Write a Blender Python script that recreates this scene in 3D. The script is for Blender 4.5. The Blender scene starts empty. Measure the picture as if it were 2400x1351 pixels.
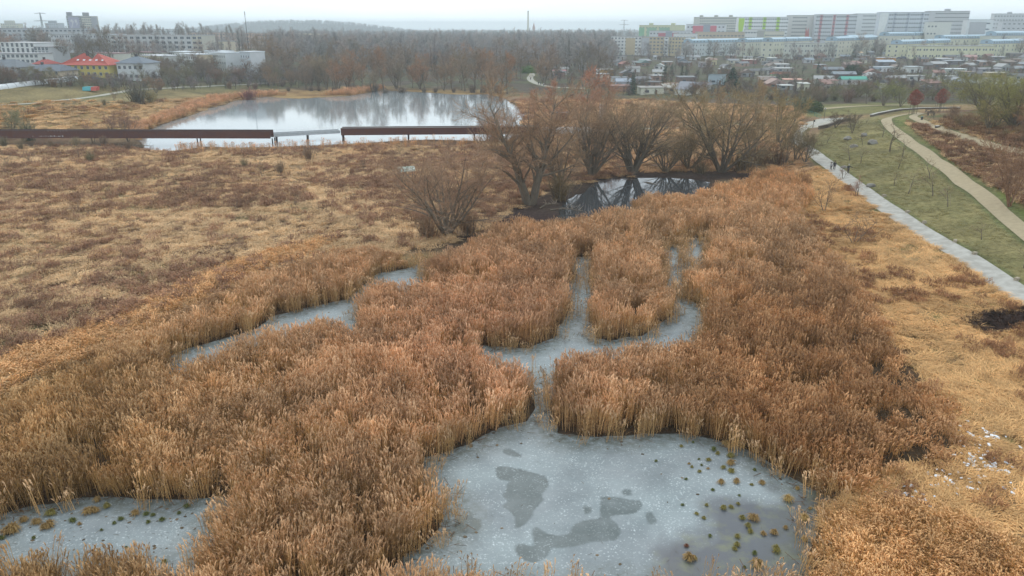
import bpy, bmesh, math, random
import numpy as np
from mathutils import Vector, Matrix, Euler
random.seed(7); rng = np.random.default_rng(7)
sc = bpy.context.scene
COL = sc.collection
# ------------------------------------------------------------------ camera
CH = 28.0; TH = math.radians(19.3); FPX = 1746.0; IW, IH = 2400.0, 1351.0
cam_d = bpy.data.cameras.new("camera"); cam = bpy.data.objects.new("camera", cam_d); COL.objects.link(cam)
cam_d.sensor_width = 36.0; cam_d.lens = 36.0*FPX/IW; cam_d.clip_start = 0.5; cam_d.clip_end = 20000
cam.location = (0, 0, CH); cam.rotation_euler = (math.pi/2-TH, 0, 0)
sc.camera = cam
CT, ST = math.cos(TH), math.sin(TH)
# ------------------------------------------------------------------ world, sun, exposure
SUN_EL, SUN_AZ = math.radians(48), math.radians(-8)      # azimuth from +Y
sundir = Vector((math.sin(SUN_AZ)*math.cos(SUN_EL), math.cos(SUN_AZ)*math.cos(SUN_EL), math.sin(SUN_EL)))
w = bpy.data.worlds.new("World"); sc.world = w; w.use_nodes = True
nt = w.node_tree; nt.nodes.clear(); N = nt.nodes.new; L = nt.links.new
out = N('ShaderNodeOutputWorld'); bg = N('ShaderNodeBackground'); bg.inputs['Strength'].default_value = 0.1
sky = N('ShaderNodeTexSky'); sky.sky_type = 'NISHITA'; sky.sun_disc = False
sky.sun_elevation = SUN_EL; sky.sun_rotation = SUN_AZ; sky.air_density = 1.0; sky.dust_density = 3.0
tc = N('ShaderNodeTexCoord'); mp = N('ShaderNodeMapping'); mp.inputs['Scale'].default_value = (1.2, 1.2, 7.0)
nz = N('ShaderNodeTexNoise'); nz.inputs['Scale'].default_value = 1.6; nz.inputs['Detail'].default_value = 5; nz.inputs['Roughness'].default_value = .5
L(tc.outputs['Generated'], mp.inputs[0]); L(mp.outputs[0], nz.inputs['Vector'])
cr = N('ShaderNodeValToRGB'); cr.color_ramp.elements[0].position = .30; cr.color_ramp.elements[0].color = (6.15, 7.1, 7.95, 1)
cr.color_ramp.elements[1].position = .70; cr.color_ramp.elements[1].color = (7.8, 8.55, 8.95, 1)
L(nz.outputs['Fac'], cr.inputs[0])
# thin cloud is brighter towards the hidden sun
dt = N('ShaderNodeVectorMath'); dt.operation = 'DOT_PRODUCT'; L(tc.outputs['Generated'], dt.inputs[0])
dt.inputs[1].default_value = Vector((sundir.x, sundir.y, 0.12)).normalized()
mr = N('ShaderNodeMapRange'); mr.inputs['From Min'].default_value = .90; mr.inputs['From Max'].default_value = 1.0; mr.inputs['To Min'].default_value = 1.0; mr.inputs['To Max'].default_value = 1.22
L(dt.outputs['Value'], mr.inputs['Value'])
sx = N('ShaderNodeSeparateXYZ'); L(tc.outputs['Generated'], sx.inputs[0]); hzn = N('ShaderNodeMapRange'); hzn.inputs['From Min'].default_value = 0.0; hzn.inputs['From Max'].default_value = .16; hzn.inputs['To Min'].default_value = 1.16; hzn.inputs['To Max'].default_value = 1.0; L(sx.outputs['Z'], hzn.inputs['Value'])
mm = N('ShaderNodeMath'); mm.operation = 'MULTIPLY'; L(mr.outputs[0], mm.inputs[0]); L(hzn.outputs[0], mm.inputs[1])
ml = N('ShaderNodeVectorMath'); ml.operation = 'SCALE'; L(cr.outputs[0], ml.inputs[0]); L(mm.outputs[0], ml.inputs['Scale'])
mx = N('ShaderNodeMix'); mx.data_type = 'RGBA'; mx.inputs[0].default_value = .88
L(sky.outputs[0], mx.inputs[6]); L(ml.outputs[0], mx.inputs[7]); L(mx.outputs[2], bg.inputs['Color']); L(bg.outputs[0], out.inputs['Surface'])
sd = bpy.data.lights.new("sun", 'SUN'); sd.energy = 0.6; sd.angle = math.radians(40); sd.color = (1, .96, .9)
so = bpy.data.objects.new("sun", sd); COL.objects.link(so); so.rotation_euler = sundir.to_track_quat('Z', 'Y').to_euler(); so.location = (0, 0, 200)
sc.view_settings.view_transform = 'Standard'; sc.view_settings.look = 'None'; sc.view_settings.exposure = 0.52; sc.view_settings.gamma = 1.0
cy = sc.cycles
cy.max_bounces = 5; cy.diffuse_bounces = 2; cy.glossy_bounces = 2; cy.transmission_bounces = 2; cy.transparent_max_bounces = 6; cy.volume_bounces = 1
cy.sample_clamp_indirect = 4; cy.use_denoising = True; cy.use_adaptive_sampling = False
# ------------------------------------------------------------------ helpers
def G(px, py, z=0.0):
    """ground point that the photograph's pixel (2400 wide) sees at height z"""
    u = (px-IW/2)/FPX; v = (IH/2-py)/FPX
    dy = CT+v*ST; dz = -ST+v*CT
    t = (z-CH)/dz
    return (u*t, dy*t)
def Wd(px, D, z=0.0):
    zc = D*CT+(CH-z)*ST
    return ((px-IW/2)/FPX*zc, D)
def Zat(D, py):
    v = (IH/2-py)/FPX
    return CH+D*(-ST+v*CT)/(CT+v*ST)
def proj(x, y, z):
    zc = y*CT+(CH-z)*ST; yc = y*ST-(CH-z)*CT
    return IW/2+FPX*x/zc, IH/2-FPX*yc/zc
def poly(pts):
    out = []
    for p in pts:
        out.append(G(p[0], p[1], p[2] if len(p) > 2 else 0.0))
    return np.array(out)
def sdf(P, poly):
    """signed distance, negative inside; P (N,2)"""
    d = np.full(len(P), 1e18); ins = np.zeros(len(P), bool)
    n = len(poly)
    for i in range(n):
        a = poly[i]; b = poly[(i+1) % n]; ab = b-a; ap = P-a
        t = np.clip((ap@ab)/max(ab@ab, 1e-12), 0, 1)
        q = ap-t[:, None]*ab; d = np.minimum(d, (q*q).sum(1))
        c = ((a[1] > P[:, 1]) != (b[1] > P[:, 1]))
        xx = a[0]+(P[:, 1]-a[1])/((b[1]-a[1]) if abs(b[1]-a[1]) > 1e-12 else 1e-12)*(b[0]-a[0])
        ins ^= c & (P[:, 0] < xx)
    d = np.sqrt(d)
    return np.where(ins, -d, d)
def dline(P, line):
    d = np.full(len(P), 1e18)
    for i in range(len(line)-1):
        a = line[i][:2]; b = line[i+1][:2]; ab = b-a; ap = P-a
        t = np.clip((ap@ab)/max(ab@ab, 1e-12), 0, 1)
        q = ap-t[:, None]*ab; d = np.minimum(d, (q*q).sum(1))
    return np.sqrt(d)
def ss(x, a, b):
    t = np.clip((x-a)/(b-a), 0, 1); return t*t*(3-2*t)
_perm = rng.random((256, 256))
def vn(x, y, s, seed=0):
    x = np.asarray(x)/s+seed*17.3; y = np.asarray(y)/s+seed*9.1
    xi = np.floor(x).astype(int); yi = np.floor(y).astype(int); fx = x-xi; fy = y-yi
    fx = fx*fx*(3-2*fx); fy = fy*fy*(3-2*fy)
    p = lambda i, j: _perm[i % 256, j % 256]
    return (p(xi, yi)*(1-fx)+p(xi+1, yi)*fx)*(1-fy)+(p(xi, yi+1)*(1-fx)+p(xi+1, yi+1)*fx)*fy
def fbm(x, y, s, seed=0, o=3):
    r = 0; a = 1; t = 0
    for k in range(o):
        r = r+a*vn(x, y, s/2**k, seed+k); t += a; a *= .5
    return r/t
def tag(o, label=None, cat=None, group=None, kind=None):
    if label: o['label'] = label
    if cat: o['category'] = cat
    if group: o['group'] = group
    if kind: o['kind'] = kind
    return o
def empty(name, loc, rz=0.0):
    o = bpy.data.objects.new(name, None); COL.objects.link(o); o.location = loc; o.rotation_euler = (0, 0, rz); o.empty_display_size = .3
    return o
class MB:
    def __init__(s): s.v = []; s.f = []; s.m = []
    def quad(s, a, b, c, d, m=0):
        n = len(s.v); s.v += [a, b, c, d]; s.f.append((n, n+1, n+2, n+3)); s.m.append(m)
    def tri(s, a, b, c, m=0):
        n = len(s.v); s.v += [a, b, c]; s.f.append((n, n+1, n+2)); s.m.append(m)
    def box(s, x0, y0, z0, x1, y1, z1, m=0):
        n = len(s.v)
        s.v += [(x0, y0, z0), (x1, y0, z0), (x1, y1, z0), (x0, y1, z0), (x0, y0, z1), (x1, y0, z1), (x1, y1, z1), (x0, y1, z1)]
        for f in ((0, 3, 2, 1), (4, 5, 6, 7), (0, 1, 5, 4), (1, 2, 6, 5), (2, 3, 7, 6), (3, 0, 4, 7)):
            s.f.append(tuple(n+i for i in f)); s.m.append(m)
    def prism(s, pts, z0, z1, m=0):
        n = len(s.v); k = len(pts)
        s.v += [(p[0], p[1], z0) for p in pts]+[(p[0], p[1], z1) for p in pts]
        s.f.append(tuple(n+i for i in reversed(range(k)))); s.m.append(m)
        s.f.append(tuple(n+k+i for i in range(k))); s.m.append(m)
        for i in range(k):
            j = (i+1) % k; s.f.append((n+i, n+j, n+k+j, n+k+i)); s.m.append(m)
    def tube(s, pts, rad, k=5, m=0, cap=True):
        rings = []; prev = None
        for i, p in enumerate(pts):
            p = Vector(p); q = Vector(pts[min(i+1, len(pts)-1)]); o = Vector(pts[max(i-1, 0)])
            d = (q-o); d = d.normalized() if d.length > 1e-9 else Vector((0, 0, 1))
            a = d.orthogonal().normalized() if prev is None else (prev-d*prev.dot(d))
            a = a.normalized() if a.length > 1e-6 else d.orthogonal().normalized()
            prev = a; b = d.cross(a); n = len(s.v); r = rad[i] if hasattr(rad, '__len__') else rad
            for j in range(k):
                t = 2*math.pi*j/k; c = p+(a*math.cos(t)+b*math.sin(t))*r; s.v.append((c.x, c.y, c.z))
            rings.append(n)
        for i in range(len(rings)-1):
            for j in range(k):
                j2 = (j+1) % k; s.f.append((rings[i]+j, rings[i]+j2, rings[i+1]+j2, rings[i+1]+j)); s.m.append(m)
        if cap and k > 2:
            s.f.append(tuple(rings[0]+j for j in reversed(range(k)))); s.m.append(m)
            s.f.append(tuple(rings[-1]+j for j in range(k))); s.m.append(m)
    def ribbon(s, pts, wid, side, m=0):
        side = Vector(side); n = len(s.v)
        for i, p in enumerate(pts):
            ww = wid[i] if hasattr(wid, '__len__') else wid
            p = Vector(p); a = p-side*ww*.5; b = p+side*ww*.5
            s.v += [(a.x, a.y, a.z), (b.x, b.y, b.z)]
        for i in range(len(pts)-1):
            s.f.append((n+2*i, n+2*i+1, n+2*i+3, n+2*i+2)); s.m.append(m)
    def mesh(s, name, mats, smooth=False):
        me = bpy.data.meshes.new(name); me.from_pydata(s.v, [], s.f)
        if not isinstance(mats, (list, tuple)): mats = [mats]
        for m in mats: me.materials.append(m)
        if len(mats) > 1: me.polygons.foreach_set('material_index', s.m)
        if smooth: me.polygons.foreach_set('use_smooth', [True]*len(s.f))
        me.update(); return me
    def build(s, name, mats, parent=None, smooth=False):
        o = bpy.data.objects.new(name, s.mesh(name, mats, smooth)); COL.objects.link(o)
        if parent: o.parent = parent
        return o
def link(name, me, parent=None, loc=(0, 0, 0), rz=0, s=None):
    o = bpy.data.objects.new(name, me); COL.objects.link(o); o.location = loc; o.rotation_euler = (0, 0, rz)
    if s is not None: o.scale = s if hasattr(s, '__len__') else (s, s, s)
    if parent: o.parent = parent
    return o
# ------------------------------------------------------------------ materials
def newmat(name):
    m = bpy.data.materials.new(name); m.use_nodes = True
    nt = m.node_tree; b = nt.nodes['Principled BSDF']; return m, nt, b
def mat(name, c, rough=.8, var=.25, scale=3.0, spec=.3, metal=0, objcol=False, bump=0, tint=False, randv=0.0, streak=False, c2=None):
    m, nt, b = newmat(name); N = nt.nodes.new; L = nt.links.new
    tc = N('ShaderNodeTexCoord'); src = tc.outputs['Object']
    if streak:
        mp = N('ShaderNodeMapping'); mp.inputs['Scale'].default_value = (1, 1, .15); L(src, mp.inputs[0]); src = mp.outputs[0]
    nz = N('ShaderNodeTexNoise'); nz.inputs['Scale'].default_value = scale; nz.inputs['Detail'].default_value = 6; nz.inputs['Roughness'].default_value = .65
    L(src, nz.inputs['Vector'])
    mr = N('ShaderNodeMapRange'); mr.inputs['From Min'].default_value = .3; mr.inputs['From Max'].default_value = .7
    mr.inputs['To Min'].default_value = 1-var; mr.inputs['To Max'].default_value = 1+var; L(nz.outputs['Fac'], mr.inputs['Value'])
    if c2 is not None:
        mc = N('ShaderNodeMix'); mc.data_type = 'RGBA'; mc.inputs[6].default_value = (*c, 1); mc.inputs[7].default_value = (*c2, 1)
        m2 = N('ShaderNodeMapRange'); m2.inputs['From Min'].default_value = .42; m2.inputs['From Max'].default_value = .58; L(nz.outputs['Fac'], m2.inputs['Value']); L(m2.outputs[0], mc.inputs[0])
        base = mc.outputs[2]
    else:
        rgb = N('ShaderNodeRGB'); rgb.outputs[0].default_value = (*c, 1); base = rgb.outputs[0]
    sc_ = N('ShaderNodeVectorMath'); sc_.operation = 'SCALE'; L(base, sc_.inputs[0]); L(mr.outputs[0], sc_.inputs['Scale']); col = sc_.outputs[0]
    if objcol or tint:
        if objcol:
            oi = N('ShaderNodeObjectInfo'); cc = oi.outputs['Color']
        else:
            at = N('ShaderNodeAttribute'); at.attribute_type = 'INSTANCER'; at.attribute_name = 'tint'; cc = at.outputs['Color']
        mu = N('ShaderNodeVectorMath'); mu.operation = 'MULTIPLY'; L(col, mu.inputs[0]); L(cc, mu.inputs[1]); col = mu.outputs[0]
    if randv:
        oi = N('ShaderNodeObjectInfo'); m3 = N('ShaderNodeMapRange'); m3.inputs['To Min'].default_value = 1-randv; m3.inputs['To Max'].default_value = 1+randv
        L(oi.outputs['Random'], m3.inputs['Value']); s2 = N('ShaderNodeVectorMath'); s2.operation = 'SCALE'; L(col, s2.inputs[0]); L(m3.outputs[0], s2.inputs['Scale']); col = s2.outputs[0]
    L(col, b.inputs['Base Color']); b.inputs['Roughness'].default_value = rough
    b.inputs['Specular IOR Level'].default_value = spec; b.inputs['Metallic'].default_value = metal
    if bump:
        bp = N('ShaderNodeBump'); bp.inputs['Strength'].default_value = bump; bp.inputs['Distance'].default_value = .1; L(nz.outputs['Fac'], bp.inputs['Height']); L(bp.outputs[0], b.inputs['Normal'])
    return m
# ------------------------------------------------------------------ outlines of the wetland (photo pixels; third value: height seen)
T = 2.5
POND = poly([(845,1400),(935,1290),(1030,1250),(1052,1215),(1058,1190,.8),(1050,1120,T),(1005,1082,T),(965,1082,T),(978,1066),(1015,1058),(1100,1036),(1180,1006),(1240,990),(1240,970),(1238,925),(1234,885),(1228,838,T),(1180,835,T),(1130,822,T),(1120,812),(1180,818),(1240,815),(1290,792),(1325,755),(1336,700),(1340,650),(1342,605),(1388,600),(1394,700),(1394,795),(1440,797),(1500,785),(1545,755),(1572,735),(1553,690),(1550,640),(1548,580),(1598,572),(1610,640),(1605,700),(1660,735),(1640,772,T),(1580,785,T),(1440,815,T),(1325,822,T),(1308,850,T),(1306,905,.5),(1302,955),(1298,990),(1300,1018),(1400,1027),(1520,1022),(1600,1012),(1720,1040),(1800,1075),(1835,1110),(1880,1135),(1940,1165),(1900,1220),(1890,1400)])
CHAN_L = poly([(-60,1212),(0,1205),(100,1182),(250,1168),(400,1172),(520,1162),(545,1180),(510,1240),(490,1300),(485,1400),(470,1400),(440,1345,1.6),(330,1300,1.6),(150,1300,1.6),(0,1320,1.6),(-60,1330,1.6)])
CHAN_M = poly([(395,840),(440,818),(520,797),(600,767),(640,742),(720,722),(820,703),(835,640+40),(890,640),(965,628),(1000,612),(985,655,T),(890,655,T),(845,675,T),(835,752,T),(760,745,T),(640,752,T),(560,778,T),(500,815,T),(400,848,T)])
POOL_R = poly([(1600,560),(1660,556),(1665,600,1.5),(1640,625,T),(1600,620,T)])
MIDP = poly([(1312,490),(1352,455),(1392,424),(1430,418),(1500,417),(1620,420),(1660,428),(1630,446,T),(1560,448,T),(1500,452,T),(1460,474,T),(1380,486,T),(1300,498,T)])
LAKE = poly([(350,306),(470,262),(560,236),(620,228),(700,232),(820,226),(900,212),(980,216),(1060,222),(1150,222),(1200,240),(1230,270),(1210,330),(1120,330),(1000,328),(900,334),(760,342),(620,345),(480,345),(400,356),(325,352),(322,330),(345,318)])
WATERS = [POND, CHAN_L, CHAN_M, POOL_R, MIDP, LAKE]
REED = poly([(-150,935,T),(0,865,T),(150,810,T),(300,740,T),(450,678,T),(600,615,T),(700,575,T),(800,552,T),(900,552,T),(960,585,T),(1010,598,T),(1060,572,T),(1120,530,T),(1190,508,T),(1290,502,T),(1380,500,T),(1460,480,T),(1500,455,T),(1600,450,T),(1690,430,T),(1760,402,T),(1830,398,T),(1900,415,T),(1900,450,2),(1870,500,2),(1930,570,1.5),(1990,640,1),(2060,740,1),(2140,850,1),(2240,960,1),(2280,1060,1),(2230,1130),(2080,1150),(1960,1168),(1940,1165),(1880,1135),(1000,1500),(480,1500),(-150,1500)])
REED_BR = poly([(1900,1235),(1960,1190),(2100,1180),(2250,1230),(2400,1320),(2500,1400),(2500,1600),(1895,1600)])
REED_BOT = poly([(1290,1400,.3),(1310,1345,1.5),(1400,1332,1.5),(1480,1340,1.5),(1570,1350,1.5),(1600,1400,.3)])
# ------------------------------------------------------------------ paths
def smooth_line(pts, step=1.5):
    P = [np.array(p, float) for p in pts]; out = []
    P = [2*P[0]-P[1]]+P+[2*P[-1]-P[-2]]
    for i in range(1, len(P)-2):
        n = max(2, int(np.linalg.norm((P[i+1]-P[i])[:2])/step))
        for k in range(n):
            t = k/n; a, b, c, d = P[i-1], P[i], P[i+1], P[i+2]
            out.append(.5*((2*b)+(-a+c)*t+(2*a-5*b+4*c-d)*t*t+(-a+3*b-3*c+d)*t**3))
    out.append(P[-2]); return np.array(out)
def pl(pts): return smooth_line([(*G(a, b, z), z) for a, b, z in pts])
PATH_GREY = pl([(2620,868,1.2),(2440,726,1.2),(2284,622,1.2),(2163,546,1.2),(2060,476,1.2),(1970,409,1.2),(1912,365,1.2),(1874,336,1.2),(1866,318,1.2),(1885,302,1.3),(1925,288,1.5),(1960,278,1.8)])
PATH_TAN = pl([(2620,712,2.4),(2400,543,3.0),(2317,475,3.35),(2223,402,3.9),(2152,350,4.4),(2100,310,4.9),(2078,286,5.35),(2084,274,5.7),(2115,267.5,6.0),(2165,266,6.1),(2250,268,6.3),(2330,266,6.5)])
PATH_UP = pl([(2165,266,6.1),(2140,274,6.1),(2160,285,6.25),(2230,312,6.8),(2320,340,7.3),(2420,364,7.7),(2600,410,8.2)])
PATH_FAR = pl([(1860,262,2.0),(1900,258,2.0),(2000,250,2.0),(2100,247,2.0),(2200,247,2.2)])
PATH_SIDE = pl([(1500,303,.8),(1600,300,.8),(1720,294,.9),(1800,292,1.0),(1860,293,1.2),(1890,298,1.3)])
PATH_LAKE = pl([(1370,208,.8),(1290,204,.8),(1252,194,.8),(1242,184,.9),(1247,175,1.0),(1240,165,1.0)])
PATH_LEFT = pl([(-20,248,4.3),(100,240,4.6),(220,227,4.6),(320,212,4.4),(450,204,3.6),(560,200,2.6),(700,192,1.6)])
PATHS = [(PATH_GREY, 3.0), (PATH_TAN, 2.4), (PATH_UP, 2.0), (PATH_FAR, 2.6), (PATH_SIDE, 2.4), (PATH_LAKE, 3.5), (PATH_LEFT, 2.4)]
# ------------------------------------------------------------------ terrain
ctrl = []
def C(z, *pts):
    for p in pts: ctrl.append((*G(p[0], p[1], z), z))
C(.25, (0,1300),(600,1300),(1200,1300),(1700,1200),(0,1000),(600,900),(1200,800),(1700,800),(-300,900),(0,800),(400,600),(800,450),(0,500),(1300,500),(1650,500),(0,400),(500,370),(900,370),(1500,340),(1300,280))
C(.45, (1900,700),(2000,550),(1880,450),(0,335),(1700,330),(1800,350)); C(.8, (2100,900),(2230,1050),(2150,700)); C(1.1, (2400,1200),(2400,900),(2400,760),(2260,650))
for ln in (PATH_GREY, PATH_TAN, PATH_UP, PATH_FAR, PATH_SIDE, PATH_LAKE, PATH_LEFT):
    for p in ln[::max(1, len(ln)//9)]: ctrl.append(tuple(p))
C(9.5, (2400,300)); C(8, (2300,300)); C(10.5, (2420,262)); C(12, (2600,280)); C(9, (2330, 282))
C(2.4, (2250,236),(2400,228)); C(1.6, (1950,240),(2050,236),(1990,262))
C(.6, (1300,215),(1450,230),(1600,240)); C(1.0, (1500,200),(1700,210),(1850,240)); C(1.5, (2000,225),(1400,150)); C(2, (1800,150)); C(3, (2200,150),(1500,128),(2300,200)); C(4, (2000,125)); C(5, (2400,125))
C(.3, (700,280),(900,260),(1100,280),(850,200),(1050,208)); C(1.0, (100,300),(500,222),(250,300)); C(1.8, (300,258)); C(3.2, (100,262)); C(.8, (700,203),(1000,195),(800,190)); C(8, (200,192)); C(9, (0,192)); C(5.2, (0,232)); C(5.6, (330,182),(420,182),(520,180)); C(4.6, (500,185))
for px, D, z in ((0,480,13),(300,480,12.5),(600,480,7),(450,400,7.0),(560,390,6.3),(350,390,7.5),(300,380,9),(800,450,3),(1000,500,1.5),(1200,600,1.5),(300,900,10),(0,1200,12),(700,900,4),(1500,950,5),(1900,900,7),(2300,900,8),(1200,1200,3),(2400,1300,10),(2600,600,6),(-400,400,12),(-400,900,14),(2900,900,10)):
    ctrl.append((*Wd(px, D, z), z))
for x, y in ((-3000,3000),(0,4000),(3000,3000),(-6000,7000),(0,8500),(6000,7000),(-1500,2200),(1500,2400),(-4000,0),(4000,0)): ctrl.append((x, y, 0.0))
for x, y, z in ((-60,0,.3),(0,0,.3),(60,10,1),(90,40,5),(130,30,8),(-150,60,.5),(-300,150,5)): ctrl.append((x, y, z))
ctrl = np.array(ctrl)
_k = np.sqrt(((ctrl[:, None, :2]-ctrl[None, :, :2])**2).sum(-1)); n_ = len(ctrl)
_A = np.zeros((n_+3, n_+3)); _A[:n_, :n_] = -_k - np.eye(n_)*1.2; _A[:n_, n_] = 1; _A[:n_, n_+1:] = ctrl[:, :2]/1000; _A[n_, :n_] = 1; _A[n_+1:, :n_] = (ctrl[:, :2]/1000).T
_s = np.linalg.lstsq(_A, np.concatenate([ctrl[:, 2], [0, 0, 0]]), rcond=None)[0]
def land(P):
    out = np.empty(len(P))
    for i in range(0, len(P), 20000):
        Q = P[i:i+20000]; k = np.sqrt(((Q[:, None, :]-ctrl[None, :, :2])**2).sum(-1))
        out[i:i+20000] = -k@_s[:n_]+_s[n_]+(Q/1000)@_s[n_+1:]
    return np.maximum(out, .12)
def wsdf(P):
    d = np.full(len(P), 1e9)
    m = (P[:, 1] < 420) & (np.abs(P[:, 0]) < 320)
    Q = P[m]; dd = np.full(len(Q), 1e9)
    for w_ in WATERS: dd = np.minimum(dd, sdf(Q, w_))
    d[m] = dd+(fbm(Q[:, 0], Q[:, 1], 3.5, 71)-.5)*1.5*(Q[:, 1] < 130)+(fbm(Q[:, 0], Q[:, 1], 14, 72)-.5)*5*(Q[:, 1] >= 130); return d
def pdist(P):
    d = np.full(len(P), 1e9); m = (P[:, 1] < 700)
    Q = P[m]; dd = np.full(len(Q), 1e9)
    for ln, wd in PATHS: dd = np.minimum(dd, dline(Q, ln)-wd/2)
    d[m] = dd; return d
def hgt(P, wd=None):
    P = np.asarray(P, float).reshape(-1, 2)
    h = land(P); d = wsdf(P) if wd is None else wd
    e = np.where(d > 80, 1.0, ss(d, 0, 14))
    shore = np.clip(d*.12, -.7, .12)
    return np.where(d > 80, h, shore+(h-.12)*e*1.0+0.0)
def h1(x, y): return float(hgt([(x, y)])[0])
_ts = np.geomspace(18, 4000, 420)
def place(px, py):
    """first terrain hit of the photograph's ray"""
    u = (px-IW/2)/FPX; v = (IH/2-py)/FPX; dy = CT+v*ST; dz = -ST+v*CT
    P = np.stack([u*_ts, dy*_ts], 1); zz = CH+dz*_ts; hh = np.maximum(land(P), .0)
    k = np.nonzero(zz < hh)[0]
    if len(k) == 0: k = [len(_ts)-1]
    k = max(1, k[0]); a = zz[k-1]-hh[k-1]; b = zz[k]-hh[k]; t = _ts[k-1]+(_ts[k]-_ts[k-1])*a/(a-b+1e-9)
    x, y = u*t, dy*t
    return x, y, h1(x, y)
def hpx(px, py_base, py_top):
    """metres between a foot at py_base and a top at py_top"""
    x, y, z = place(px, py_base); return Zat(y, py_top)-z
# ground sheet -----------------------------------------------------
ang = np.radians(np.concatenate([np.linspace(-110, -46, 26)[:-1], np.linspace(-46, 46, 400), np.linspace(46, 110, 26)[1:]]))
rad = np.concatenate([np.geomspace(5, 30, 16)[:-1], np.geomspace(30, 420, 470)[:-1], np.geomspace(420, 9000, 110)])
A_, R_ = np.meshgrid(ang, rad); X = (R_*np.sin(A_)).ravel(); Y = (R_*np.cos(A_)).ravel(); PV = np.stack([X, Y], 1)
dW = wsdf(PV); dP = pdist(PV); Z = hgt(PV, dW)
rough_ = (fbm(X, Y, 6, 3)-.5)*.5*ss(dP, .3, 4)*ss(dW, .5, 6)*(1-ss(R_.ravel(), 300, 700)*.6)
Z = Z+rough_
zc_ = Y*CT+(CH-Z)*ST; zc_ = np.maximum(zc_, 1); PXg = IW/2+FPX*X/zc_; PYg = IH/2-FPX*(Y*ST-(CH-Z)*CT)/zc_
PXY = np.stack([PXg, PYg], 1)
c = np.zeros((len(X), 3)); n1 = fbm(X, Y, 14, 5)[:, None]; n2 = fbm(X, Y, 4, 8)[:, None]; n3 = fbm(X, Y, 30, 11)[:, None]
straw = np.array([.30, .205, .105]); red = np.array([.165, .095, .055]); olive = np.array([.145, .15, .055]); brown = np.array([.13, .08, .045])
c[:] = straw*(1-ss(n1, .45, .62))+red*ss(n1, .45, .62)
c = c*(1-.5*ss(n3, .6, .75))+olive*.5*ss(n3, .6, .75)
def zone(pts, colr, soft=14, amt=1.0, nseed=21, wob=18):
    global c
    P_ = np.array(pts, float); lo = P_.min(0)-60; hi = P_.max(0)+60
    m = (PXY[:, 0] > lo[0]) & (PXY[:, 0] < hi[0]) & (PXY[:, 1] > lo[1]) & (PXY[:, 1] < hi[1]) & (Y > 5)
    q = sdf(PXY[m], P_)+(fbm(X[m], Y[m], 5, nseed)-.5)*wob
    k = (1-ss(q, -soft, soft))[:, None]*amt
    cc = colr(X[m], Y[m]) if callable(colr) else np.array(colr)
    c[m] = c[m]*(1-k)+cc*k
def two(a, b, s, seed, lo=.42, hi=.6):
    a = np.array(a); b = np.array(b)
    return lambda x, y: a*(1-ss(fbm(x, y, s, seed), lo, hi))[:, None]+b*ss(fbm(x, y, s, seed), lo, hi)[:, None]
zone([(-4000,60),(6400,60),(6400,215),(2400,235),(1900,262),(1400,235),(1180,215),(560,212),(300,205),(-4000,225)], two((.10,.08,.06),(.10,.10,.055),14,31), 6, 1, wob=6)
zone([(-400,205),(350,200),(700,190),(700,205),(560,215),(350,245),(0,262),(-400,275)], (.21,.19,.085), 6, .6, wob=8)
zone([(1180,225),(1500,235),(1950,262),(1950,310),(1880,420),(1600,420),(1180,400)], two((.29,.19,.11),(.20,.12,.075),9,37), 10, .9)
zone([(1500,298),(1860,285),(1880,300),(1860,320),(1700,312),(1500,312)], (.15,.17,.055), 5, .8, wob=6)
zone([(1930,245),(2150,240),(2150,262),(1900,275),(1850,268)], (.20,.19,.07), 4, .9, wob=4)
zone([(1900,340),(1925,305),(2060,268),(2110,330),(2250,440),(2480,600),(2600,800),(2400,720),(2250,600),(2100,500),(1980,425)], two((.25,.215,.095),(.20,.18,.078),3.5,41), 6, 1, wob=6)
zone([(2075,272),(2140,268),(2200,330),(2420,495),(2480,600),(2250,440),(2110,325)], two((.21,.19,.075),(.14,.165,.045),3,43), 6, 1, wob=6)
zone([(2125,280),(2240,322),(2600,425),(2600,560),(2400,480),(2250,392),(2150,312)], two((.20,.115,.055),(.12,.068,.038),3.2,45), 8, 1, wob=8)
zone([(2160,272),(2300,262),(2700,250),(2700,420),(2420,355),(2240,305)], two((.17,.12,.06),(.11,.12,.05),4,47), 6, 1, wob=8)
zone([(1860,430),(1935,400),(2000,470),(2250,640),(2450,760),(2600,900),(2600,1500),(1880,1500),(1900,1200),(2200,1150),(2280,1060),(2180,900),(2050,720),(1950,580),(1860,470)], two((.36,.24,.11),(.25,.155,.075),2.4,49), 20, 1, wob=30)
zone([(2230,640),(2400,745),(2420,810),(2250,800),(2180,740)], (.21,.19,.06), 18, .65, wob=30)
zone([(2245,748),(2290,728),(2420,724),(2430,772),(2300,784)], (.045,.028,.02), 5, 1, wob=14)
zone([(1120,500),(1250,440),(1350,400),(1700,396),(1920,395),(1925,425),(1700,425),(1640,440),(1450,480),(1300,520),(1180,530)], (.055,.038,.035), 12, .9, wob=16)
zone([(930,545),(1110,545),(1120,585),(960,595)], (.07,.045,.035), 10, .8)
zone([(-400,265),(0,258),(350,240),(560,215),(850,205),(1180,215),(1180,232),(560,240),(350,310),(0,312),(-400,312)], two((.33,.215,.09),(.25,.15,.065),7,53), 8, 1, wob=12)
zone([(0,335),(330,318),(350,360),(100,380),(0,385)], (.10,.065,.042), 10, .7)
for pp in ([(310,608),(420,600),(460,620),(380,650),(300,640)], [(-20,770),(60,740),(180,720),(300,690),(300,705),(150,745),(0,800)]):
    zone(pp, (.13,.14,.05), 14, .7, wob=20)
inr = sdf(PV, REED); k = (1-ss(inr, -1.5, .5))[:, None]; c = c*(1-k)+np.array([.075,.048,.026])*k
for rp in (REED_BR,):
    k = (1-ss(sdf(PV, rp), -1, .5))[:, None]; c = c*(1-k)+np.array([.2,.12,.05])*k
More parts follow.
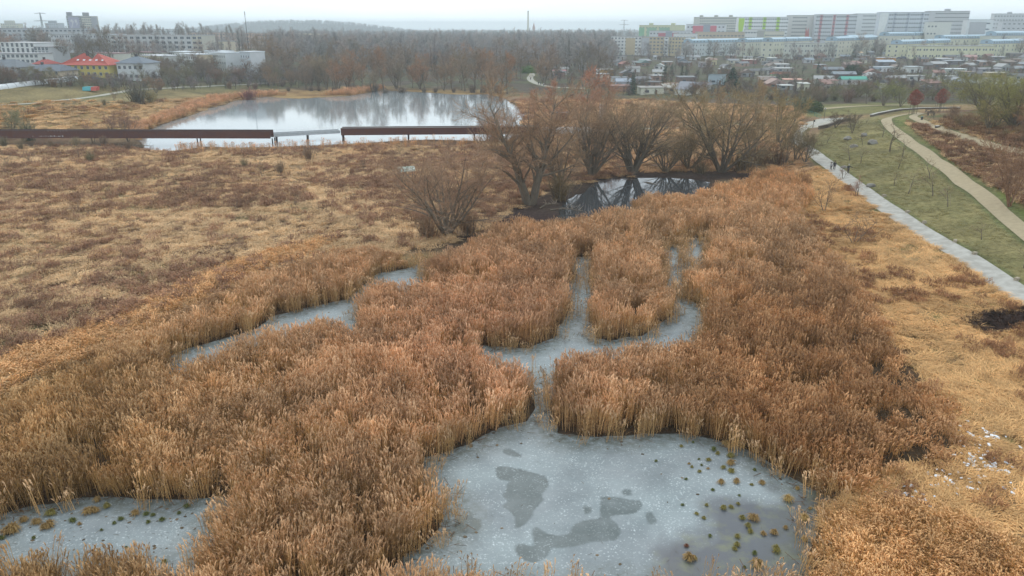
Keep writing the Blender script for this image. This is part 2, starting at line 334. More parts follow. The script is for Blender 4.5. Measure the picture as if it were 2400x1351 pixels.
k = ((1-ss(dW, -.1, .5))*.85)[:, None]; c = c*(1-k)+np.array([.055,.045,.035])*k
k = ((1-ss(dP, .2, 1.0))*(dP < 1.2))[:, None]; c = c*(1-k)+np.array([.14,.15,.06])*k
me = bpy.data.meshes.new('ground'); na, nr = len(ang), len(rad)
I = (np.arange(nr-1)[:, None]*na+np.arange(na-1)[None, :]).ravel()
F = np.stack([I, I+na, I+na+1, I+1], 1)
me.vertices.add(len(X)); me.vertices.foreach_set('co', np.stack([X, Y, Z], 1).astype(np.float32).ravel())
me.loops.add(F.size); me.loops.foreach_set('vertex_index', F[:, ::-1].astype(np.int32).ravel())
me.polygons.add(len(F)); me.polygons.foreach_set('loop_start', (np.arange(len(F))*4).astype(np.int32)); me.polygons.foreach_set('loop_total', np.full(len(F), 4, np.int32))
me.polygons.foreach_set('use_smooth', np.ones(len(F), bool)); me.update(calc_edges=True); me.validate()
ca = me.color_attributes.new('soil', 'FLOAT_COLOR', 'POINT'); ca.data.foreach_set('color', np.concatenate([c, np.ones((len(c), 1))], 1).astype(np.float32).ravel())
m, nt, b = newmat('ground'); N = nt.nodes.new; L = nt.links.new
at = N('ShaderNodeAttribute'); at.attribute_name = 'soil'; tc = N('ShaderNodeTexCoord')
na1 = N('ShaderNodeTexNoise'); na1.inputs['Scale'].default_value = 1.3; na1.inputs['Detail'].default_value = 8; na1.inputs['Roughness'].default_value = .75; L(tc.outputs['Object'], na1.inputs['Vector'])
mr1 = N('ShaderNodeMapRange'); mr1.inputs['From Min'].default_value = .3; mr1.inputs['From Max'].default_value = .7; mr1.inputs['To Min'].default_value = .55; mr1.inputs['To Max'].default_value = 1.45; L(na1.outputs['Fac'], mr1.inputs['Value'])
s1 = N('ShaderNodeVectorMath'); s1.operation = 'SCALE'; L(at.outputs['Color'], s1.inputs[0]); L(mr1.outputs[0], s1.inputs['Scale'])
na2 = N('ShaderNodeTexNoise'); na2.inputs['Scale'].default_value = .12; na2.inputs['Detail'].default_value = 5; L(tc.outputs['Object'], na2.inputs['Vector'])
mr2 = N('ShaderNodeMapRange'); mr2.inputs['From Min'].default_value = .35; mr2.inputs['From Max'].default_value = .65; mr2.inputs['To Min'].default_value = .8; mr2.inputs['To Max'].default_value = 1.2; L(na2.outputs['Fac'], mr2.inputs['Value'])
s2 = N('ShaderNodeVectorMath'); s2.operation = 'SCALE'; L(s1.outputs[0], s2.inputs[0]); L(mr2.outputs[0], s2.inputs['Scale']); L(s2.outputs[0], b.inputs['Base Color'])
b.inputs['Roughness'].default_value = .95; b.inputs['Specular IOR Level'].default_value = .1
bp = N('ShaderNodeBump'); bp.inputs['Strength'].default_value = .8; bp.inputs['Distance'].default_value = .35; L(na1.outputs['Fac'], bp.inputs['Height']); L(bp.outputs[0], b.inputs['Normal'])
me.materials.append(m); ground = bpy.data.objects.new('ground', me); COL.objects.link(ground); tag(ground, kind='structure')
# ------------------------------------------------------------------ paths as sheets
def path_obj(name, line, wd, mt, lift=.07, nx=4):
    mb = MB(); rows = []
    Lx = line[:, :2]; Tn = np.gradient(Lx, axis=0); Tn /= np.linalg.norm(Tn, axis=1)[:, None]; Nn = np.stack([-Tn[:, 1], Tn[:, 0]], 1)
    s_ = np.concatenate([[0], np.cumsum(np.linalg.norm(np.diff(Lx, axis=0), axis=1))])
    hw = wd/2+(vn(s_, s_*0, 5, 2)-.5)*.16
    allp = np.concatenate([Lx+Nn*(hw*((j/nx)*2-1))[:, None] for j in range(nx+1)])
    h = hgt(allp)+lift; n = len(Lx)
    mb.v = [(allp[i, 0], allp[i, 1], h[i]) for i in range(len(allp))]
    for j in range(nx):
        for i in range(n-1): mb.f.append((j*n+i, j*n+i+1, (j+1)*n+i+1, (j+1)*n+i)); mb.m.append(0)
    o = mb.build(name, mt, smooth=True); tag(o, kind='structure'); return o
M_grey = mat('path_icy_asphalt', (.40,.38,.335), rough=.85, var=.10, scale=.7, spec=.15, c2=(.46,.445,.40))
M_tan = mat('path_sand', (.40,.325,.205), rough=.9, var=.12, scale=1.2)
M_slab = mat('path_gravel', (.42,.40,.33), rough=.9, var=.15, scale=1.2)
path_obj('path_grey', PATH_GREY, 3.0, M_grey); path_obj('path_sand', PATH_TAN, 2.4, M_tan); path_obj('path_sand', PATH_UP, 2.0, M_tan, .085)
path_obj('path_gravel', PATH_FAR, 2.6, M_tan); path_obj('path_gravel', PATH_SIDE, 2.4, M_slab, .08); path_obj('path_gravel', PATH_LAKE, 3.5, M_slab, .1); path_obj('path_gravel', PATH_LEFT, 2.0, M_slab, .1)
# small square where paths meet
sq = poly([(1895,305,1.4),(1930,275,1.7),(1915,265,1.8),(1960,270,1.9),(1990,283,1.9),(1950,296,1.5)])
# ------------------------------------------------------------------ water and ice
def sheet(name, polyp, step, z, mt, grow=3.0, attrs=None):
    lo = polyp.min(0)-grow; hi = polyp.max(0)+grow
    xs = np.arange(lo[0], hi[0]+step, step); ys = np.arange(lo[1], hi[1]+step, step)
    gx, gy = np.meshgrid(xs, ys); P = np.stack([gx.ravel(), gy.ravel()], 1); d = sdf(P, polyp)
    keep = (d < grow).reshape(gx.shape); cell = keep[:-1, :-1] & keep[1:, :-1] & keep[:-1, 1:] & keep[1:, 1:]
    idx = np.arange(P.shape[0]).reshape(gx.shape); cy_, cx_ = np.nonzero(cell)
    F = np.stack([idx[cy_, cx_], idx[cy_, cx_+1], idx[cy_+1, cx_+1], idx[cy_+1, cx_]], 1)
    used = np.unique(F); rm = np.full(P.shape[0], -1); rm[used] = np.arange(len(used)); F = rm[F]; P = P[used]
    me = bpy.data.meshes.new(name); me.from_pydata([(p[0], p[1], z) for p in P], [], F.tolist())
    if attrs:
        for k, fn in attrs.items():
            a = me.attributes.new(k, 'FLOAT', 'POINT'); a.data.foreach_set('value', fn(P).astype(np.float32))
    me.materials.append(mt); me.update(); o = bpy.data.objects.new(name, me); COL.objects.link(o); tag(o, kind='structure'); return o
def z7(pts): return poly([(980+a/3.641, 980+b/3.641) for a, b in pts])
PT1 = z7([(660,420),(720,410),(860,430),(960,460),(1080,490),(1115,540),(1120,590),(1060,650),(1070,700),(1000,790),(960,870),(880,930),(830,950),(820,850),(780,800),(720,750),(760,710),(720,660),(750,590),(780,540),(690,530),(665,490)])
PT1b = z7([(860,640),(940,610),(980,700),(920,780),(830,760),(820,700)])
PT2 = z7([(1560,665),(1680,670),(1780,690),(1900,700),(1920,760),(1850,820),(1700,830),(1640,850),(1700,900),(1740,980),(1680,1050),(1500,1060),(1300,1110),(1150,1110),(1090,1200),(1000,1240),(900,1220),(820,1150),(830,1090),(880,1070),(980,1090),(970,1000),(965,940),(1000,925),(1060,960),(1110,990),(1200,1000),(1280,990),(1320,920),(1400,870),(1560,850),(1550,760)])
PT3 = z7([(250,920),(350,880),(400,790),(460,790),(480,850),(550,870),(540,930),(480,1000),(380,980),(300,1000)])
PT4 = z7([(720,265),(780,260),(890,310),(880,340),(800,330),(725,300)])
PT5 = z7([(1400,760),(1440,740),(1480,770),(1475,820),(1420,825)]); PT6 = z7([(1730,630),(1770,600),(1825,615),(1820,660),(1760,665)])
PT7 = z7([(1930,800),(1990,800),(2040,870),(2020,920),(1960,910)])
THAW = poly([(1940,1150),(1820,1160),(1790,1185),(1700,1200),(1660,1260),(1580,1300),(1560,1400),(2000,1400),(1950,1200)])
def a_patch(P):
    r = np.full(len(P), -1.0)
    for q, s_ in ((PT1, 1), (PT2, 1), (PT3, .9), (PT4, .8), (PT5, 1), (PT6, .9), (PT7, .7)): r = np.maximum(r, -sdf(P, q)/.5)
    return np.clip(r, -1, 1)-np.clip(-sdf(P, PT1b)/.8, 0, 1)*.9
def a_thaw(P): return np.clip(-sdf(P, THAW)/4+.55+(fbm(P[:, 0], P[:, 1], 2.5, 61)-.5)*.8, 0, 1)
def a_edge(P): return np.clip(1.25+wsdf(P)/2.2, 0, 1)
m, nt, b = newmat('ice'); N = nt.nodes.new; L = nt.links.new
tc = N('ShaderNodeTexCoord'); OB = tc.outputs['Object']
def noise(s, d=5, r=.6, dist=0):
    n = N('ShaderNodeTexNoise'); n.inputs['Scale'].default_value = s; n.inputs['Detail'].default_value = d; n.inputs['Roughness'].default_value = r; n.inputs['Distortion'].default_value = dist; L(OB, n.inputs['Vector']); return n.outputs['Fac']
def rng_(v, a, b_, c_=0, d_=1):
    n = N('ShaderNodeMapRange'); n.inputs['From Min'].default_value = a; n.inputs['From Max'].default_value = b_; n.inputs['To Min'].default_value = c_; n.inputs['To Max'].default_value = d_; L(v, n.inputs['Value']); return n.outputs[0]
def mixc(f, a, b_):
    n = N('ShaderNodeMix'); n.data_type = 'RGBA'; L(f, n.inputs[0])
    for k_, v_ in ((6, a), (7, b_)):
        if isinstance(v_, tuple): n.inputs[k_].default_value = (*v_, 1)
        else: L(v_, n.inputs[k_])
    return n.outputs[2]
def mth(op, a, b_):
    n = N('ShaderNodeMath'); n.operation = op
    for k_, v_ in ((0, a), (1, b_)):
        if isinstance(v_, (int, float)): n.inputs[k_].default_value = v_
        else: L(v_, n.inputs[k_])
    return n.outputs[0]
def attr(nm): n = N('ShaderNodeAttribute'); n.attribute_name = nm; return n.outputs['Fac']
frost_zone = rng_(noise(.11, 4, .55), .42, .62)
col = mixc(rng_(noise(.35, 6, .6), .3, .7), (.175,.205,.215), (.29,.32,.33))
col = mixc(mth('MULTIPLY', frost_zone, .45), col, (.36,.43,.435))
# frost flecks
vo = N('ShaderNodeTexVoronoi'); vo.inputs['Scale'].default_value = 5.5; L(OB, vo.inputs['Vector'])
fl = mth('MULTIPLY', rng_(vo.outputs['Distance'], .34, .2, 0, 1), rng_(noise(.8, 5, .75), .44, .60))
fine = rng_(noise(4.5, 3, .8), .58, .68)
fl2 = mth('ADD', mth('MULTIPLY', fl, .45), mth('MULTIPLY', fine, mth('ADD', mth('MULTIPLY', frost_zone, .6), .22)))
# refrozen dark patches
pa = mth('ADD', attr('patch'), mth('MULTIPLY', mth('SUBTRACT', noise(1.2, 6, .7), .5), .9))
pm = rng_(pa, -.12, .22)
col = mixc(mth('MULTIPLY', pm, rng_(noise(.5, 4, .6), .3, .6, .7, 1.0)), col, (.062,.092,.095))
th = rng_(attr('thaw'), .25, .6)
thc = mixc(rng_(noise(.6, 5, .65), .5, .66), (.085,.088,.10), (.15,.155,.085))
col = mixc(mth('MULTIPLY', th, .85), col, thc)
flv = mth('MULTIPLY', fl2, mth('SUBTRACT', 1.0, mth('MULTIPLY', mth('MAXIMUM', mth('MULTIPLY', pm, .55), th), 1.0)))
col = mixc(flv, col, (.74,.81,.82))
ed = mth('MULTIPLY', attr('edge'), rng_(noise(1.8, 6, .75), .36, .60))
col = mixc(mth('MULTIPLY', ed, .85), col, (.095,.10,.07))
L(col, b.inputs['Base Color']); ro = rng_(mth('ADD', pm, th), 0, 1, .55, .28); L(ro, b.inputs['Roughness']); b.inputs['Specular IOR Level'].default_value = .35
bp = N('ShaderNodeBump'); bp.inputs['Strength'].default_value = .25; bp.inputs['Distance'].default_value = .05; L(noise(2.5, 5, .7), bp.inputs['Height']); L(bp.outputs[0], b.inputs['Normal'])
M_ice = m
ATT = {'patch': a_patch, 'thaw': a_thaw, 'edge': a_edge}
sheet('ice', POND, .22, 0, M_ice, 1.2, ATT); sheet('ice', CHAN_L, .25, 0.004, M_ice, 1.2, ATT); sheet('ice', CHAN_M, .4, .008, M_ice, 1.2, ATT); sheet('ice', POOL_R, .4, .004, M_ice, 1.2, ATT)
def water_mat(name, c, rough, bs, bstr):
    m, nt, b = newmat(name); N = nt.nodes.new; L = nt.links.new
    b.inputs['Base Color'].default_value = (*c, 1); b.inputs['Roughness'].default_value = rough; b.inputs['IOR'].default_value = 1.33; b.inputs['Specular IOR Level'].default_value = 1.0
    tc = N('ShaderNodeTexCoord'); mp = N('ShaderNodeMapping'); mp.inputs['Scale'].default_value = (.6, 2.0, 1); L(tc.outputs['Object'], mp.inputs[0])
    nz = N('ShaderNodeTexNoise'); nz.inputs['Scale'].default_value = bs; nz.inputs['Detail'].default_value = 3; L(mp.outputs[0], nz.inputs['Vector'])
    bp = N('ShaderNodeBump'); bp.inputs['Strength'].default_value = bstr; bp.inputs['Distance'].default_value = .05; L(nz.outputs['Fac'], bp.inputs['Height']); L(bp.outputs[0], b.inputs['Normal'])
    return m
M_lake = water_mat('lake_water', (.30,.34,.35), .06, 1.0, .06)
M_midp = water_mat('pond_water', (.06,.065,.07), .03, 1.5, .05)
sheet('lake_water', LAKE, 4.0, 0, M_lake, 6); sheet('pond_water', MIDP, 1.5, 0, M_midp, 4)
# ------------------------------------------------------------------ masses nobody could count: instanced clumps
def scatter(name, pts, rot, scl, idx, tint, protos, mats_kind='stuff'):
    """one object: a cloud of points, each carrying one of the clump meshes"""
    n = len(pts)
    if n == 0: return None
    me = bpy.data.meshes.new(name); me.vertices.add(n); me.vertices.foreach_set('co', np.asarray(pts, np.float32).ravel())
    for nm, tp, dat in (('vrot', 'FLOAT_VECTOR', rot), ('vscl', 'FLOAT_VECTOR', scl), ('tint', 'FLOAT_VECTOR', tint)):
        a = me.attributes.new(nm, tp, 'POINT'); a.data.foreach_set('vector', np.asarray(dat, np.float32).ravel())
    a = me.attributes.new('vidx', 'INT', 'POINT'); a.data.foreach_set('value', np.asarray(idx, np.int32))
    o = bpy.data.objects.new(name, me); COL.objects.link(o)
    cl = bpy.data.collections.new(name+'_kinds')
    for i, pm_ in enumerate(protos):
        q = bpy.data.objects.new('%s_%02d' % (name, i), pm_); cl.objects.link(q)
    ng = bpy.data.node_groups.new(name, 'GeometryNodeTree')
    ng.interface.new_socket('Geometry', in_out='INPUT', socket_type='NodeSocketGeometry'); ng.interface.new_socket('Geometry', in_out='OUTPUT', socket_type='NodeSocketGeometry')
    N = ng.nodes.new; L = ng.links.new
    gi = N('NodeGroupInput'); go = N('NodeGroupOutput'); ip = N('GeometryNodeInstanceOnPoints'); ci = N('GeometryNodeCollectionInfo')
    ci.inputs['Collection'].default_value = cl; ci.inputs['Separate Children'].default_value = True; ci.inputs['Reset Children'].default_value = True
    def na(nm, t): q = N('GeometryNodeInputNamedAttribute'); q.data_type = t; q.inputs['Name'].default_value = nm; return q.outputs['Attribute']
    L(gi.outputs[0], ip.inputs['Points']); L(ci.outputs[0], ip.inputs['Instance']); ip.inputs['Pick Instance'].default_value = True
    L(na('vidx', 'INT'), ip.inputs['Instance Index'])
    er = N('FunctionNodeEulerToRotation'); L(na('vrot', 'FLOAT_VECTOR'), er.inputs[0]); L(er.outputs[0], ip.inputs['Rotation']); L(na('vscl', 'FLOAT_VECTOR'), ip.inputs['Scale'])
    L(ip.outputs[0], go.inputs[0])
    md = o.modifiers.new('scatter', 'NODES'); md.node_group = ng
    tag(o, kind=mats_kind); return o
R = random.Random(11)
M_stalk = mat('reed_stalk', (.70,.465,.235), rough=.75, var=.3, scale=6, tint=True, randv=.15)
M_rleaf = mat('reed_leaf', (.56,.35,.155), rough=.8, var=.3, scale=6, tint=True, randv=.15)
M_plume = mat('reed_plume', (.75,.515,.325), rough=.95, var=.3, scale=8, tint=True, randv=.2)
M_litter = mat('reed_litter', (.13,.07,.032), rough=.95, var=.4, scale=5, tint=True)
def reed_clump(n, rad, lean=.0, hh=2.5, plume=1.0, seed=0):
    R = random.Random(seed); mb = MB(); nb = max(1, n//7)
    bun = [(R.uniform(0, 6.283), rad*math.sqrt(R.random()), R.uniform(0, 6.283), R.uniform(.02, .20), R.uniform(.62, 1.05)) for _ in range(nb)]
    for i in range(n):
        ba, br, bl_, bm_, bh = bun[i % nb]; x, y = br*math.cos(ba)+R.gauss(0, .16), br*math.sin(ba)+R.gauss(0, .16)
        h = hh*bh*R.uniform(.84, 1.06); ld = bl_+R.gauss(0, .6); lm = bm_*h*.45*R.uniform(.3, 1.5)
        ox, oy = math.cos(ld)*lm+x*.12+lean*h, math.sin(ld)*lm+y*.12
        sa = R.uniform(0, 3.1416); side = Vector((math.cos(sa), math.sin(sa), 0))
        P = lambda t: Vector((x+ox*t**1.8, y+oy*t**1.8, h*t*(1-.03*t)))
        mb.ribbon([P(0), P(.5), P(1)], [.026, .022, .014], side, 0)
        for k in range(R.choice((1, 2, 2, 3))):
            t = R.uniform(.2, .8); b0 = P(t); la = R.uniform(0, 6.283); ll = R.uniform(.25, .5); d = Vector((math.cos(la), math.sin(la), 0))
            s2 = Vector((-d.y, d.x, .3))
            mb.ribbon([b0, b0+d*ll*.3+Vector((0, 0, ll*.6)), b0+d*ll*.65+Vector((0, 0, ll*R.uniform(.3, 1.0)))], [.02, .022, .005], s2, 1)
        if R.random() < plume:
            top = P(1); da = R.uniform(-.9, .9)+.4; dd = Vector((math.cos(da), math.sin(da), 0)); pl_ = R.uniform(.26, .42)
            for k in range(2):
                s3 = Vector((R.uniform(-1, 1), R.uniform(-1, 1), R.uniform(-.2, .2))).normalized()
                o1 = Vector((R.uniform(-.03, .03), R.uniform(-.03, .03), 0))
                mb.ribbon([top-Vector((0, 0, .06)), top+dd*pl_*.12+Vector((0, 0, pl_*.5))+o1, top+dd*pl_*.38+Vector((0, 0, pl_*.85))+o1*2], [.02, .06, .012], s3, 2)
    for i in range(n//2):      # dead leaves and broken stalks low down
        a = R.uniform(0, 6.283); r = rad*math.sqrt(R.random())*1.1; p = Vector((r*math.cos(a), r*math.sin(a), R.uniform(.02, .9)**1.5)); la = R.uniform(0, 6.283); ll = R.uniform(.3, .9)
        d = Vector((math.cos(la), math.sin(la), R.uniform(-.3, .5))); mb.ribbon([p, p+d*ll], .03, Vector((-d.y, d.x, R.uniform(-.5, .5))).normalized(), 3)
    return mb.mesh('reed_clump', [M_stalk, M_rleaf, M_plume, M_litter])
reed_protos = [reed_clump(44, .62, 0, 2.55, .85, 100+i) for i in range(6)]+[reed_clump(40, .6, .16, 2.4, .8, 200+i) for i in range(3)]+[reed_clump(10, .7, .03, 2.4, 1, 300+i) for i in range(2)]
def samp(polyp, dens, seed):
    r = np.random.default_rng(seed); lo = polyp.min(0); hi = polyp.max(0)
    n = int((hi-lo).prod()*dens); P = r.random((n, 2))*(hi-lo)+lo
    return P[sdf(P, polyp) < 0], r
def visible(P, z=1.5, m=90):
    px, py = proj(P[:, 0], P[:, 1], z); return (px > -m) & (px < IW+m) & (py < IH+m+60)
def reeds_in(polyp, dens, seed, hs=1.0, wat=True, edge=True, thin=0.0):
    P, r = samp(polyp, dens, seed); P = P[visible(P, 2.5, 160)]
    d = wsdf(P) if wat else np.full(len(P), 5.0); k = d > (.45 if wat else -1)
    P = P[k]; d = d[k]; e = -sdf(P, polyp)
    return P, r, d, e
P, r, d, e = reeds_in(REED, 2.3, 5)
isl = poly([(940,500),(1120,500),(1125,580),(960,588)])
k = ~((sdf(P, isl) < 0) & (r.random(len(P)) < .9))
gap = fbm(P[:, 0], P[:, 1], 2.6, 91)
k &= ~((gap < .38) & (r.random(len(P)) < .8) & (wsdf(P) > 1.5))
P, d, e = P[k], d[k], e[k]
n = len(P); hn = fbm(P[:, 0], P[:, 1], 7, 93); h3 = fbm(P[:, 0], P[:, 1], 2.2, 94)
px, py = proj(P[:, 0], P[:, 1], 1.2)
left_bank = (sdf(np.stack([px, py], 1), np.array([(-300, 1000), (0, 860), (300, 740), (600, 600), (800, 550), (1000, 600), (700, 640), (300, 830), (0, 1000)], float)) < 0)
hs = (.66+.48*hn+.34*(h3-.5))*np.where(left_bank, .62+.38*ss(e, 1, 9), 1)*ss(e+(vn(P[:, 0], P[:, 1], 2.5, 92)-.5)*4, -2.5, 2.5)
hs *= 1.12+.14*ss(px, 1450, 1700)*(1-ss(py, 700, 900))
hs *= np.where(px > 1880, 1-.35*ss(px, 1900, 2150), 1)
hs *= 1-.55*ss(-sdf(np.stack([px, py], 1), np.array([(2030,700),(2150,720),(2200,800),(2230,880),(2150,880),(2080,820)], float)), 0, 25)
hs *= np.where(d > 8, 1-.25*ss(fbm(P[:, 0], P[:, 1], 3.2, 99), .58, .7), 1)
# edges over the ice lean out, lone stalks stand in the margin
idx = r.integers(0, 6, n); lean = (d < 1.6) & (r.random(n) < .6); idx[lean] = r.integers(6, 9, lean.sum())
g = .6; gx = wsdf(P+[g, 0])-wsdf(P-[g, 0]); gy = wsdf(P+[0, g])-wsdf(P-[0, g]); outa = np.arctan2(-gy, -gx)
rz = r.random(n)*6.283; rz[lean] = outa[lean]+r.normal(0, .5, lean.sum())
rot = np.stack([r.normal(0, .05, n), r.normal(0, .05, n), rz], 1)
wx = .9+.35*r.random(n); scl = np.stack([wx, wx, hs*(.93+.14*r.random(n))], 1)
def ctint(px, py, x, y, r):
    n = len(px); base = np.tile(np.array([[1.0, .93, .84]]), (n, 1))
    cen = np.exp(-((px-1130)/330)**2-((py-800)/230)**2)[:, None]; base = base*(1-cen)+np.array([[1.06, .92, .88]])*cen
    lf = (ss(-px, -700, -100)*ss(py, 700, 900))[:, None]; base = base*(1-lf)+np.array([[.86, .80, .62]])*lf
    rt = (ss(px, 1500, 1750)*ss(py, 560, 800))[:, None]; base = base*(1-rt)+np.array([[.84, .70, .55]])*rt
    br = (ss(px, 1850, 2000)*ss(py, 1130, 1190))[:, None]; base = base*(1-br)+np.array([[1.15, .98, .72]])*br
    tp = (ss(px, 1500, 1700)*ss(-py, -520, -430))[:, None]; base = base*(1-tp)+np.array([[1.18, 1.0, .80]])*tp
    v = (.59+.76*fbm(x, y, 4, 97))[:, None]*(.84+.32*r.random((n, 1)))*np.array([[1.0,.97,.93]])
    return base*v*.98
scatter('reeds', np.stack([P[:, 0], P[:, 1], np.full(n, -.05)], 1), rot, scl, idx, ctint(px, py, P[:, 0], P[:, 1], r), reed_protos)
bpy.data.objects['reeds']['label'] = 'tall brown reeds with pale feathery tops around the ice'
print('reeds', n)
# bottom right and bottom stand
Pb, r, d, e = reeds_in(REED_BR, 3.0, 6)
Pc, _, d2, e2 = reeds_in(REED_BOT, 2.0, 7, wat=False)
P = np.concatenate([Pb, Pc]); e = np.concatenate([e, e2]); n = len(P); px, py = proj(P[:, 0], P[:, 1], 1)
sc_h = np.concatenate([np.full(len(Pb), .42), np.full(len(Pc), .55)])*(.7+.5*fbm(P[:, 0], P[:, 1], 3, 98))*ss(e, -1.5, 2)
wx = .95+.3*r.random(n)
t_ = ctint(px, py, P[:, 0], P[:, 1], r)
scatter('reeds', np.stack([P[:, 0], P[:, 1], hgt(P)-.05], 1), np.stack([r.normal(0, .12, n), r.normal(0, .12, n), r.random(n)*6.28], 1), np.stack([wx, wx, sc_h], 1), r.integers(0, 6, n), t_, reed_protos)['label'] = 'short golden reeds on the near bank beside the ice'
# fringe of single stalks in the ice margins and round the lake
def fringe(name, polys, dens, seed, lo, hi, hs, tint, label, reach=1.0, scw=1.0):
    out = []
    for q in polys:
        P, r = samp(np.array([[q[:, 0].min()-6, q[:, 1].min()-6], [q[:, 0].max()+6, q[:, 1].min()-6], [q[:, 0].max()+6, q[:, 1].max()+6], [q[:, 0].min()-6, q[:, 1].max()+6]]), dens, seed)
        s = sdf(P, q); w_ = wsdf(P); P = P[(w_ > lo) & (w_ < hi) & (s < 8)]; out.append(P)
    P = np.concatenate(out); P = P[visible(P, 1, 100)]; n = len(P)
    wx = scw*(.8+.5*r.random(n))
    o = scatter(name, np.stack([P[:, 0], P[:, 1], np.maximum(hgt(P), 0)-.03], 1), np.stack([r.normal(0, .1, n), r.normal(0, .1, n), r.random(n)*6.28], 1),
                np.stack([wx, wx, hs*(.6+.7*r.random(n))], 1), r.integers(9, 11, n) if scw < 1.5 else r.integers(0, 6, n), np.array(tint)*(.8+.4*r.random((n, 1))), reed_protos)
    o['label'] = label; return o
fringe('reeds', [POND, CHAN_L, CHAN_M, POOL_R], 1.5, 15, -.9, .6, .75, [.9, .85, .75], 'sparse single reed stalks standing in the frozen margins')
LS1 = poly([(330,330),(345,305),(470,258),(560,232),(640,226),(830,224),(900,210),(860,195),(640,205),(540,222),(420,262),(300,312)])
P, r = samp(LS1, .55, 21); s = wsdf(P); P = P[(s > -.5) & (s < 9)]; n = len(P)
LS2 = poly([(420,345),(640,345),(900,336),(1130,332),(1140,345),(900,350),(640,360),(420,362)])
P2, r2 = samp(LS2, .28, 22); P = np.concatenate([P, P2]); n = len(P); ne = len(P2)
hs = np.concatenate([np.full(n-ne, .85), np.full(ne, .7)])*(.6+.6*r.random(n)); wx = 1.3+.5*r.random(n)
ii = r.integers(0, 6, n); ii[n-ne:] = r.integers(9, 11, ne)
scatter('reeds', np.stack([P[:, 0], P[:, 1], np.maximum(hgt(P), 0)-.05], 1), np.stack([r.normal(0, .06, n), r.normal(0, .06, n), r.random(n)*6.28], 1), np.stack([wx, wx, hs], 1), ii, np.array([1.02, .86, .78])*(.8+.4*r.random((n, 1))), reed_protos)['label'] = 'pale reeds fringing the shore of the lake'
# ------------------------------------------------------------------ dry grass and forbs
M_straw = mat('dry_grass', (.74,.49,.26), rough=.85, var=.3, scale=5, tint=True, randv=.2)
M_forb = mat('dead_forb', (.35,.19,.11), rough=.9, var=.35, scale=5, tint=True, randv=.25)
M_gg = mat('green_grass', (.31,.275,.12), rough=.85, var=.3, scale=5, tint=True, randv=.2)
def tuft(n, rad, h, bend, w_, mi, mats, seed, flow=0.0):
    R = random.Random(seed); mb = MB()
    for i in range(n):
        a = R.uniform(0, 6.283); r = rad*math.sqrt(R.random()); p = Vector((r*math.cos(a), r*math.sin(a), 0)); da = R.uniform(-1, 1)+0 if flow else R.uniform(0, 6.283)
        d = Vector((math.cos(da), math.sin(da), 0)); hh = h*R.uniform(.5, 1.15); bb = bend*hh*R.uniform(.6, 1.4)
        s = Vector((-d.y, d.x, R.uniform(-.3, .3))); mb.ribbon([p, p+d*bb*.35+Vector((0, 0, hh*.75)), p+d*bb+Vector((0, 0, hh*R.uniform(.5, 1)))], [w_, w_, w_*.3], s, mi)
    return mb.mesh('tuft', mats)
def forb(n, rad, h, seed):
    R = random.Random(seed); mb = MB()
    for i in range(n):
        a = R.uniform(0, 6.283); r = rad*math.sqrt(R.random()); p = Vector((r*math.cos(a), r*math.sin(a), 0)); hh = h*R.uniform(.6, 1.2)
        q = p+Vector((R.uniform(-.15, .15)*hh, R.uniform(-.15, .15)*hh, hh)); sa = R.uniform(0, 3.14)
        mb.ribbon([p, q], [.02, .012], Vector((math.cos(sa), math.sin(sa), 0)), 0)
        for k in range(5):
            t = R.uniform(.4, 1); b0 = p.lerp(q, t); da = R.uniform(0, 6.28); ll = R.uniform(.08, .22)
            mb.ribbon([b0, b0+Vector((math.cos(da)*ll, math.sin(da)*ll, ll*R.uniform(.2, 1)))], [.025, .03], Vector((-math.sin(da), math.cos(da), .2)), 0)
    return mb.mesh('forb', [M_forb])
tufts = [tuft(70, .6, .38, 1.1, .03, 0, [M_straw], 400+i) for i in range(3)]+[tuft(80, .65, .30, 2.6, .035, 0, [M_straw], 410+i, 1) for i in range(3)]+[forb(30, .65, .55, 420+i) for i in range(3)]+[tuft(60, .5, .16, .8, .03, 0, [M_gg], 430)]
SOIL = poly([(2262,750,1.2),(2300,733,1.2),(2420,729,1.2),(2560,740,1.2),(2560,775,1.2),(2420,768,1.2),(2310,776,1.2)])
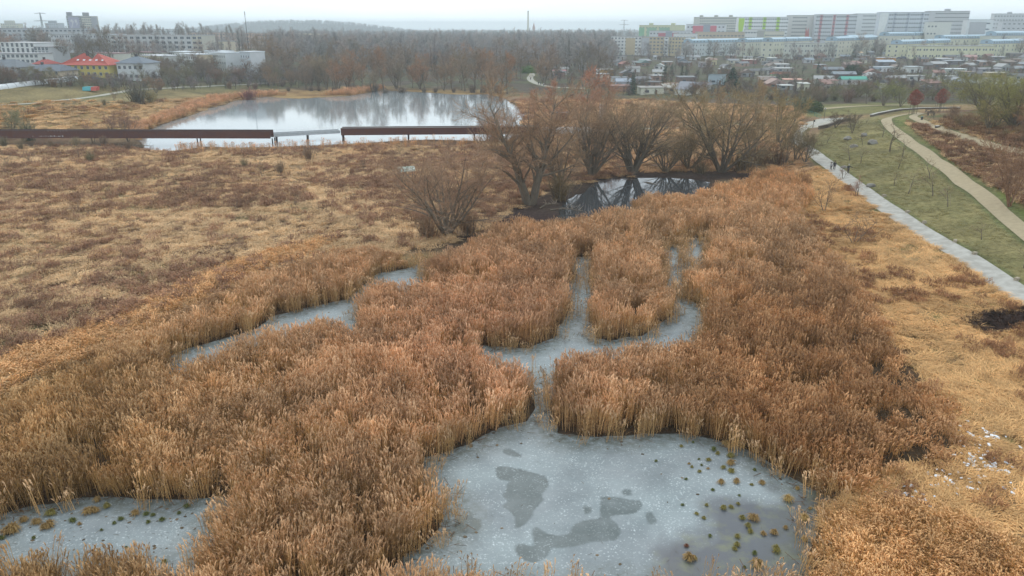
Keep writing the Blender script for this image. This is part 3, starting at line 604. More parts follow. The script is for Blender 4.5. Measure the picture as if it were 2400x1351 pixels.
def grass_in(name, polyp, dens, seed, kind, label, scale=1.0, tint=(1, 1, 1), avoid_reed=True):
    P, r = samp(polyp, dens, seed); P = P[visible(P, 0, 40)]
    k = (wsdf(P) > .6) & (pdist(P) > .25) & (sdf(P, SOIL) > 0)
    if avoid_reed: k &= (sdf(P, REED) > -3.5)
    P = P[k]; n = len(P)
    f1 = fbm(P[:, 0], P[:, 1], 8, 5); f1b = fbm(P[:, 0], P[:, 1], 22, 15); f2 = fbm(P[:, 0], P[:, 1], 3, 8); u = r.random(n)
    if kind == 'meadow':
        pf = .06+.44*ss(f1*.3+f1b*.5+f2*.2, .44, .60); forbm = u < pf; idx = r.integers(0, 3, n); lay = r.random(n) < .4; idx[lay] = r.integers(3, 6, lay.sum()); idx[forbm] = r.integers(6, 9, forbm.sum())
        hs = .65+.7*r.random(n)
    elif kind == 'gold':
        idx = r.integers(3, 6, n); st = r.random(n) < .2; idx[st] = r.integers(0, 3, st.sum()); fb = (f1 < .42) & (r.random(n) < .22); idx[fb] = r.integers(6, 9, fb.sum()); hs = .7+.8*f2; gn = (f1 > .56) & (r.random(n) < .35); idx[gn] = 9; hs[gn] = 1.3
    elif kind == 'bank':
        idx = r.integers(3, 6, n); fb = r.random(n) < .35+.4*ss(f2, .5, .6); idx[fb] = r.integers(6, 9, fb.sum()); hs = .6+.7*f2
    else:
        idx = np.full(n, 9); hs = .5+.6*r.random(n); hs *= .6
    wx = scale*(.8+.6*r.random(n)); rz = r.random(n)*6.28
    fl = (vn(P[:, 0], P[:, 1], 7, 66)-.5)*5; lay = (idx >= 3) & (idx < 6); rz[lay] = fl[lay]+r.normal(0, .45, lay.sum())
    tt = np.array(tint)*(.72+.56*fbm(P[:, 0], P[:, 1], 5, 67))[:, None]*(.85+.3*r.random((n, 1)))
    o = scatter(name, np.stack([P[:, 0], P[:, 1], hgt(P)-.03], 1), np.stack([r.normal(0, .08, n), r.normal(0, .08, n), rz], 1), np.stack([wx, wx, hs*scale], 1), idx, tt, tufts)
    o['label'] = label; print(name, n); return o
MEADOW = poly([(-150,360),(0,345),(320,350),(420,362),(640,355),(900,346),(1150,345),(1300,330),(1420,320),(1480,420),(1300,440),(1200,500),(1100,560),(960,600),(700,620),(300,780),(0,900),(-150,980)])
grass_in('dry_grass', MEADOW, 1.15, 31, 'meadow', 'tangled straw and reddish dead stems of the meadow', 1.25)
MEAD2 = poly([(1180,240),(1500,238),(1880,265),(1880,285),(1890,420),(1700,405),(1400,405),(1250,380),(1180,320)])
grass_in('dry_grass', MEAD2, .4, 32, 'gold', 'rusty brown grass behind the willows', 1.8, (.84, .74, .68))
GOLD = poly([(1830,440),(1920,400),(1990,455),(2250,640),(2440,760),(2620,900),(2620,1500),(1890,1500),(1900,1225),(1960,1160),(2190,1100),(2230,1050),(2150,900),(2030,740),(1920,560),(1850,480)])
grass_in('dry_grass', GOLD, 3.0, 33, 'gold', 'flattened golden grass between the reeds and the icy path', 1.0, (.98, .87, .68))
BBANK = poly([(2125,282,6.2),(2240,322,6),(2620,430,6),(2620,560,4),(2400,485,4),(2250,395,4.5),(2150,312,5.5)])
grass_in('dry_grass', BBANK, 1.6, 34, 'bank', 'brown brambles and grass on the bank between two sandy paths', 1.2, (.85, .84, .80))
LAWN = poly([(1900,345,1.5),(1925,308,1.8),(2060,275,5),(2110,330,4.5),(2250,445,3.5),(2600,690,2.5),(2600,840,1.5),(2400,700,1.2),(2250,597,1.2),(2100,490,1.2),(1980,410,1.2)])
grass_in('green_grass', LAWN, 1.1, 35, 'lawn', 'short green grass on the slope', 1.0, (.88,.84,.72))
LBANK = poly([(-150,262,1),(0,262,2),(350,246,1.5),(540,225,.8),(560,232),(350,304),(300,312),(-150,312)])
grass_in('dry_grass', LBANK, .22, 36, 'gold', 'pale dry grass on the bank left of the lake', 1.8, (.95, .9, .8))
UPB = poly([(2165,285,7),(2330,275,8.5),(2700,250,11),(2700,430,8.5),(2420,355,8),(2240,305,7)])
grass_in('dry_grass', UPB, .9, 37, 'bank', 'brown undergrowth above the upper path', 1.5, (.8, .78, .66))

BAND = poly([(-150,880,.8),(0,812,.8),(150,765,.8),(300,705,.8),(450,640,.8),(600,585,.8),(720,550,.8),(800,545,.8),(720,578,2),(600,618,2),(450,684,2),(300,748,2),(150,815,2),(0,872,2),(-150,945,2)])
P, r = samp(BAND, 2.6, 61); P = P[visible(P, 1, 60)]; n = len(P); e = -sdf(P, BAND); hs = .30*(.5+.9*fbm(P[:, 0], P[:, 1], 3, 62))*ss(e, -1, 2.5); wx = 1+.4*r.random(n)
scatter('reeds', np.stack([P[:, 0], P[:, 1], hgt(P)-.05], 1), np.stack([r.normal(0, .15, n), r.normal(0, .15, n), r.random(n)*6.28], 1), np.stack([wx, wx, hs], 1), r.integers(0, 6, n), np.array([1.12, .94, .70])*(.8+.4*r.random((n, 1))), reed_protos)['label'] = 'low golden reed belt between meadow and tall reeds'
P, r = samp(SOIL, 3, 63); n = len(P); M_dkf = mat('dark_stems', (.055,.03,.022), rough=.95, var=.4, tint=True)
dk = []
for i in range(2): q = forb(40, .6, .45, 440+i).copy(); q.materials.clear(); q.materials.append(M_dkf); dk.append(q)
scatter('dark_brush', np.stack([P[:, 0], P[:, 1], hgt(P)-.03], 1), np.stack([r.normal(0, .3, n), r.normal(0, .3, n), r.random(n)*6.28], 1), np.stack([np.full(n, 1.1), np.full(n, 1.1), .4+.5*r.random(n)], 1), r.integers(0, 2, n), np.ones((n, 3))*(.7+.8*r.random((n, 1))), dk)['label'] = 'nearly black heap of cut brush beside the icy path'

# ------------------------------------------------------------------ trees
M_bark = mat('bark', (.19,.155,.115), rough=.95, var=.3, scale=4, objcol=True, streak=True, bump=.3)
M_twig = mat('twigs', (.36,.285,.21), rough=.95, var=.25, scale=.8, objcol=True)
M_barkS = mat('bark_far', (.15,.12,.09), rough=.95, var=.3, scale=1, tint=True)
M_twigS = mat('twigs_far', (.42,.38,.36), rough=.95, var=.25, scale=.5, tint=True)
M_needle = mat('needles', (.045,.075,.045), rough=.9, var=.4, scale=1.5, objcol=True)
M_leaf = mat('leaves', (.07,.10,.04), rough=.85, var=.4, scale=1.5, objcol=True)
def tree_mesh(seed, h=14, stems=1, spread=.35, lean=0, r0=.28, limbs=9, subs=5, twigs=6, tl=1.0, tw=.035, up=.35, start=.25, droop=0.0, mats=None, fine=1, k0=6):
    R = random.Random(seed); A = MB(); B = MB(); V = Vector
    def rndperp(d):
        v = V((R.gauss(0, 1), R.gauss(0, 1), R.gauss(0, 1))); v -= d*v.dot(d); return v.normalized()
    def path(p, d, Ln, n, wander, upk):
        pts = [p.copy()]; dirs = [d.copy()]; st = Ln/n
        for i in range(n):
            d = (d+rndperp(d)*wander+V((0, 0, upk))*(1/n)).normalized(); p = p+d*st; pts.append(p.copy()); dirs.append(d.copy())
        return pts, dirs
    def at(pts, dirs, t):
        f = t*(len(pts)-1); i = min(int(f), len(pts)-2); return pts[i].lerp(pts[i+1], f-i), dirs[min(i+1, len(dirs)-1)]
    def twig(p, d, Ln, w_):
        s_ = rndperp(d); m_ = p+d*Ln*.5+rndperp(d)*Ln*.06; e = p+d*Ln+V((0, 0, -droop*Ln))+rndperp(d)*Ln*.1
        B.ribbon([p, m_, e], [w_, w_*.8, w_*.35], s_)
        for q in range(fine):
            t = R.uniform(.25, .95); b0 = p.lerp(e, t); dd = (d+rndperp(d)*R.uniform(.4, .9)+V((0, 0, .15))).normalized(); e2 = b0+dd*Ln*R.uniform(.3, .6)+V((0, 0, -droop*Ln*.4))
            B.ribbon([b0, e2], [w_*.8, w_*.3], rndperp(dd))
    for s in range(stems):
        a = 6.283*s/stems+R.uniform(-.5, .5); sp = spread*R.uniform(.55, 1.3) if stems > 1 else lean
        d = V((math.cos(a)*sp, math.sin(a)*sp, 1)).normalized(); hh = h*R.uniform(.72, 1.0) if stems > 1 else h
        r_ = r0*(R.uniform(.65, 1) if stems > 1 else 1)
        pts, dirs = path(V((math.cos(a), math.sin(a), 0))*(.25*r0 if stems > 1 else 0)-V((0, 0, .3)), d, hh*.93, 9, .09, .12)
        A.tube(pts, [r_*(1-.93*(i/9)**.9)*(1.25 if i == 0 else 1) for i in range(10)], k0)
        for l in range(limbs):
            t = start+(.97-start)*((l+R.random()*.8)/limbs); p, dd = at(pts, dirs, min(t, .98))
            ang_ = R.uniform(.5, 1.05) if up < .6 else R.uniform(.25, .5)
            ld = (dd*math.cos(ang_)+rndperp(dd)*math.sin(ang_)).normalized(); LL = hh*(.50-.30*t)*R.uniform(.7, 1.15)*(1 if up < .6 else .6)
            lr = max(.015, r_*(1-.9*t)*.55)
            p2, d2 = path(p, ld, LL, 5, .14, up)
            A.tube(p2, [lr*(1-.85*i/5) for i in range(6)], 4, cap=False)
            for u in range(subs):
                t2 = .22+.76*(u+R.random())/subs; q, qd = at(p2, d2, min(t2, .98))
                sd_ = (qd*.75+rndperp(qd)*R.uniform(.4, .85)).normalized(); SL = LL*(.5-.25*t2)*R.uniform(.7, 1.3)+.3
                p3, d3 = path(q, sd_, SL, 3, .16, up*.6)
                A.ribbon(p3, [lr*.55, lr*.42, lr*.3, lr*.12], rndperp(sd_))
                for v in range(twigs):
                    t3 = (v+R.random())/twigs; z, zd = at(p3, d3, min(t3, .98))
                    twig(z, (zd*.8+rndperp(zd)*R.uniform(.3, .9)+V((0, 0, up*.3))).normalized(), tl*R.uniform(.5, 1.2), tw)
            for v in range(twigs):
                t3 = .3+.7*(v+R.random())/twigs; z, zd = at(p2, d2, min(t3, .98)); twig(z, (zd*.8+rndperp(zd)*.7).normalized(), tl*R.uniform(.6, 1.2), tw)
    m_ = mats or (M_bark, M_twig)
    return A.mesh('trunk', m_[0]), B.mesh('crown', m_[1])
def conifer_mesh(seed, h=9, rad=2.4, n=16, dens=26, mt=None, col_=.35):
    R = random.Random(seed); A = MB(); B = MB(); A.tube([(0, 0, -.2), (0, 0, h*.5), (0, 0, h)], [.16, .1, .02], 5)
    for i in range(n):
        t = i/n; z = h*(.08+.9*t); rr = rad*(1-t)**.8*R.uniform(.8, 1.15)+.12
        for k in range(int(dens*(1-t*.6))):
            a = R.uniform(0, 6.283); q = R.uniform(.25, 1)*rr; p = Vector((q*math.cos(a), q*math.sin(a), z-q*.25+R.uniform(-.25, .25))); d = Vector((math.cos(a), math.sin(a), R.uniform(-.5, .3)))
            s = Vector((-math.sin(a), math.cos(a), R.uniform(-.6, .6))); L_ = .35+rr*.22
            B.ribbon([p-d*L_*.4, p+d*L_*.3, p+d*L_*.7], [col_, col_*.9, .05], s)
    return A.mesh('trunk', M_bark), B.mesh('crown', mt or M_needle)
def bush_mesh(seed, h=2.5, rad=2.0, n=70, leaves=0, tw=.03, lm=None):
    R = random.Random(seed); A = MB(); B = MB()
    for i in range(n):
        a = R.uniform(0, 6.283); sp = R.uniform(.05, .85)*rad/h; d = Vector((math.cos(a)*sp, math.sin(a)*sp, 1)).normalized(); L_ = h*R.uniform(.6, 1.08)
        p0 = Vector((R.gauss(0, .12)*rad, R.gauss(0, .12)*rad, -.1)); p1 = p0+d*L_*.5; p2 = p0+d*L_+Vector((R.gauss(0, .1), R.gauss(0, .1), 0))*h*.5
        (A if i < n//5 else B).ribbon([p0, p1, p2], [tw*1.8, tw*1.3, tw*.5], Vector((-d.y, d.x, .1)).normalized() if d.x or d.y else (1, 0, 0))
        for k in range(9):
            t = R.uniform(.3, 1); b0 = p0.lerp(p2, t); dd = Vector((R.gauss(0, 1), R.gauss(0, 1), R.uniform(.2, 1.6))).normalized(); e = b0+dd*h*R.uniform(.1, .28)
            B.ribbon([b0, e], [tw*.9, tw*.4], Vector((R.gauss(0, 1), R.gauss(0, 1), 0)).normalized())
    for i in range(leaves):
        a = R.uniform(0, 6.283); u = R.uniform(0, 1); q = rad*math.sqrt(R.uniform(.1, 1)); z = h*(.1+.85*u)*math.sqrt(max(.05, 1-(q/rad)**2*.8)); p = Vector((q*math.cos(a), q*math.sin(a), z))
        s = Vector((R.gauss(0, 1), R.gauss(0, 1), R.gauss(0, 1))).normalized(); t_ = s.orthogonal().normalized(); l = .16
        B.quad(tuple(p-s*l), tuple(p+t_*l*.7), tuple(p+s*l), tuple(p-t_*l*.7))
    return A.mesh('stem', M_bark), B.mesh('foliage', lm or M_twig)
TR = {
 'willow': [tree_mesh(1001+i, 17, 9, .55, 0, .34, 10, 7, 7, 1.1, .036, .30, .18, fine=2) for i in range(3)],
 'vase': [tree_mesh(1021, 21, 11, .42, 0, .42, 11, 7, 6, 1.2, .034, .42, .16, fine=2)],
 'old': [tree_mesh(1031, 18, 4, .42, 0, .60, 15, 8, 8, 1.2, .038, .25, .25, fine=2, k0=8)],
 'round': [tree_mesh(1041+i, 14, 1, 0, .1, .28, 18, 6, 7, 1.1, .06, .25, .22, fine=2) for i in range(4)],
 'multi': [tree_mesh(1051+i, 11, 5, .4, 0, .2, 7, 5, 6, 1.0, .06, .3, .18, fine=2) for i in range(3)],
 'poplar': [tree_mesh(1061+i, 20, 1, 0, .02, .3, 26, 4, 5, 1.2, .07, .9, .12, fine=1) for i in range(2)],
 'small': [tree_mesh(1071+i, 5.5, 3, .38, 0, .09, 5, 4, 5, .6, .03, .3, .25, fine=1) for i in range(3)],
 'sapling': [tree_mesh(1081+i, 3.6, 1, 0, .03, .075, 9, 3, 2, .4, .035, .25, .38, fine=0, k0=5) for i in range(4)],
 'spruce': [conifer_mesh(1091+i, 9, 2.3, 18, 34) for i in range(2)], 'cypress': [conifer_mesh(1095, 5, .75, 14, 24, col_=.25)], 'pine': [conifer_mesh(1097, 12, 5.2, 16, 80, col_=.6)],
 'bush': [bush_mesh(1101+i, 2.5, 2.0, 80, 0, .035) for i in range(3)], 'evergreen': [bush_mesh(1111, 2.8, 2.3, 40, 1600, .03, M_leaf)],
}
KIND = {'willow': 'willow_tree', 'vase': 'willow_tree', 'old': 'willow_tree', 'round': 'bare_tree', 'multi': 'bare_tree', 'poplar': 'poplar_tree', 'small': 'small_tree', 'sapling': 'sapling', 'spruce': 'spruce_tree', 'cypress': 'cypress_tree', 'pine': 'pine_tree', 'bush': 'bush', 'evergreen': 'evergreen_bush'}
HGT = {'willow': 17*.93, 'vase': 21*.93, 'old': 18*.93, 'round': 13, 'multi': 10.5, 'poplar': 19, 'small': 5.3, 'sapling': 3.4, 'spruce': 9, 'cypress': 5, 'pine': 12, 'bush': 2.4, 'evergreen': 2.6}
Rt = random.Random(77)
def tree(kind, x, y, z, h, label=None, cat='tree', group=None, col=(1, 1, 1), bark=None, var=None, wid=1.0, rz=None, tilt=None):
    v = TR[kind][var if var is not None else Rt.randrange(len(TR[kind]))]; s = h/HGT[kind]
    root = empty(KIND[kind], (x, y, z), Rt.uniform(0, 6.28) if rz is None else rz)
    if tilt: root.rotation_euler = (tilt[0], tilt[1], root.rotation_euler[2])
    root.scale = (s*wid, s*wid, s)
    bushy = kind in ('bush', 'evergreen')
    for nm, me_, cc in (('stem' if bushy else 'trunk', v[0], bark or (1, 1, 1)), ('foliage' if bushy else 'crown', v[1], col)):
        o = link(nm, me_, root); o.color = (*cc, 1)
    tag(root, label, cat, group); return root
ORD = 'first second third fourth fifth sixth seventh eighth ninth tenth eleventh twelfth thirteenth fourteenth fifteenth sixteenth seventeenth eighteenth nineteenth twentieth'.split()
TENS = {2: 'twenty', 3: 'thirty', 4: 'forty', 5: 'fifty', 6: 'sixty', 7: 'seventy', 8: 'eighty', 9: 'ninety'}
TENTH = {2: 'twentieth', 3: 'thirtieth', 4: 'fortieth', 5: 'fiftieth', 6: 'sixtieth', 7: 'seventieth', 8: 'eightieth', 9: 'ninetieth'}
def ordw(i):
    if i <= 20: return ORD[i-1]
    if i >= 100: return 'hundredth' if i == 100 else 'hundred-and-'+ordw(i-100)
    t, u = divmod(i, 10); return TENTH[t] if u == 0 else TENS[t]+'-'+ORD[u-1]
def rank(objs, fmt):
    """name each one by where it stands in its row, counted from the left"""
    objs.sort(key=lambda o: o.location.x/max(o.location.y, 1))
    for i, o in enumerate(objs): o['label'] = fmt(o, ordw(i+1))
def tpx(kind, px, pb, pt, label, col=(1, 1, 1), dz=0, hmax=40, **k):
    x, y, z = place(px, pb); h = min(hmax, Zat(y, pt)-z); return tree(kind, x, y, z-.05+dz, h, label, col=col, **k)
BR = (1.0, .9, .8); GR = (.85, .9, .95); OL = (.95, 1.0, .6); RD = (1.25, .82, .68); DK = (.6, .58, .6)
# the big willows by the dark pool
tpx('willow', 1048, 552, 318, 'low spreading many-stemmed willow in front of the little green roof', (1.1,.88,.74), var=0, wid=1.18, group='big bare trees round the dark pool')
tpx('old', 1242, 478, 218, 'tallest gnarled tree with thick leaning trunk beside the dark pool', (1.05,.84,.68), rz=2.2, wid=1.25, group='big bare trees round the dark pool')
tpx('vase', 1388, 414, 205, 'vase-shaped tree on the dark pool bank, just left of its forked neighbour', (1.05,.88,.72), rz=.5, wid=1.05, group='big bare trees round the dark pool')
tpx('vase', 1482, 408, 200, 'fan-shaped tree with long straight limbs rising from the dark pool edge', (1.0,.92,.74), rz=2.6, wid=1.15, group='big bare trees round the dark pool')
tpx('willow', 1690, 404, 185, 'broad tangled olive-brown willow at the pool end nearest the icy path', (1.0,.94,.68), var=1, wid=1.2, group='big bare trees round the dark pool')
tpx('willow', 1615, 398, 285, 'low leaning willow with twigs over the dark pool, beside the broad one', (.95,.88,.66), var=2, wid=1.2, group='big bare trees round the dark pool')
tpx('multi', 1825, 338, 205, 'olive tree with curving limbs standing behind the gravel side path', (1.0,.95,.62), var=0, wid=1.0)
tpx('multi', 1840, 385, 262, 'slender forked tree beside the brown thicket near the icy path', (.95,.9,.65), var=1, wid=.8)
tpx('multi', 1887, 382, 300, 'dark rounded shrub-like tree leaning over the icy path', (.8,.8,.62), var=2, wid=1.1)
tpx('bush', 1780, 392, 335, 'brown twiggy bush under the broad willow', (.8,.65,.5), wid=1.6, cat='bush')
tpx('bush', 1735, 402, 345, 'grey-brown bush between the broad willow and the brown thicket', (.75,.68,.5), wid=1.5, cat='bush')
tpx('bush', 1815, 388, 340, 'dense dark brown thicket next to the slender forked tree', (.65,.5,.4), wid=1.7, cat='bush')
tpx('bush', 1310, 470, 405, 'dark bush at the foot of the tallest gnarled tree', (.75,.68,.5), wid=1.2, cat='bush')
tpx('round', 1372, 330, 178, 'reddish-brown full-crowned tree behind the vase-shaped tree', (1.35,.85,.72), wid=1.15, var=0)
tpx('round', 1290, 325, 205, 'smaller reddish tree left of the full-crowned reddish one', (1.3,.9,.76), wid=1.0, var=1)
tpx('round', 1420, 322, 200, 'reddish tree right of the full-crowned reddish one, partly hidden', (1.25,.86,.72), wid=1.0, var=2)
tpx('round', 1235, 330, 225, 'rusty tree by the lake end behind the tallest gnarled tree', (1.35,.88,.7), wid=1.0, var=3)
tpx('bush', 1160, 330, 262, 'rusty bush at the near corner of the lake', (1.3,.85,.68), wid=1.2, cat='bush')
tpx('round', 1770, 300, 200, 'pale brown tree behind the gravel side path, left of the curving one', (1.15,1.0,.75), wid=1.0, var=1)
tpx('round', 1690, 298, 215, 'light brown tree standing farther back behind the broad willow', (1.15,.98,.74), wid=1.0, var=3)
tpx('multi', 1756, 396, 250, 'brown many-stemmed tree between the broad willow and the icy path', (.9,.78,.6), var=2, wid=.9)
tpx('willow', 1560, 404, 300, 'low many-stemmed willow between fan-shaped tree and broad willow', (.95,.85,.62), var=0, wid=1.2)
tpx('multi', 1865, 378, 300, 'small dark tree just left of the leaning one at the icy path', (.7,.68,.52), var=0, wid=1.2)
tpx('willow', 1310, 440, 290, 'slim brown trees clump behind the tallest gnarled tree', (1.0,.85,.68), var=1, wid=.9)
tpx('bush', 1000, 560, 500, 'bramble bush at the foot of the low spreading willow, left side', (.95,.75,.6), wid=1.3, cat='bush')
tpx('bush', 1095, 552, 492, 'bramble bush at the foot of the low spreading willow, right side', (.9,.72,.58), wid=1.3, cat='bush')
tpx('bush', 1640, 408, 372, 'bush overhanging the right end of the dark pool', (.75,.68,.5), wid=1.3, cat='bush')
# meadow shrubs
ms = []
for px, pb, pt, k_, cc in ((138,392,355,'small',(.95,.7,.62)),(70,388,352,'small',(.8,.7,.6)),(15,392,355,'small',(.75,.7,.6)),(185,368,325,'small',(.85,.75,.62)),(212,382,352,'bush',(.7,.75,.5)),(183,500,465,'small',(.9,.7,.65)),(257,455,425,'small',(.95,.85,.6)),
    (555,492,458,'small',(.9,.7,.65)),(692,482,440,'small',(.85,.7,.62)),(722,376,338,'bush',(.85,.72,.65)),(742,368,340,'small',(.85,.72,.65)),(614,416,372,'small',(.85,.75,.6)),(657,408,376,'bush',(.8,.7,.6)),(937,363,335,'small',(.7,.62,.5)),(852,400,368,'small',(.8,.7,.6)),(572,392,372,'bush',(.8,.85,.6)),(825,410,392,'bush',(.9,.6,.5))):
    ms.append(tpx(k_, px, pb, pt, None, cc, cat='shrub', group='bare shrubs scattered over the meadow'))
rank(ms, lambda o, w_: 'small bare shrub in the straw meadow, %s from the left among the meadow shrubs' % w_)
# around the left bridge and the left bank
bl = []
for px, pb, pt, k_, cc in ((30,318,245,'multi',(.8,.95,.7)),(70,330,278,'bush',(.55,.66,.5)),(-30,325,250,'multi',(.8,.95,.7)),(218,335,270,'small',(1.0,.72,.68)),(262,318,268,'multi',(.95,.72,.68)),(300,330,262,'multi',(.95,.72,.68)),(180,345,320,'bush',(.8,.8,.6)),(245,345,318,'bush',(.75,.65,.58)),(50,352,330,'bush',(.7,.7,.6)),(120,348,326,'bush',(.7,.62,.5)),(300,352,332,'bush',(.65,.55,.5)),(10,345,318,'bush',(.55,.6,.5))):
    bl.append(tpx(k_, px, pb, pt, None, cc, cat='tree' if k_ in ('multi', 'small') else 'bush', group='trees and bushes along the rusty walkway'))
rank(bl, lambda o, w_: '%s %s by the rusty walkway, %s from the left in that row' % ('thorny', o['category'], w_))
tpx('bush', 322, 242, 196, 'dark round dense bush clump on the grassy bank left of the lake', (.42,.50,.52), cat='bush', wid=1.6)
tpx('bush', 354, 243, 212, 'olive bush touching the dark dense bush clump', (.8,.85,.5), cat='bush', wid=1.2)
tpx('bush', 585, 232, 204, 'dark red dome-shaped bush at the water, left end of the far shore', (.85,.42,.48), cat='bush', wid=1.5, dz=-.1)
tpx('small', 268, 240, 205, 'lone bare tree beside the dark dense bush clump', (.85,.75,.65))
tpx('small', 163, 240, 218, 'tiny bare tree on the green edge below the long white tunnel', (.9,.85,.6))
tpx('bush', 245, 247, 232, 'low grey-green bush on the bank below the lone bare tree', (.7,.75,.6), cat='bush')
# shrub belt between houses and bank
sb = []; rr = random.Random(5)
for i in range(58):
    px = -60+i*14.5+rr.uniform(-8, 8); far = rr.random()
    pb = (212-far*22 if px < 260 else 222-far*30) if px < 420 else 212-far*26
    if 195 > px > -40 and pb > 205: pb = 202
    x, y, z = place(px, pb); cc = rr.choice([(.72,.66,.68),(.78,.62,.62),(.7,.78,.62),(.62,.62,.66),(.88,.7,.6),(.75,.8,.7)])
    k_ = rr.choice(['multi', 'multi', 'round', 'bush']); h = rr.uniform(4.5, 8.5) if k_ != 'bush' else rr.uniform(2.5, 4.5)
    if 130 < px < 345: h *= .62
    sb.append(tree(k_, x, y, z, h, None, 'bush' if k_ == 'bush' else 'tree', 'bare trees and bushes between the villas and the lake bank', cc, wid=1.25))
rank(sb, lambda o, w_: 'bare grey-brown %s in the belt below the villas, %s from the left' % (o['category'], w_))
# far shore of the lake
fs = []
for i in range(30):
    px = 640+i*19+rr.uniform(-7, 7); pb = 213+rr.uniform(-9, 3) if px < 900 else 216+rr.uniform(-10, 2)
    if px > 1120: pb = 224+rr.uniform(-8, 4)
    x, y, z = place(px, pb); k_ = rr.choice(['round', 'round', 'multi']); h = rr.uniform(9, 17) if px > 720 else rr.uniform(6, 10)
    cc = rr.choice([(.82,.74,.70),(.95,.80,.68),(.78,.76,.76),(1.12,.80,.62),(.85,.82,.72)])
    fs.append(tree(k_, x, y, z, h, None, 'tree', 'trees along the far shore of the lake', cc, wid=rr.uniform(.85, 1.15)))
for i in range(14):
    px = 680+i*38+rr.uniform(-12, 12); x, y, z = place(px, 217 if px > 900 else 214); fs.append(tree('bush', x, y, z, rr.uniform(2, 4), None, 'bush', 'trees along the far shore of the lake', (.7,.66,.66), wid=1.6))
rank(fs, lambda o, w_: 'bare %s on the far shore of the lake, %s from the left' % (o['category'], w_))
# the wood behind the lake: the nearer trees one by one, the rest as one mass
wd_ = []
for i in range(70):
    px = 575+rr.random()*860; pb = rr.uniform(150, 203); x, y, z = place(px, pb)
    cc = rr.choice([(.75,.74,.76),(.85,.78,.74),(.9,.84,.78),(.7,.75,.74),(.8,.72,.72),(.95,.8,.7)])
    if 930 < px < 1130 and rr.random() < .35: cc = (1.3,.92,.74)
    wd_.append(tree(rr.choice(['round', 'round', 'multi']), x, y, z, rr.uniform(10, 17), None, 'tree', 'front trees of the wood behind the lake', cc, wid=rr.uniform(.9, 1.3)))
rank(wd_, lambda o, w_: 'bare hazy tree in the front of the wood beyond the lake, %s from the left' % w_)
far_protos = []
for i in range(4):
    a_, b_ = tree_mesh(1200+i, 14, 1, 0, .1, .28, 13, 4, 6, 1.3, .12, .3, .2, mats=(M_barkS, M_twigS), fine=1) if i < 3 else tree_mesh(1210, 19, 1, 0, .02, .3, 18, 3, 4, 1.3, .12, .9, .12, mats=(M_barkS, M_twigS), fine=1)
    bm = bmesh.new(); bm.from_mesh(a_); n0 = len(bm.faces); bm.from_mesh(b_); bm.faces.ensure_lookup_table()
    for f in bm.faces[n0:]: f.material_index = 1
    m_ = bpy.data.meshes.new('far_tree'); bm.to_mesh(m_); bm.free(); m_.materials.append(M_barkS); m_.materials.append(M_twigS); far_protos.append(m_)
def far_wood(name, P, seed, hlo, hhi, label, tints, pop=.1):
    r = np.random.default_rng(seed); n = len(P); hs = r.uniform(hlo, hhi, n)/13; wx = hs*r.uniform(.95, 1.4, n)
    idx = r.integers(0, 3, n); idx[r.random(n) < pop] = 3; tints = np.array(tints)
    o = scatter(name, np.stack([P[:, 0], P[:, 1], land(P)-.3], 1), np.stack([np.zeros(n), np.zeros(n), r.random(n)*6.28], 1), np.stack([wx, wx, hs], 1), idx, tints[r.integers(0, len(tints), n)], far_protos); o['label'] = label
bt_ = []
for i in range(46):
    px = 330+rr.random()*440; pb = rr.uniform(166, 198); x, y, z = place(px, pb)
    bt_.append(tree(rr.choice(['round', 'multi', 'round']), x, y, z, rr.uniform(6, 9.5), None, 'tree', 'second row of bare trees before the flat-roofed houses', rr.choice([(.72,.72,.76),(.78,.7,.72),(.7,.76,.7),(.66,.66,.7)]), wid=1.35))
rank(bt_, lambda o, w_: 'bare grey tree just below the flat-roofed houses, %s from the left' % w_)
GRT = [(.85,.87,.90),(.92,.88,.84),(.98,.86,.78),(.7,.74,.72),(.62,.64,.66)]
r = np.random.default_rng(81)
def fanpts(n, px0, px1, D0, D1, p=1.0):
    D = D0*(D1/D0)**(r.random(n)**p); px = px0+(px1-px0)*r.random(n); zc = D*CT+CH*ST; return np.stack([(px-IW/2)/FPX*zc, D], 1)
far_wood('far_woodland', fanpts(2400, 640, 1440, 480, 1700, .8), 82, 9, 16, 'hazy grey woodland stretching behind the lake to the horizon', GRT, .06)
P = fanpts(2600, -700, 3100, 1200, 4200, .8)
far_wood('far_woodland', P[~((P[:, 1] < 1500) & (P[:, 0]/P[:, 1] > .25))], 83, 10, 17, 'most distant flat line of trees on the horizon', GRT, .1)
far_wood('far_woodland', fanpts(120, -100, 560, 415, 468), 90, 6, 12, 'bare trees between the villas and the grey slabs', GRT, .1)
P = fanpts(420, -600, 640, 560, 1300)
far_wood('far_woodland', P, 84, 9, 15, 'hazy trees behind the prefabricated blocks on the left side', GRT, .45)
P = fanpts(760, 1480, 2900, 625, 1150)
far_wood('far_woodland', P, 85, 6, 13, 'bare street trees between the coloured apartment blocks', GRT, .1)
def polypts(pts, n, seed):
    r = np.random.default_rng(seed); q = np.array(pts, float); lo = q.min(0); hi = q.max(0); S = r.random((n*4, 2))*(hi-lo)+lo; S = S[sdf(S, q) < 0][:n]
    return np.array([place(a, b_)[:2] for a, b_ in S])
P = polypts([(-40,188),(120,196),(330,196),(430,170),(800,165),(800,200),(640,206),(420,214),(250,214),(200,205),(100,203),(-40,206)], 420, 86)
far_wood('thicket', P, 87, 2.2, 5.0, 'dense bare thicket between the villas and the lake bank', [(.62,.58,.62),(.7,.62,.6),(.6,.66,.56),(.55,.55,.58)], 0)
P = polypts([(1270,205),(1300,150),(1450,126),(2420,120),(2420,236),(2250,238),(1900,240),(1750,238),(1500,232),(1400,215)], 950, 88)
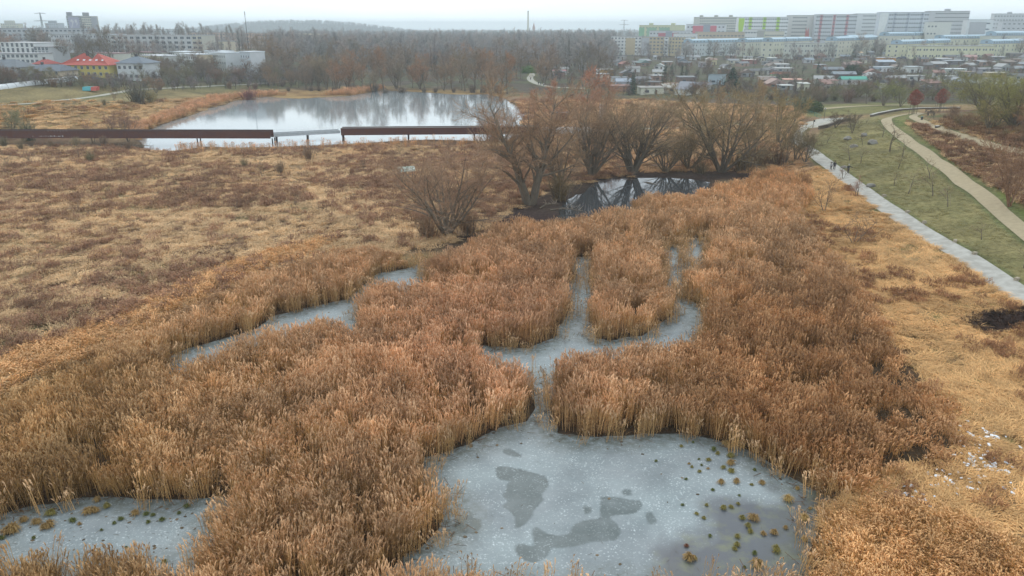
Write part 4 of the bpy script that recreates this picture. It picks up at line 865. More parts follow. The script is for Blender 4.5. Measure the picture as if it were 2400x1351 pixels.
far_wood('garden_shrubbery', P[pdist(P) > 2], 89, 1.8, 4.6, 'dark bare hedges and fruit bushes filling the garden plots', [(.36,.32,.34),(.48,.38,.37),(.38,.42,.34),(.55,.46,.4)], 0)
# forested hill
def hill(cx, cy, rx, ry, H, name='hill'):
    mb = MB(); n = 46
    for j in range(n+1):
        for i in range(n+1):
            u, v = i/n*2-1, j/n*2-1; x, y = cx+u*rx, cy+v*ry; d = math.hypot(u, v)
            mb.v.append((x, y, max(-3, H*max(0, math.cos(min(1, d)*math.pi/2))**1.15+float(fbm(np.array([x]), np.array([y]), 60, 3)[0]-.5)*8-1)))
    for j in range(n):
        for i in range(n): a = j*(n+1)+i; mb.f.append((a, a+1, a+n+2, a+n+1)); mb.m.append(0)
    return mb
M_hill = mat('wooded_hill', (.085,.08,.065), rough=1, var=.4, scale=.03)
hx, hy = Wd(700, 3300); hb = hill(hx, hy, 560, 420, 46); ho = hb.build('hill', M_hill, smooth=True); tag(ho, kind='structure')
P = np.stack([hx+r.uniform(-520, 520, 1500), hy-400+r.random(1500)*420], 1); u = np.hypot((P[:, 0]-hx)/560, (P[:, 1]-hy)/420); P = P[u < 1]; u = u[u < 1]
n = len(P); hs = r.uniform(.8, 1.2, n)
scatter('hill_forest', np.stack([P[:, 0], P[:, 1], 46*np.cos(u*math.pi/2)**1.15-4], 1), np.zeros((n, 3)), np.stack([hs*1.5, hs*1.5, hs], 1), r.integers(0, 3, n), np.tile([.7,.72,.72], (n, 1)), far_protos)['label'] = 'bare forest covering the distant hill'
# slope saplings
sp = []
for px, pb, pt in ((1938,336,305),(1992,376,332),(2018,383,345),(2011,328,310),(2021,340,310),(2068,322,288),(2084,356,290),(2115,367,325),(2105,395,360),(2096,435,400),(2129,455,405),(2179,418,370),(2187,460,402),(2222,486,437),(2300,562,518),(2398,628,578),(1970,304,292),(2030,290,275),(2358,484,335)):
    big = px == 2358 or px == 2084
    if px == 2358: continue
    sp.append(tpx('sapling', px, pb, pt, None, (.8,.72,.6), cat='sapling', group='staked saplings on the grass slope', wid=1.4 if px != 2084 else 1.7, hmax=8))
rank(sp, lambda o, w_: 'slim leafless sapling on the green slope, %s from the left' % w_)
M_lbark = mat('pale_stake', (.45,.38,.28), rough=.9, var=.2)
tpx('multi', 2366, 484, 300, 'reddish-barked bare tree on the brown bank at the edge of the sandy path', (1.0,.75,.6), bark=(1.3,.9,.7), wid=.8, var=1)
tpx('multi', 1997, 312, 262, 'dark bare tree at the top corner of the green slope', (.6,.62,.55), wid=1.1)
tpx('multi', 1958, 299, 262, 'dark spreading tree beside the low wooden retaining wall', (.55,.52,.5), wid=1.6, var=0)
tpx('small', 1932, 385+112, 415, 'thin bare tree on the golden grass right of the reeds', (.85,.65,.5))
tpx('small', 2000, 572, 500, 'grey thorn bush spreading on the golden grass, nearest the reeds', (.75,.62,.55), wid=1.5)
tpx('small', 2008, 462, 412, 'reddish thorn bush overhanging the icy path', (.9,.62,.58), wid=1.3)
tpx('small', 1975, 420, 385, 'tiny bare shrub at the path edge behind the walkers', (.7,.6,.55))
# trees behind the plateau and right bank
for px, pb, pt, k_, cc, lb in ((2070,248,188,'multi',(.75,.95,.5),'green-twigged willow with bent double trunk behind the plateau'),(2110,250,196,'multi',(.8,.98,.55),'green-twigged willow right of the bent double-trunked one'),(1910,246,205,'multi',(.6,.62,.55),'dark short tree by the gravel road, left of the green railing'),
    (2030,244,200,'round',(.62,.72,.55),'dark green-grey tree left of the green-twigged willows'),(2160,240,185,'round',(.6,.66,.6),'grey tree behind the first red-leaved oak'),(2215,240,176,'round',(.58,.66,.56),'grey tree behind the second red-leaved oak'),(2250,240,178,'round',(.7,.75,.6),'grey-brown tree right of the second red-leaved oak'),
    (2300,262,160,'willow',(.85,1.0,.42),'large yellow-green willow above the upper path'),(2375,300,165,'willow',(.85,1.0,.42),'large olive willow at the top of the bank, right of its twin'),(2320,308,222,'willow',(.95,1.0,.5),'low yellow-green willow bush leaning over the brown slope'),(2410,345,240,'multi',(.85,.62,.5),'dark brown tree overhanging the upper path end'),
    (1985,240,208,'bush',(.75,.6,.6),'purple-grey hedge bush beside the gravel road'),(1870,262,225,'bush',(.5,.68,.55),'dark green bush before the green railing'),(1900,262,235,'evergreen',(.9,.9,.6),'ivy-green bush under the green railing')):
    tpx(k_, px, pb, pt, lb, cc, wid=1.35 if k_ == 'willow' else 1.2, cat='bush' if k_ in ('bush', 'evergreen') else 'tree')
ub = []
for i in range(26):
    px = 2200+rr.random()*240; pb = 262+rr.random()*62+(px-2200)*.12; x, y, z = place(px, pb); d = pdist(np.array([[x, y]]))[0]
    if d < 1.2: continue
    ub.append(tree('bush', x, y, z, rr.uniform(1.2, 2.6), None, 'bush', 'bramble bushes above the upper path', rr.choice([(.75,.6,.5),(.7,.6,.6),(.8,.75,.5),(.9,.7,.5)]), wid=1.4))
rank(ub, lambda o, w_: 'brown bramble bush above the upper sandy path, %s from the left' % w_)
rdl = []
for i in range(30):
    px = 1740+rr.random()*660; pb = 240-rr.random()*14; x, y, z = place(px, pb)
    rdl.append(tree(rr.choice(['bush', 'multi']), x, y, z, rr.uniform(2.5, 6), None, 'shrub', 'shrubs along the road between path and garden plots', rr.choice([(.6,.6,.55),(.7,.6,.58),(.65,.75,.5)]), wid=1.5))
rank(rdl, lambda o, w_: 'dark shrub in the hedge below the garden plots, %s from the left' % w_)
# leafy little oaks with red leaves, each held by a frame of posts
M_redleaf = mat('red_leaves', (.28,.085,.055), rough=.9, var=.35, scale=3)
M_post = mat('grey_post', (.20,.165,.13), rough=.9, var=.25, streak=True)
def oak(px, pb, pt, label):
    x, y, z = place(px, pb); h = Zat(y, pt)-z; root = empty('oak_tree', (x, y, z)); tag(root, label, 'tree', 'red-leaved oaks held by post frames')
    R = random.Random(int(px)); A = MB(); A.tube([(0, 0, -.1), (.02, 0, h*.5), (0, 0, h*.95)], [.09, .07, .02], 6)
    for k in range(14): a = R.uniform(0, 6.28); z0 = h*R.uniform(.38, .8); A.tube([(0, 0, z0), (math.cos(a)*h*.12, math.sin(a)*h*.12, z0+h*.07), (math.cos(a)*h*.2, math.sin(a)*h*.2, z0+h*.16)], [.03, .02, .008], 4)
    A.build('trunk', M_bark, root); B = MB()
    for k in range(2600):
        a = R.uniform(0, 6.28); t = R.random(); z0 = h*(.36+.62*t); q = h*.27*math.sqrt(R.random())*math.sin(math.pi*min(1, .12+t*.9))**.6*(1+.25*math.sin(3*a+5*t)); p = Vector((q*math.cos(a), q*math.sin(a), z0)); s = Vector((R.gauss(0, 1), R.gauss(0, 1), R.gauss(0, 1))).normalized(); t_ = s.orthogonal()
        B.quad(tuple(p-s*.11), tuple(p+t_*.07), tuple(p+s*.11), tuple(p-t_*.07))
    B.build('crown', M_redleaf, root)
    f = MB()
    for i in range(4):
        a = math.pi/4+i*math.pi/2; f.tube([(math.cos(a)*.95, math.sin(a)*.95, -.1), (math.cos(a)*.85, math.sin(a)*.85, h*.42)], .06, 5)
    P4 = [(math.cos(math.pi/4+i*math.pi/2)*.86, math.sin(math.pi/4+i*math.pi/2)*.86, h*.40) for i in range(4)]
    for i in range(4): f.tube([P4[i], P4[(i+1) % 4]], .04, 4)
    fr = f.build('support_frame', M_post, (None)); fr.location = (x, y, z); tag(fr, 'wooden post frame round the %s red-leaved oak' % ('nearer' if px < 2170 else 'farther'), 'post frame', 'oak support frames')
oak(2139, 268, 208, 'red-leaved young oak at the bend of the sandy paths'); oak(2202, 262, 206, 'red-leaved young oak behind the benches on the plateau')
tpx('small', 2176, 284, 246, 'thin dark bare tree beside the plateau bench', (.5,.5,.5), wid=.6); tpx('small', 2187, 284, 244, 'thin dark bare tree between bench and brown slope', (.5,.5,.5), wid=.6)
# ------------------------------------------------------------------ buildings
M_wall = mat('render_wall', (1, 1, 1), rough=.9, var=.06, scale=.4, objcol=True)
M_flat = mat('roof_surface', (1, 1, 1), rough=.8, var=.12, scale=.6, objcol=True)
M_win = mat('window_glass', (.10,.125,.15), rough=.25, var=.1, spec=.6)
M_wfr = mat('window_frame', (.55,.55,.53), rough=.7, var=.05)
M_dark = mat('dark_metal', (.08,.08,.085), rough=.7, var=.1)
M_door = mat('door_paint', (.16,.11,.08), rough=.7, var=.2, objcol=True)
wm = MB(); wm.box(-.5, -.05, 0, .5, .05, 1, 1); wm.box(-.44, -.07, .05, -.03, -.045, .95, 0); wm.box(.03, -.07, .05, .44, -.045, .95, 0); WIN = wm.mesh('window', [M_win, M_wfr])
wm = MB(); wm.box(-.5, -.06, 0, .5, .06, 1, 0); wm.box(-.56, -.08, -.08, .56, .07, -.01, 1); WIN2 = wm.mesh('window', [M_win, M_wfr])
def cbox(name, root, col, x0, y0, z0, x1, y1, z1, mt=None):
    b_ = MB(); b_.box(x0, y0, z0, x1, y1, z1); o = b_.build(name, mt or M_wall, root); o.color = (*col, 1); return o
def block(name, label, A, B, top, z=None, depth=12, floors=5, bays=10, col=(.6,.6,.6), roof=(.35,.35,.36), win=(1.5, 1.3), cat='apartment block', group=None, sideA=0, sideB=0, strips=(), panels=(), base=None, fl0=1.0, boxes=0, winmesh=None, skip=(), rim=None, group_w=None, pairs=False, cap=100):
    """A, B = (pixel column, distance) of the facade's two ends; top = pixel row of the roof edge at A"""
    D = (A[1]+B[1])/2; z = z if z is not None else min(h1(*Wd(A[0], A[1])), h1(*Wd(B[0], B[1])))
    zt = Zat(A[1], top); a = np.array(Wd(A[0], A[1], (z+zt)/2)); b_ = np.array(Wd(B[0], B[1], (z+zt)/2)); W_ = np.linalg.norm(b_-a); ang_ = math.atan2(b_[1]-a[1], b_[0]-a[0])
    H = zt-z; root = empty(name, (a[0], a[1], z), ang_); tag(root, label, cat, group)
    cbox('wall', root, col, 0, 0, -3, W_, depth, H)
    rf = MB(); rf.box(-.25, -.25, H, W_+.25, depth+.25, H+.35)
    ro = rf.build('roof', M_flat, root); ro.color = (*roof, 1)
    for k in range(boxes):
        x = W_*(k+.5)/boxes; cb = cbox('roof_hut', root, tuple(.8*v for v in col), x-2.2, depth*.3, H+.352, x+2.2, depth*.7, H+2.6)
    fh = (H-fl0)/floors; done = 0; rest = MB(); wmsh = winmesh or WIN
    def putwin(x, y, z_, ww, wh, rot=0):
        nonlocal done
        if done < cap:
            o = link('window', wmsh, root, (x, y, z_), rot, (ww, 1, wh)); done += 1
        else:
            if rot == 0: rest.box(x-ww/2, y-.06, z_, x+ww/2, y+.06, z_+wh)
            else: rest.box(x-.06, y-ww/2, z_, x+.06, y+ww/2, z_+wh)
    for f in range(floors-1, -1, -1):
        for j in range(bays):
            u = (j+.5)/bays
            if any(s0 <= u <= s1 for s0, s1, *_ in strips) or any(s0 <= u <= s1 for s0, s1 in skip): continue
            w_ = win[0]; x = W_*u+((-.12 if j % 2 else .12)*W_/bays if pairs else 0)
            putwin(x, -.02, fl0+f*fh+fh*.28, w_, win[1])
        for j in range(sideA): putwin(-.02, depth*(j+.5)/sideA, fl0+f*fh+fh*.28, win[0], win[1], math.pi*1.5)
        for j in range(sideB): putwin(W_+.02, depth*(j+.5)/sideB, fl0+f*fh+fh*.28, win[0], win[1], math.pi*.5)
    if rest.v:
        ow = rest.build('remaining_windows', M_win, root); ow['kind'] = 'stuff'
    for s0, s1, cc in strips:
        o = cbox('stair_strip', root, cc, W_*s0, -.18, fl0*.3, W_*s1, -.004, H-.2)
        st = MB()
        for f in range(floors): st.box(W_*s0+.4, -.22, fl0+f*fh+fh*.35, W_*s1-.4, -.184, fl0+f*fh+fh*.62)
        st.build('stair_window', M_win, o)
    for (s0, s1, t0, t1, cc) in panels: cbox('facade_panel', root, cc, W_*s0, -.12, H*t0, W_*s1, -.003, H*t1-.03)
    if base: cbox('plinth', root, base, -.1, -.2, -3, W_+.1, -.005, fl0*.9)
    return root, W_, H
def mural(root, W_, H, name, pts, col, y=-.12):
    m_ = MB(); n = len(pts); fr = [(W_*u, y, H*v) for u, v in pts]; bk = [(p[0], -.004, p[2]) for p in fr]
    m_.v = fr+bk; m_.f = [tuple(range(n)), tuple(reversed(range(n, 2*n)))]+[(i, i+n, (i+1) % n+n, (i+1) % n) for i in range(n)]; m_.m = [0]*(n+2)
    o = m_.build(name, M_wall, root); o.color = (*col, 1); return o
def balconies(root, W_, H, spans, floors, fl0, col, rows=None):
    fh = (H-fl0)/floors
    for s0, s1 in spans:
        for f in (rows or range(floors)):
            b_ = MB(); z0 = fl0+f*fh; b_.box(W_*s0, -1.3, z0, W_*s1, -.01, z0+.15); b_.box(W_*s0, -1.34, z0+.151, W_*s1, -1.24, z0+1.05); o = b_.build('balcony', M_wall, root); o.color = (*col, 1)
WH = (.72,.72,.70); CRM = (.66,.62,.50); OCH = (.56,.46,.30); GRY = (.50,.51,.52); LG = (.62,.63,.63)
# right: front ochre row
r1, W1, H1 = block('apartment_block', 'white and ochre block at the wood edge, leftmost of the front row', (1431,750), (1503,738), 86, floors=5, bays=9, col=WH, depth=12, sideA=1, panels=((.49,.80,.02,.92,OCH),), win=(1.7,1.3), fl0=1.6)
block('apartment_block', 'ochre block with grey left part, between two white stair towers', (1503.5,736), (1555,726), 87, floors=5, bays=6, col=(.55,.45,.30), depth=12, panels=((0,.34,.0,.97,GRY),), win=(2.2,1.3), fl0=1.6)
r2, W2, H2 = block('balcony_tower', 'narrow white balcony tower between two ochre blocks', (1556,724), (1566,722), 87, floors=5, bays=1, col=WH, depth=10, win=(2,1.4), fl0=1.6, cat='balcony tower'); balconies(r2, W2, H2, [(.05,.95)], 5, 1.6, (.8,.8,.78))
block('apartment_block', 'ochre block with white right end, beside the blue-roofed houses', (1566.5,722), (1618,712), 88, floors=5, bays=7, col=(.57,.48,.31), depth=12, panels=((.76,1.0,.0,.985,WH),), win=(1.6,1.3), fl0=1.6)
r3, W3, H3 = block('apartment_block', 'pale yellow block with green balconies, leftmost of the back rows', (1497,960), (1600,940), 60, floors=5, bays=14, col=(.62,.64,.42), depth=12, boxes=2, win=(1.5,1.4), roof=(.6,.62,.45), skip=((.72,1),), panels=((0,.12,.1,.9,(.25,.5,.30)),(.18,.40,.1,.9,(.30,.48,.33)),(.46,.70,.1,.9,(.28,.46,.32))))
block('apartment_block', 'low white block with red and grey glazed middle, half hidden by the ochre row', (1521,870), (1617,858), 73, floors=4, bays=12, col=(.62,.64,.66), depth=12, panels=((.22,.40,.3,.9,(.52,.17,.20)),(.40,.56,.1,.98,(.33,.37,.42)),(.56,.70,.5,.9,(.52,.17,.20))), skip=((.22,.70),), win=(2,1.5))
block('apartment_block', 'white block with bright red panels around a grey glazed stairwell', (1607,905), (1698,890), 58, floors=5, bays=10, col=(.66,.68,.70), depth=12, panels=((.17,.44,.35,.95,(.62,.16,.20)),(.44,.62,.1,.995,(.34,.37,.42)),(.62,.78,.45,.95,(.62,.16,.20))), skip=((.17,.78),), win=(2,1.6))
block('apartment_block', 'long beige block below the white and red one', (1628,830), (1744,815), 75.5, floors=3, bays=14, col=(.54,.45,.34), depth=12, win=(2.4,1.3))
block('apartment_block', 'low white block in front of the beige one, left half', (1577,800), (1630,792), 79.5, floors=3, bays=7, col=WH, depth=12, win=(2.6,1.4))
block('apartment_block', 'low white block with grey right wing, under the green-striped slab', (1744,812), (1790,806), 70, floors=4, bays=7, col=WH, depth=12, win=(2,1.5), panels=((.63,1,.05,.97,(.42,.41,.38)),))
block('apartment_block', 'low cream block under the right end of the green-striped slab', (1790.5,806), (1836,800), 74, floors=3, bays=8, col=(.66,.63,.52), depth=12, win=(1.6,1.2))
# big slabs
block('apartment_slab', 'pale cream eleven-storey slab farthest back behind the red and white block', (1625,1020), (1728,1010), 41, floors=11, bays=24, col=(.60,.60,.54), depth=14, win=(1.5,1.2), boxes=3, skip=((0,.12),))
rg, Wg, Hg = block('apartment_slab', 'white slab with bright green stair strips and a green leaf mural', (1727,842), (1844,835), 41, floors=9, bays=22, col=(.74,.76,.76), depth=14, win=(1.7,1.25), strips=((.22,.28,(.42,.62,.10)),(.50,.56,(.42,.62,.10)),(.77,.83,(.42,.62,.10))), skip=((0,.14),), panels=((.155,.22,.30,.72,(.50,.53,.57)),(.57,.74,.20,.60,(.56,.58,.60))), roof=(.4,.42,.45))
mural(rg, Wg, Hg, 'leaf_mural', [(.015,.97),(.015,.75),(.03,.55),(.05,.42),(.055,.55),(.07,.22),(.085,.45),(.11,.60),(.125,.78),(.13,.97)], (.42,.64,.08))
rp, Wp, Hp = block('apartment_slab', 'cream slab with a coral arrow mural, between green and pink stripes', (1844.5,850), (1908,845), 37, floors=9, bays=13, col=(.66,.65,.62), depth=14, win=(1.5,1.2), skip=((0,.15),(.66,1)))
mural(rp, Wp, Hp, 'coral_mural', [(.68,.06),(.68,.66),(.74,.52),(.78,.64),(.84,.34),(.90,.28),(.82,.04)], (.66,.22,.20)); mural(rp, Wp, Hp, 'cream_mural', [(.5,.06),(.5,.40),(.677,.40),(.677,.06)], (.72,.70,.48))
block('apartment_slab', 'light grey slab with three pink stair strips', (1908.5,830), (2004,822), 35, floors=9, bays=20, col=(.58,.60,.62), depth=14, win=(1.6,1.2), strips=((.10,.16,(.50,.24,.26)),(.42,.48,(.50,.24,.26)),(.74,.80,(.50,.24,.26))))
block('apartment_slab', 'pale slab with blank white gable, right of the pink-striped slab', (2004.5,870), (2058,868), 33, floors=9, bays=12, col=(.66,.68,.68), depth=14, win=(1.4,1.2), skip=((0,.22),))
rw, Ww, Hw = block('apartment_slab', 'grey slab with slanted white gable mural and three grey stair strips', (2056,800), (2171,790), 30, floors=9, bays=21, col=(.58,.61,.64), depth=14, win=(1.7,1.25), strips=((.29,.34,(.42,.45,.50)),(.56,.61,(.42,.45,.50)),(.84,.89,(.42,.45,.50))), skip=((0,.19),), roof=(.4,.4,.42))
mural(rw, Ww, Hw, 'white_mural', [(.005,.02),(.005,.985),(.18,.985),(.17,.75),(.11,.4),(.06,.1),(.03,.02)], (.78,.80,.78))
block('apartment_slab', 'hazy grey slab with loggias and blank pale gable on its left', (2171.5,880), (2266,872), 27, floors=9, bays=19, col=(.58,.59,.60), depth=16, win=(1.9,1.0), skip=((0,.17),), boxes=1)
block('apartment_block', 'low cream block in front of the hazy slab with loggias', (2169,770), (2225,765), 52, floors=4, bays=7, col=(.66,.66,.60), depth=12, win=(1.6,1.5), skip=((.5,1),), sideB=1)
block('school_building', 'long-fronted building with grey window bands and white ends', (2262,800), (2322,795), 47, floors=5, bays=1, col=(.70,.72,.72), depth=14, win=(20,1.3), panels=((.10,.75,.02,.93,(.45,.45,.46)),), cat='building')
block('apartment_slab', 'faint white slab with window bands at the far right edge', (2325,1080), (2480,1060), 33, floors=7, bays=22, col=(.64,.66,.68), depth=14, win=(2.2,1.2), boxes=2)
block('apartment_block', 'pale grey block behind the tall dark spruce at the right edge', (2345,920), (2480,910), 50, floors=5, bays=12, col=(.6,.62,.64), depth=12, win=(2.6,1.2))
# row houses with barrel roofs
M_blue = mat('blue_metal', (1, 1, 1), rough=.5, var=.06, scale=1, objcol=True, spec=.5)
def barrel(root, W_, H, depth, u0, u1, hh=3.0, cb=(.33,.45,.53), ct=(.46,.60,.68)):
    x0, x1 = W_*u0, W_*u1; pts = [(0, 0), (0, hh*.55)]+[(depth*(.5-.5*math.cos(t)), hh*.55+hh*.45*math.sin(t)) for t in np.linspace(.3, math.pi-.3, 8)]+[(depth, hh*.55), (depth, 0)]
    m_ = MB(); n = len(pts); m_.v = [(x0, 1+p[0]*.85, H+.36+p[1]) for p in pts]+[(x1, 1+p[0]*.85, H+.36+p[1]) for p in pts]
    m_.f = [tuple(reversed(range(n))), tuple(range(n, 2*n))]+[(i, (i+1) % n, (i+1) % n+n, i+n) for i in range(n)]; m_.m = [0]*len(m_.f)
    o = m_.build('barrel_storey', M_blue, root); o.color = (*cb, 1)
    t_ = MB(); tp_ = pts[1:-1]; k = len(tp_)
    t_.v = [(x, 1+p[0]*.85, H+.42+p[1]) for x in (x0-.3, x1+.3) for p in tp_]; t_.f = [(i, i+1, i+1+k, i+k) for i in range(k-1)]; t_.m = [0]*(k-1)
    q = t_.build('roof', M_blue, o); q.color = (*ct, 1)
    for j in range(int((x1-x0)/5)): link('window', WIN, root, (x0+3+j*5, .93, H+.8), 0, (1.6, 1, 1.2))
    link('window', WIN, root, (x0-.05, 1+depth*.42, H+.9), math.pi*1.5, (2, 1, 1.3))
def rowhouse(lb, A, B, top, bays, floors=3, col=(.66,.65,.52), segs=((0,.5),(.52,.98)), depth=11, hh=3.2, cap=100):
    root, W_, H = block('row_house', lb, A, B, top, floors=floors, bays=bays, col=col, depth=depth, win=(1.3,1.5), sideA=2, group='rows of houses with blue barrel roofs', cat='row house', fl0=.5, pairs=True, cap=cap)
    for s in segs: barrel(root, W_, H, depth, *s, hh=hh)
rowhouse('pale blue-white row house next to the ochre block', (1620,705), (1745,760), 102, 16, 3, (.60,.64,.64), ((.02,.3),(.32,.97)))
rowhouse('cream row house with blue barrel roof, left of the small dark fir', (1752,700), (1850,770), 100, 14, 3, (.64,.64,.54))
rowhouse('cream row house behind the round green shrub, with two pale gable fronts', (1812,672), (1905,735), 99, 14, 3, (.66,.65,.52), ((0,.3),(.33,.62),(.64,.98)))
rowhouse('long low cream row house with flat grey eaves right of the small dark fir', (1855,655), (1962,668), 102, 15, 3, (.60,.61,.54), ())
rowhouse('tall cream row house at the big brown tree, blue roof ends in an arch', (1962,668), (2062,760), 97, 12, 4, (.66,.64,.52), ((0,.4),(.42,.98)))
rowhouse('far row house with stepped blue roofs behind the big brown tree', (1990,760), (2075,850), 92, 10, 3, (.62,.62,.52))
rowhouse('row house with long blue roof above the parked cars', (2083,735), (2200,800), 85, 12, 3, (.64,.63,.54))
rowhouse('yellow-cream row house with blue arch right of the parked cars', (2108,650), (2230,735), 105, 12, 3, (.68,.67,.48), ((.05,.5),(.52,.98)))
rowhouse('upper yellow row house with two blue arches, centre of the right-hand rows', (2210,735), (2330,790), 92, 12, 3, (.66,.65,.50), ((.02,.45),(.47,.98)))
rowhouse('long yellow-cream row house with flat dark eaves facing the garden plots', (2145,628), (2330,632), 109, 24, 2, (.70,.69,.48), (), cap=100)
rowhouse('yellow row house with blue arched end, last one before the picture edge', (2326,636), (2440,700), 104, 12, 3, (.70,.69,.50), ((0,.42),(.44,.98)))
rowhouse('upper blue-arched house at the far right, below the dark spruce', (2322,740), (2420,790), 85, 8, 2, (.62,.64,.56), ((.1,.8),), hh=4)
# left side
block('apartment_slab', 'long hazy grey slab at the far left behind the prefabricated block', (-160,560), (222,640), 68, floors=5, bays=34, col=(.50,.52,.54), depth=14, win=(2,1.2), roof=(.38,.40,.43))
block('apartment_slab', 'receding left wing of the long pale grey prefabricated block', (116,500), (262,482), 81, floors=4, bays=22, col=(.58,.60,.61), depth=12, win=(1.0,1.2), roof=(.45,.47,.48), panels=((0,.06,0,.98,(.70,.72,.72)),), pairs=True)
block('apartment_slab', 'long pale grey prefabricated block with wide blank bands between its windows', (262,480), (452,470), 84, floors=5, bays=13, col=(.60,.61,.61), depth=12, win=(2.6,1.4), roof=(.5,.5,.5), fl0=.3)
block('apartment_slab', 'yellowish end section of the long pale grey prefabricated block', (452.5,470), (477,468), 84, floors=5, bays=2, col=(.60,.58,.50), depth=12, win=(2.6,1.4), roof=(.5,.5,.5), fl0=.3)
block('office_building', 'flat white building with tall dark windows at the left edge', (4,410), (84,400), 101, floors=3, bays=7, col=(.72,.73,.72), depth=14, win=(1.9,2.2), roof=(.6,.6,.6), cat='building')
block('office_building', 'lower greyish wing beside the flat white building', (82,395), (117,392), 111, floors=3, bays=4, col=(.52,.54,.55), depth=12, win=(1.8,2.0), cat='building')
block('office_building', 'long low pale building below the flat white one', (-60,372), (92,372), 127, floors=2, bays=14, col=(.64,.65,.64), depth=12, win=(1.4,1.4), cat='building')
rt, Wt, Ht = block('tower_block', 'dark tower block with graffiti-like mural, alone on the skyline', (160,950), (193,955), 38, floors=11, bays=7, col=(.36,.36,.40), depth=18, win=(2,1.2), cat='tower block', panels=((.12,.88,.25,.95,(.40,.40,.52)),), skip=((.12,.88),)); cbox('lift_house', rt, (.25,.25,.28), Wt*.02, 3, Ht+.36, Wt*.36, 10, Ht+4.5)
for pts in ([(.2,.8),(.35,.88),(.5,.8),(.3,.55),(.5,.5),(.5,.45),(.18,.48),(.38,.74),(.3,.78)], [(.55,.85),(.7,.88),(.75,.7),(.62,.62),(.68,.76),(.58,.74)], [(.2,.4),(.4,.42),(.6,.3),(.8,.38),(.8,.33),(.6,.26),(.4,.36)]): mural(rt, Wt, Ht, 'wall_painting', pts, (.62,.62,.66), -.2)
rt, Wt, Ht = block('tower_block', 'cream tower block attached right of the dark one on the skyline', (195,945), (232,952), 39, floors=11, bays=8, col=(.56,.54,.46), depth=18, win=(1.6,1.1), cat='tower block', panels=((.6,1,0,.98,(.36,.37,.40)),)); cbox('lift_house', rt, (.3,.3,.3), Wt*.1, 3, Ht+.36, Wt*.5, 10, Ht+4.5)
rt, Wt, Ht = block('tower_block', 'faint cream tower on the skyline at the left edge', (4,1300), (46,1305), 56, floors=8, bays=8, col=(.58,.57,.45), depth=18, win=(1.6,1.1), cat='tower block'); cbox('lift_house', rt, (.5,.5,.42), Wt*.2, 3, Ht+.36, Wt*.7, 10, Ht+5)
rt, Wt, Ht = block('tower_block', 'low hazy grey tower between pylon and poplar on the skyline', (108,1250), (138,1250), 55, floors=6, bays=6, col=(.45,.48,.52), depth=18, win=(2,1.1), cat='tower block'); cbox('lift_house', rt, (.3,.33,.36), Wt*.2, 3, Ht+.36, Wt*.7, 10, Ht+4)
for lb, a_, b2, top, bays, cc in (('leftmost orange block, behind the pale prefabricated one', (440,850), (536,860), 77, 14, (.55,.42,.34)), ('orange block with square windows left of the gap at the tall mast', (537,862), (598,866), 78, 10, (.58,.43,.34)), ('orange block right of the tall mast', (601,868), (638,870), 79, 8, (.58,.44,.35)), ('short orange block behind bare poplars, between mast and cream block', (662,880), (703,882), 79, 7, (.60,.46,.35)), ('cream-orange block ending the row, nearest the wooded hill', (709,886), (769,892), 79, 12, (.66,.55,.40))):
    block('apartment_block', lb, a_, b2, top, floors=4, bays=bays, col=cc, depth=12, win=(1.5,1.3), group='row of orange blocks', fl0=2)
block('apartment_block', 'distant white strip of flats behind the poplars', (345,1000), (460,1010), 70, floors=4, bays=20, col=(.6,.62,.63), depth=12, win=(1.6,1.1))
block('warehouse', 'small cream hall between prefabricated block and flat-roofed houses', (498,600), (549,604), 98, floors=2, bays=3, col=(.66,.58,.44), depth=14, win=(1,1), cat='hall')
# flat-roofed houses seen corner-on
def cornerhouse(lb, A, K, top, depth, cols, roof, bays, fl=3):
    r_, W_, H = block('terraced_house', lb, A, K, top, z=min(Zat(A[1], top)-6.5, h1(*Wd(K[0], K[1]))-.3), floors=fl, bays=bays, col=cols[0], depth=depth, roof=roof, win=(.75,1.15), cat='house', group='flat-roofed white houses', fl0=.3, sideB=1)
    cbox('gable_wall', r_, cols[1], W_+.003, 0.02, -3, W_+.10, depth-.02, H-.02)
cornerhouse('cream house with reddish flat roof just right of the red-roofed villa', (222,418), (268,405), 125, 9, ((.62,.62,.54), (.66,.66,.58)), (.33,.22,.22), 9)
cornerhouse('house with brownish-red flat roof, behind the cream corner house', (303,432), (352,420), 123, 10, ((.62,.61,.50), (.64,.63,.55)), (.30,.20,.20), 9)
cornerhouse('yellowish corner house with flat pale roof and grey gable', (331,404), (382,390), 130.5, 10.5, ((.66,.60,.44), (.58,.58,.55)), (.62,.64,.66), 10)
cornerhouse('white house with pale roof behind the orange-gabled one', (395,430), (436,418), 122, 9, ((.66,.66,.63), (.62,.62,.6)), (.66,.70,.72), 7)
cornerhouse('white house with orange-cream gable and pale flat roof', (418,400), (464,388), 127.5, 8.5, ((.68,.68,.66), (.62,.52,.38)), (.66,.70,.72), 9)
cornerhouse('back white house with long pale flat roof, right of the orange-cream gable', (481,430), (520,420), 120, 8, ((.64,.65,.64), (.62,.63,.62)), (.62,.67,.70), 6)
cornerhouse('white house with grey-white gable and two small windows', (492,400), (530,389), 123.5, 9, ((.64,.66,.64), (.66,.68,.68)), (.66,.70,.73), 8)
cornerhouse('separate white cube house at the right end of the flat-roofed row', (565,392), (588,385), 122, 8, ((.56,.60,.63), (.68,.70,.71)), (.68,.72,.75), 4)
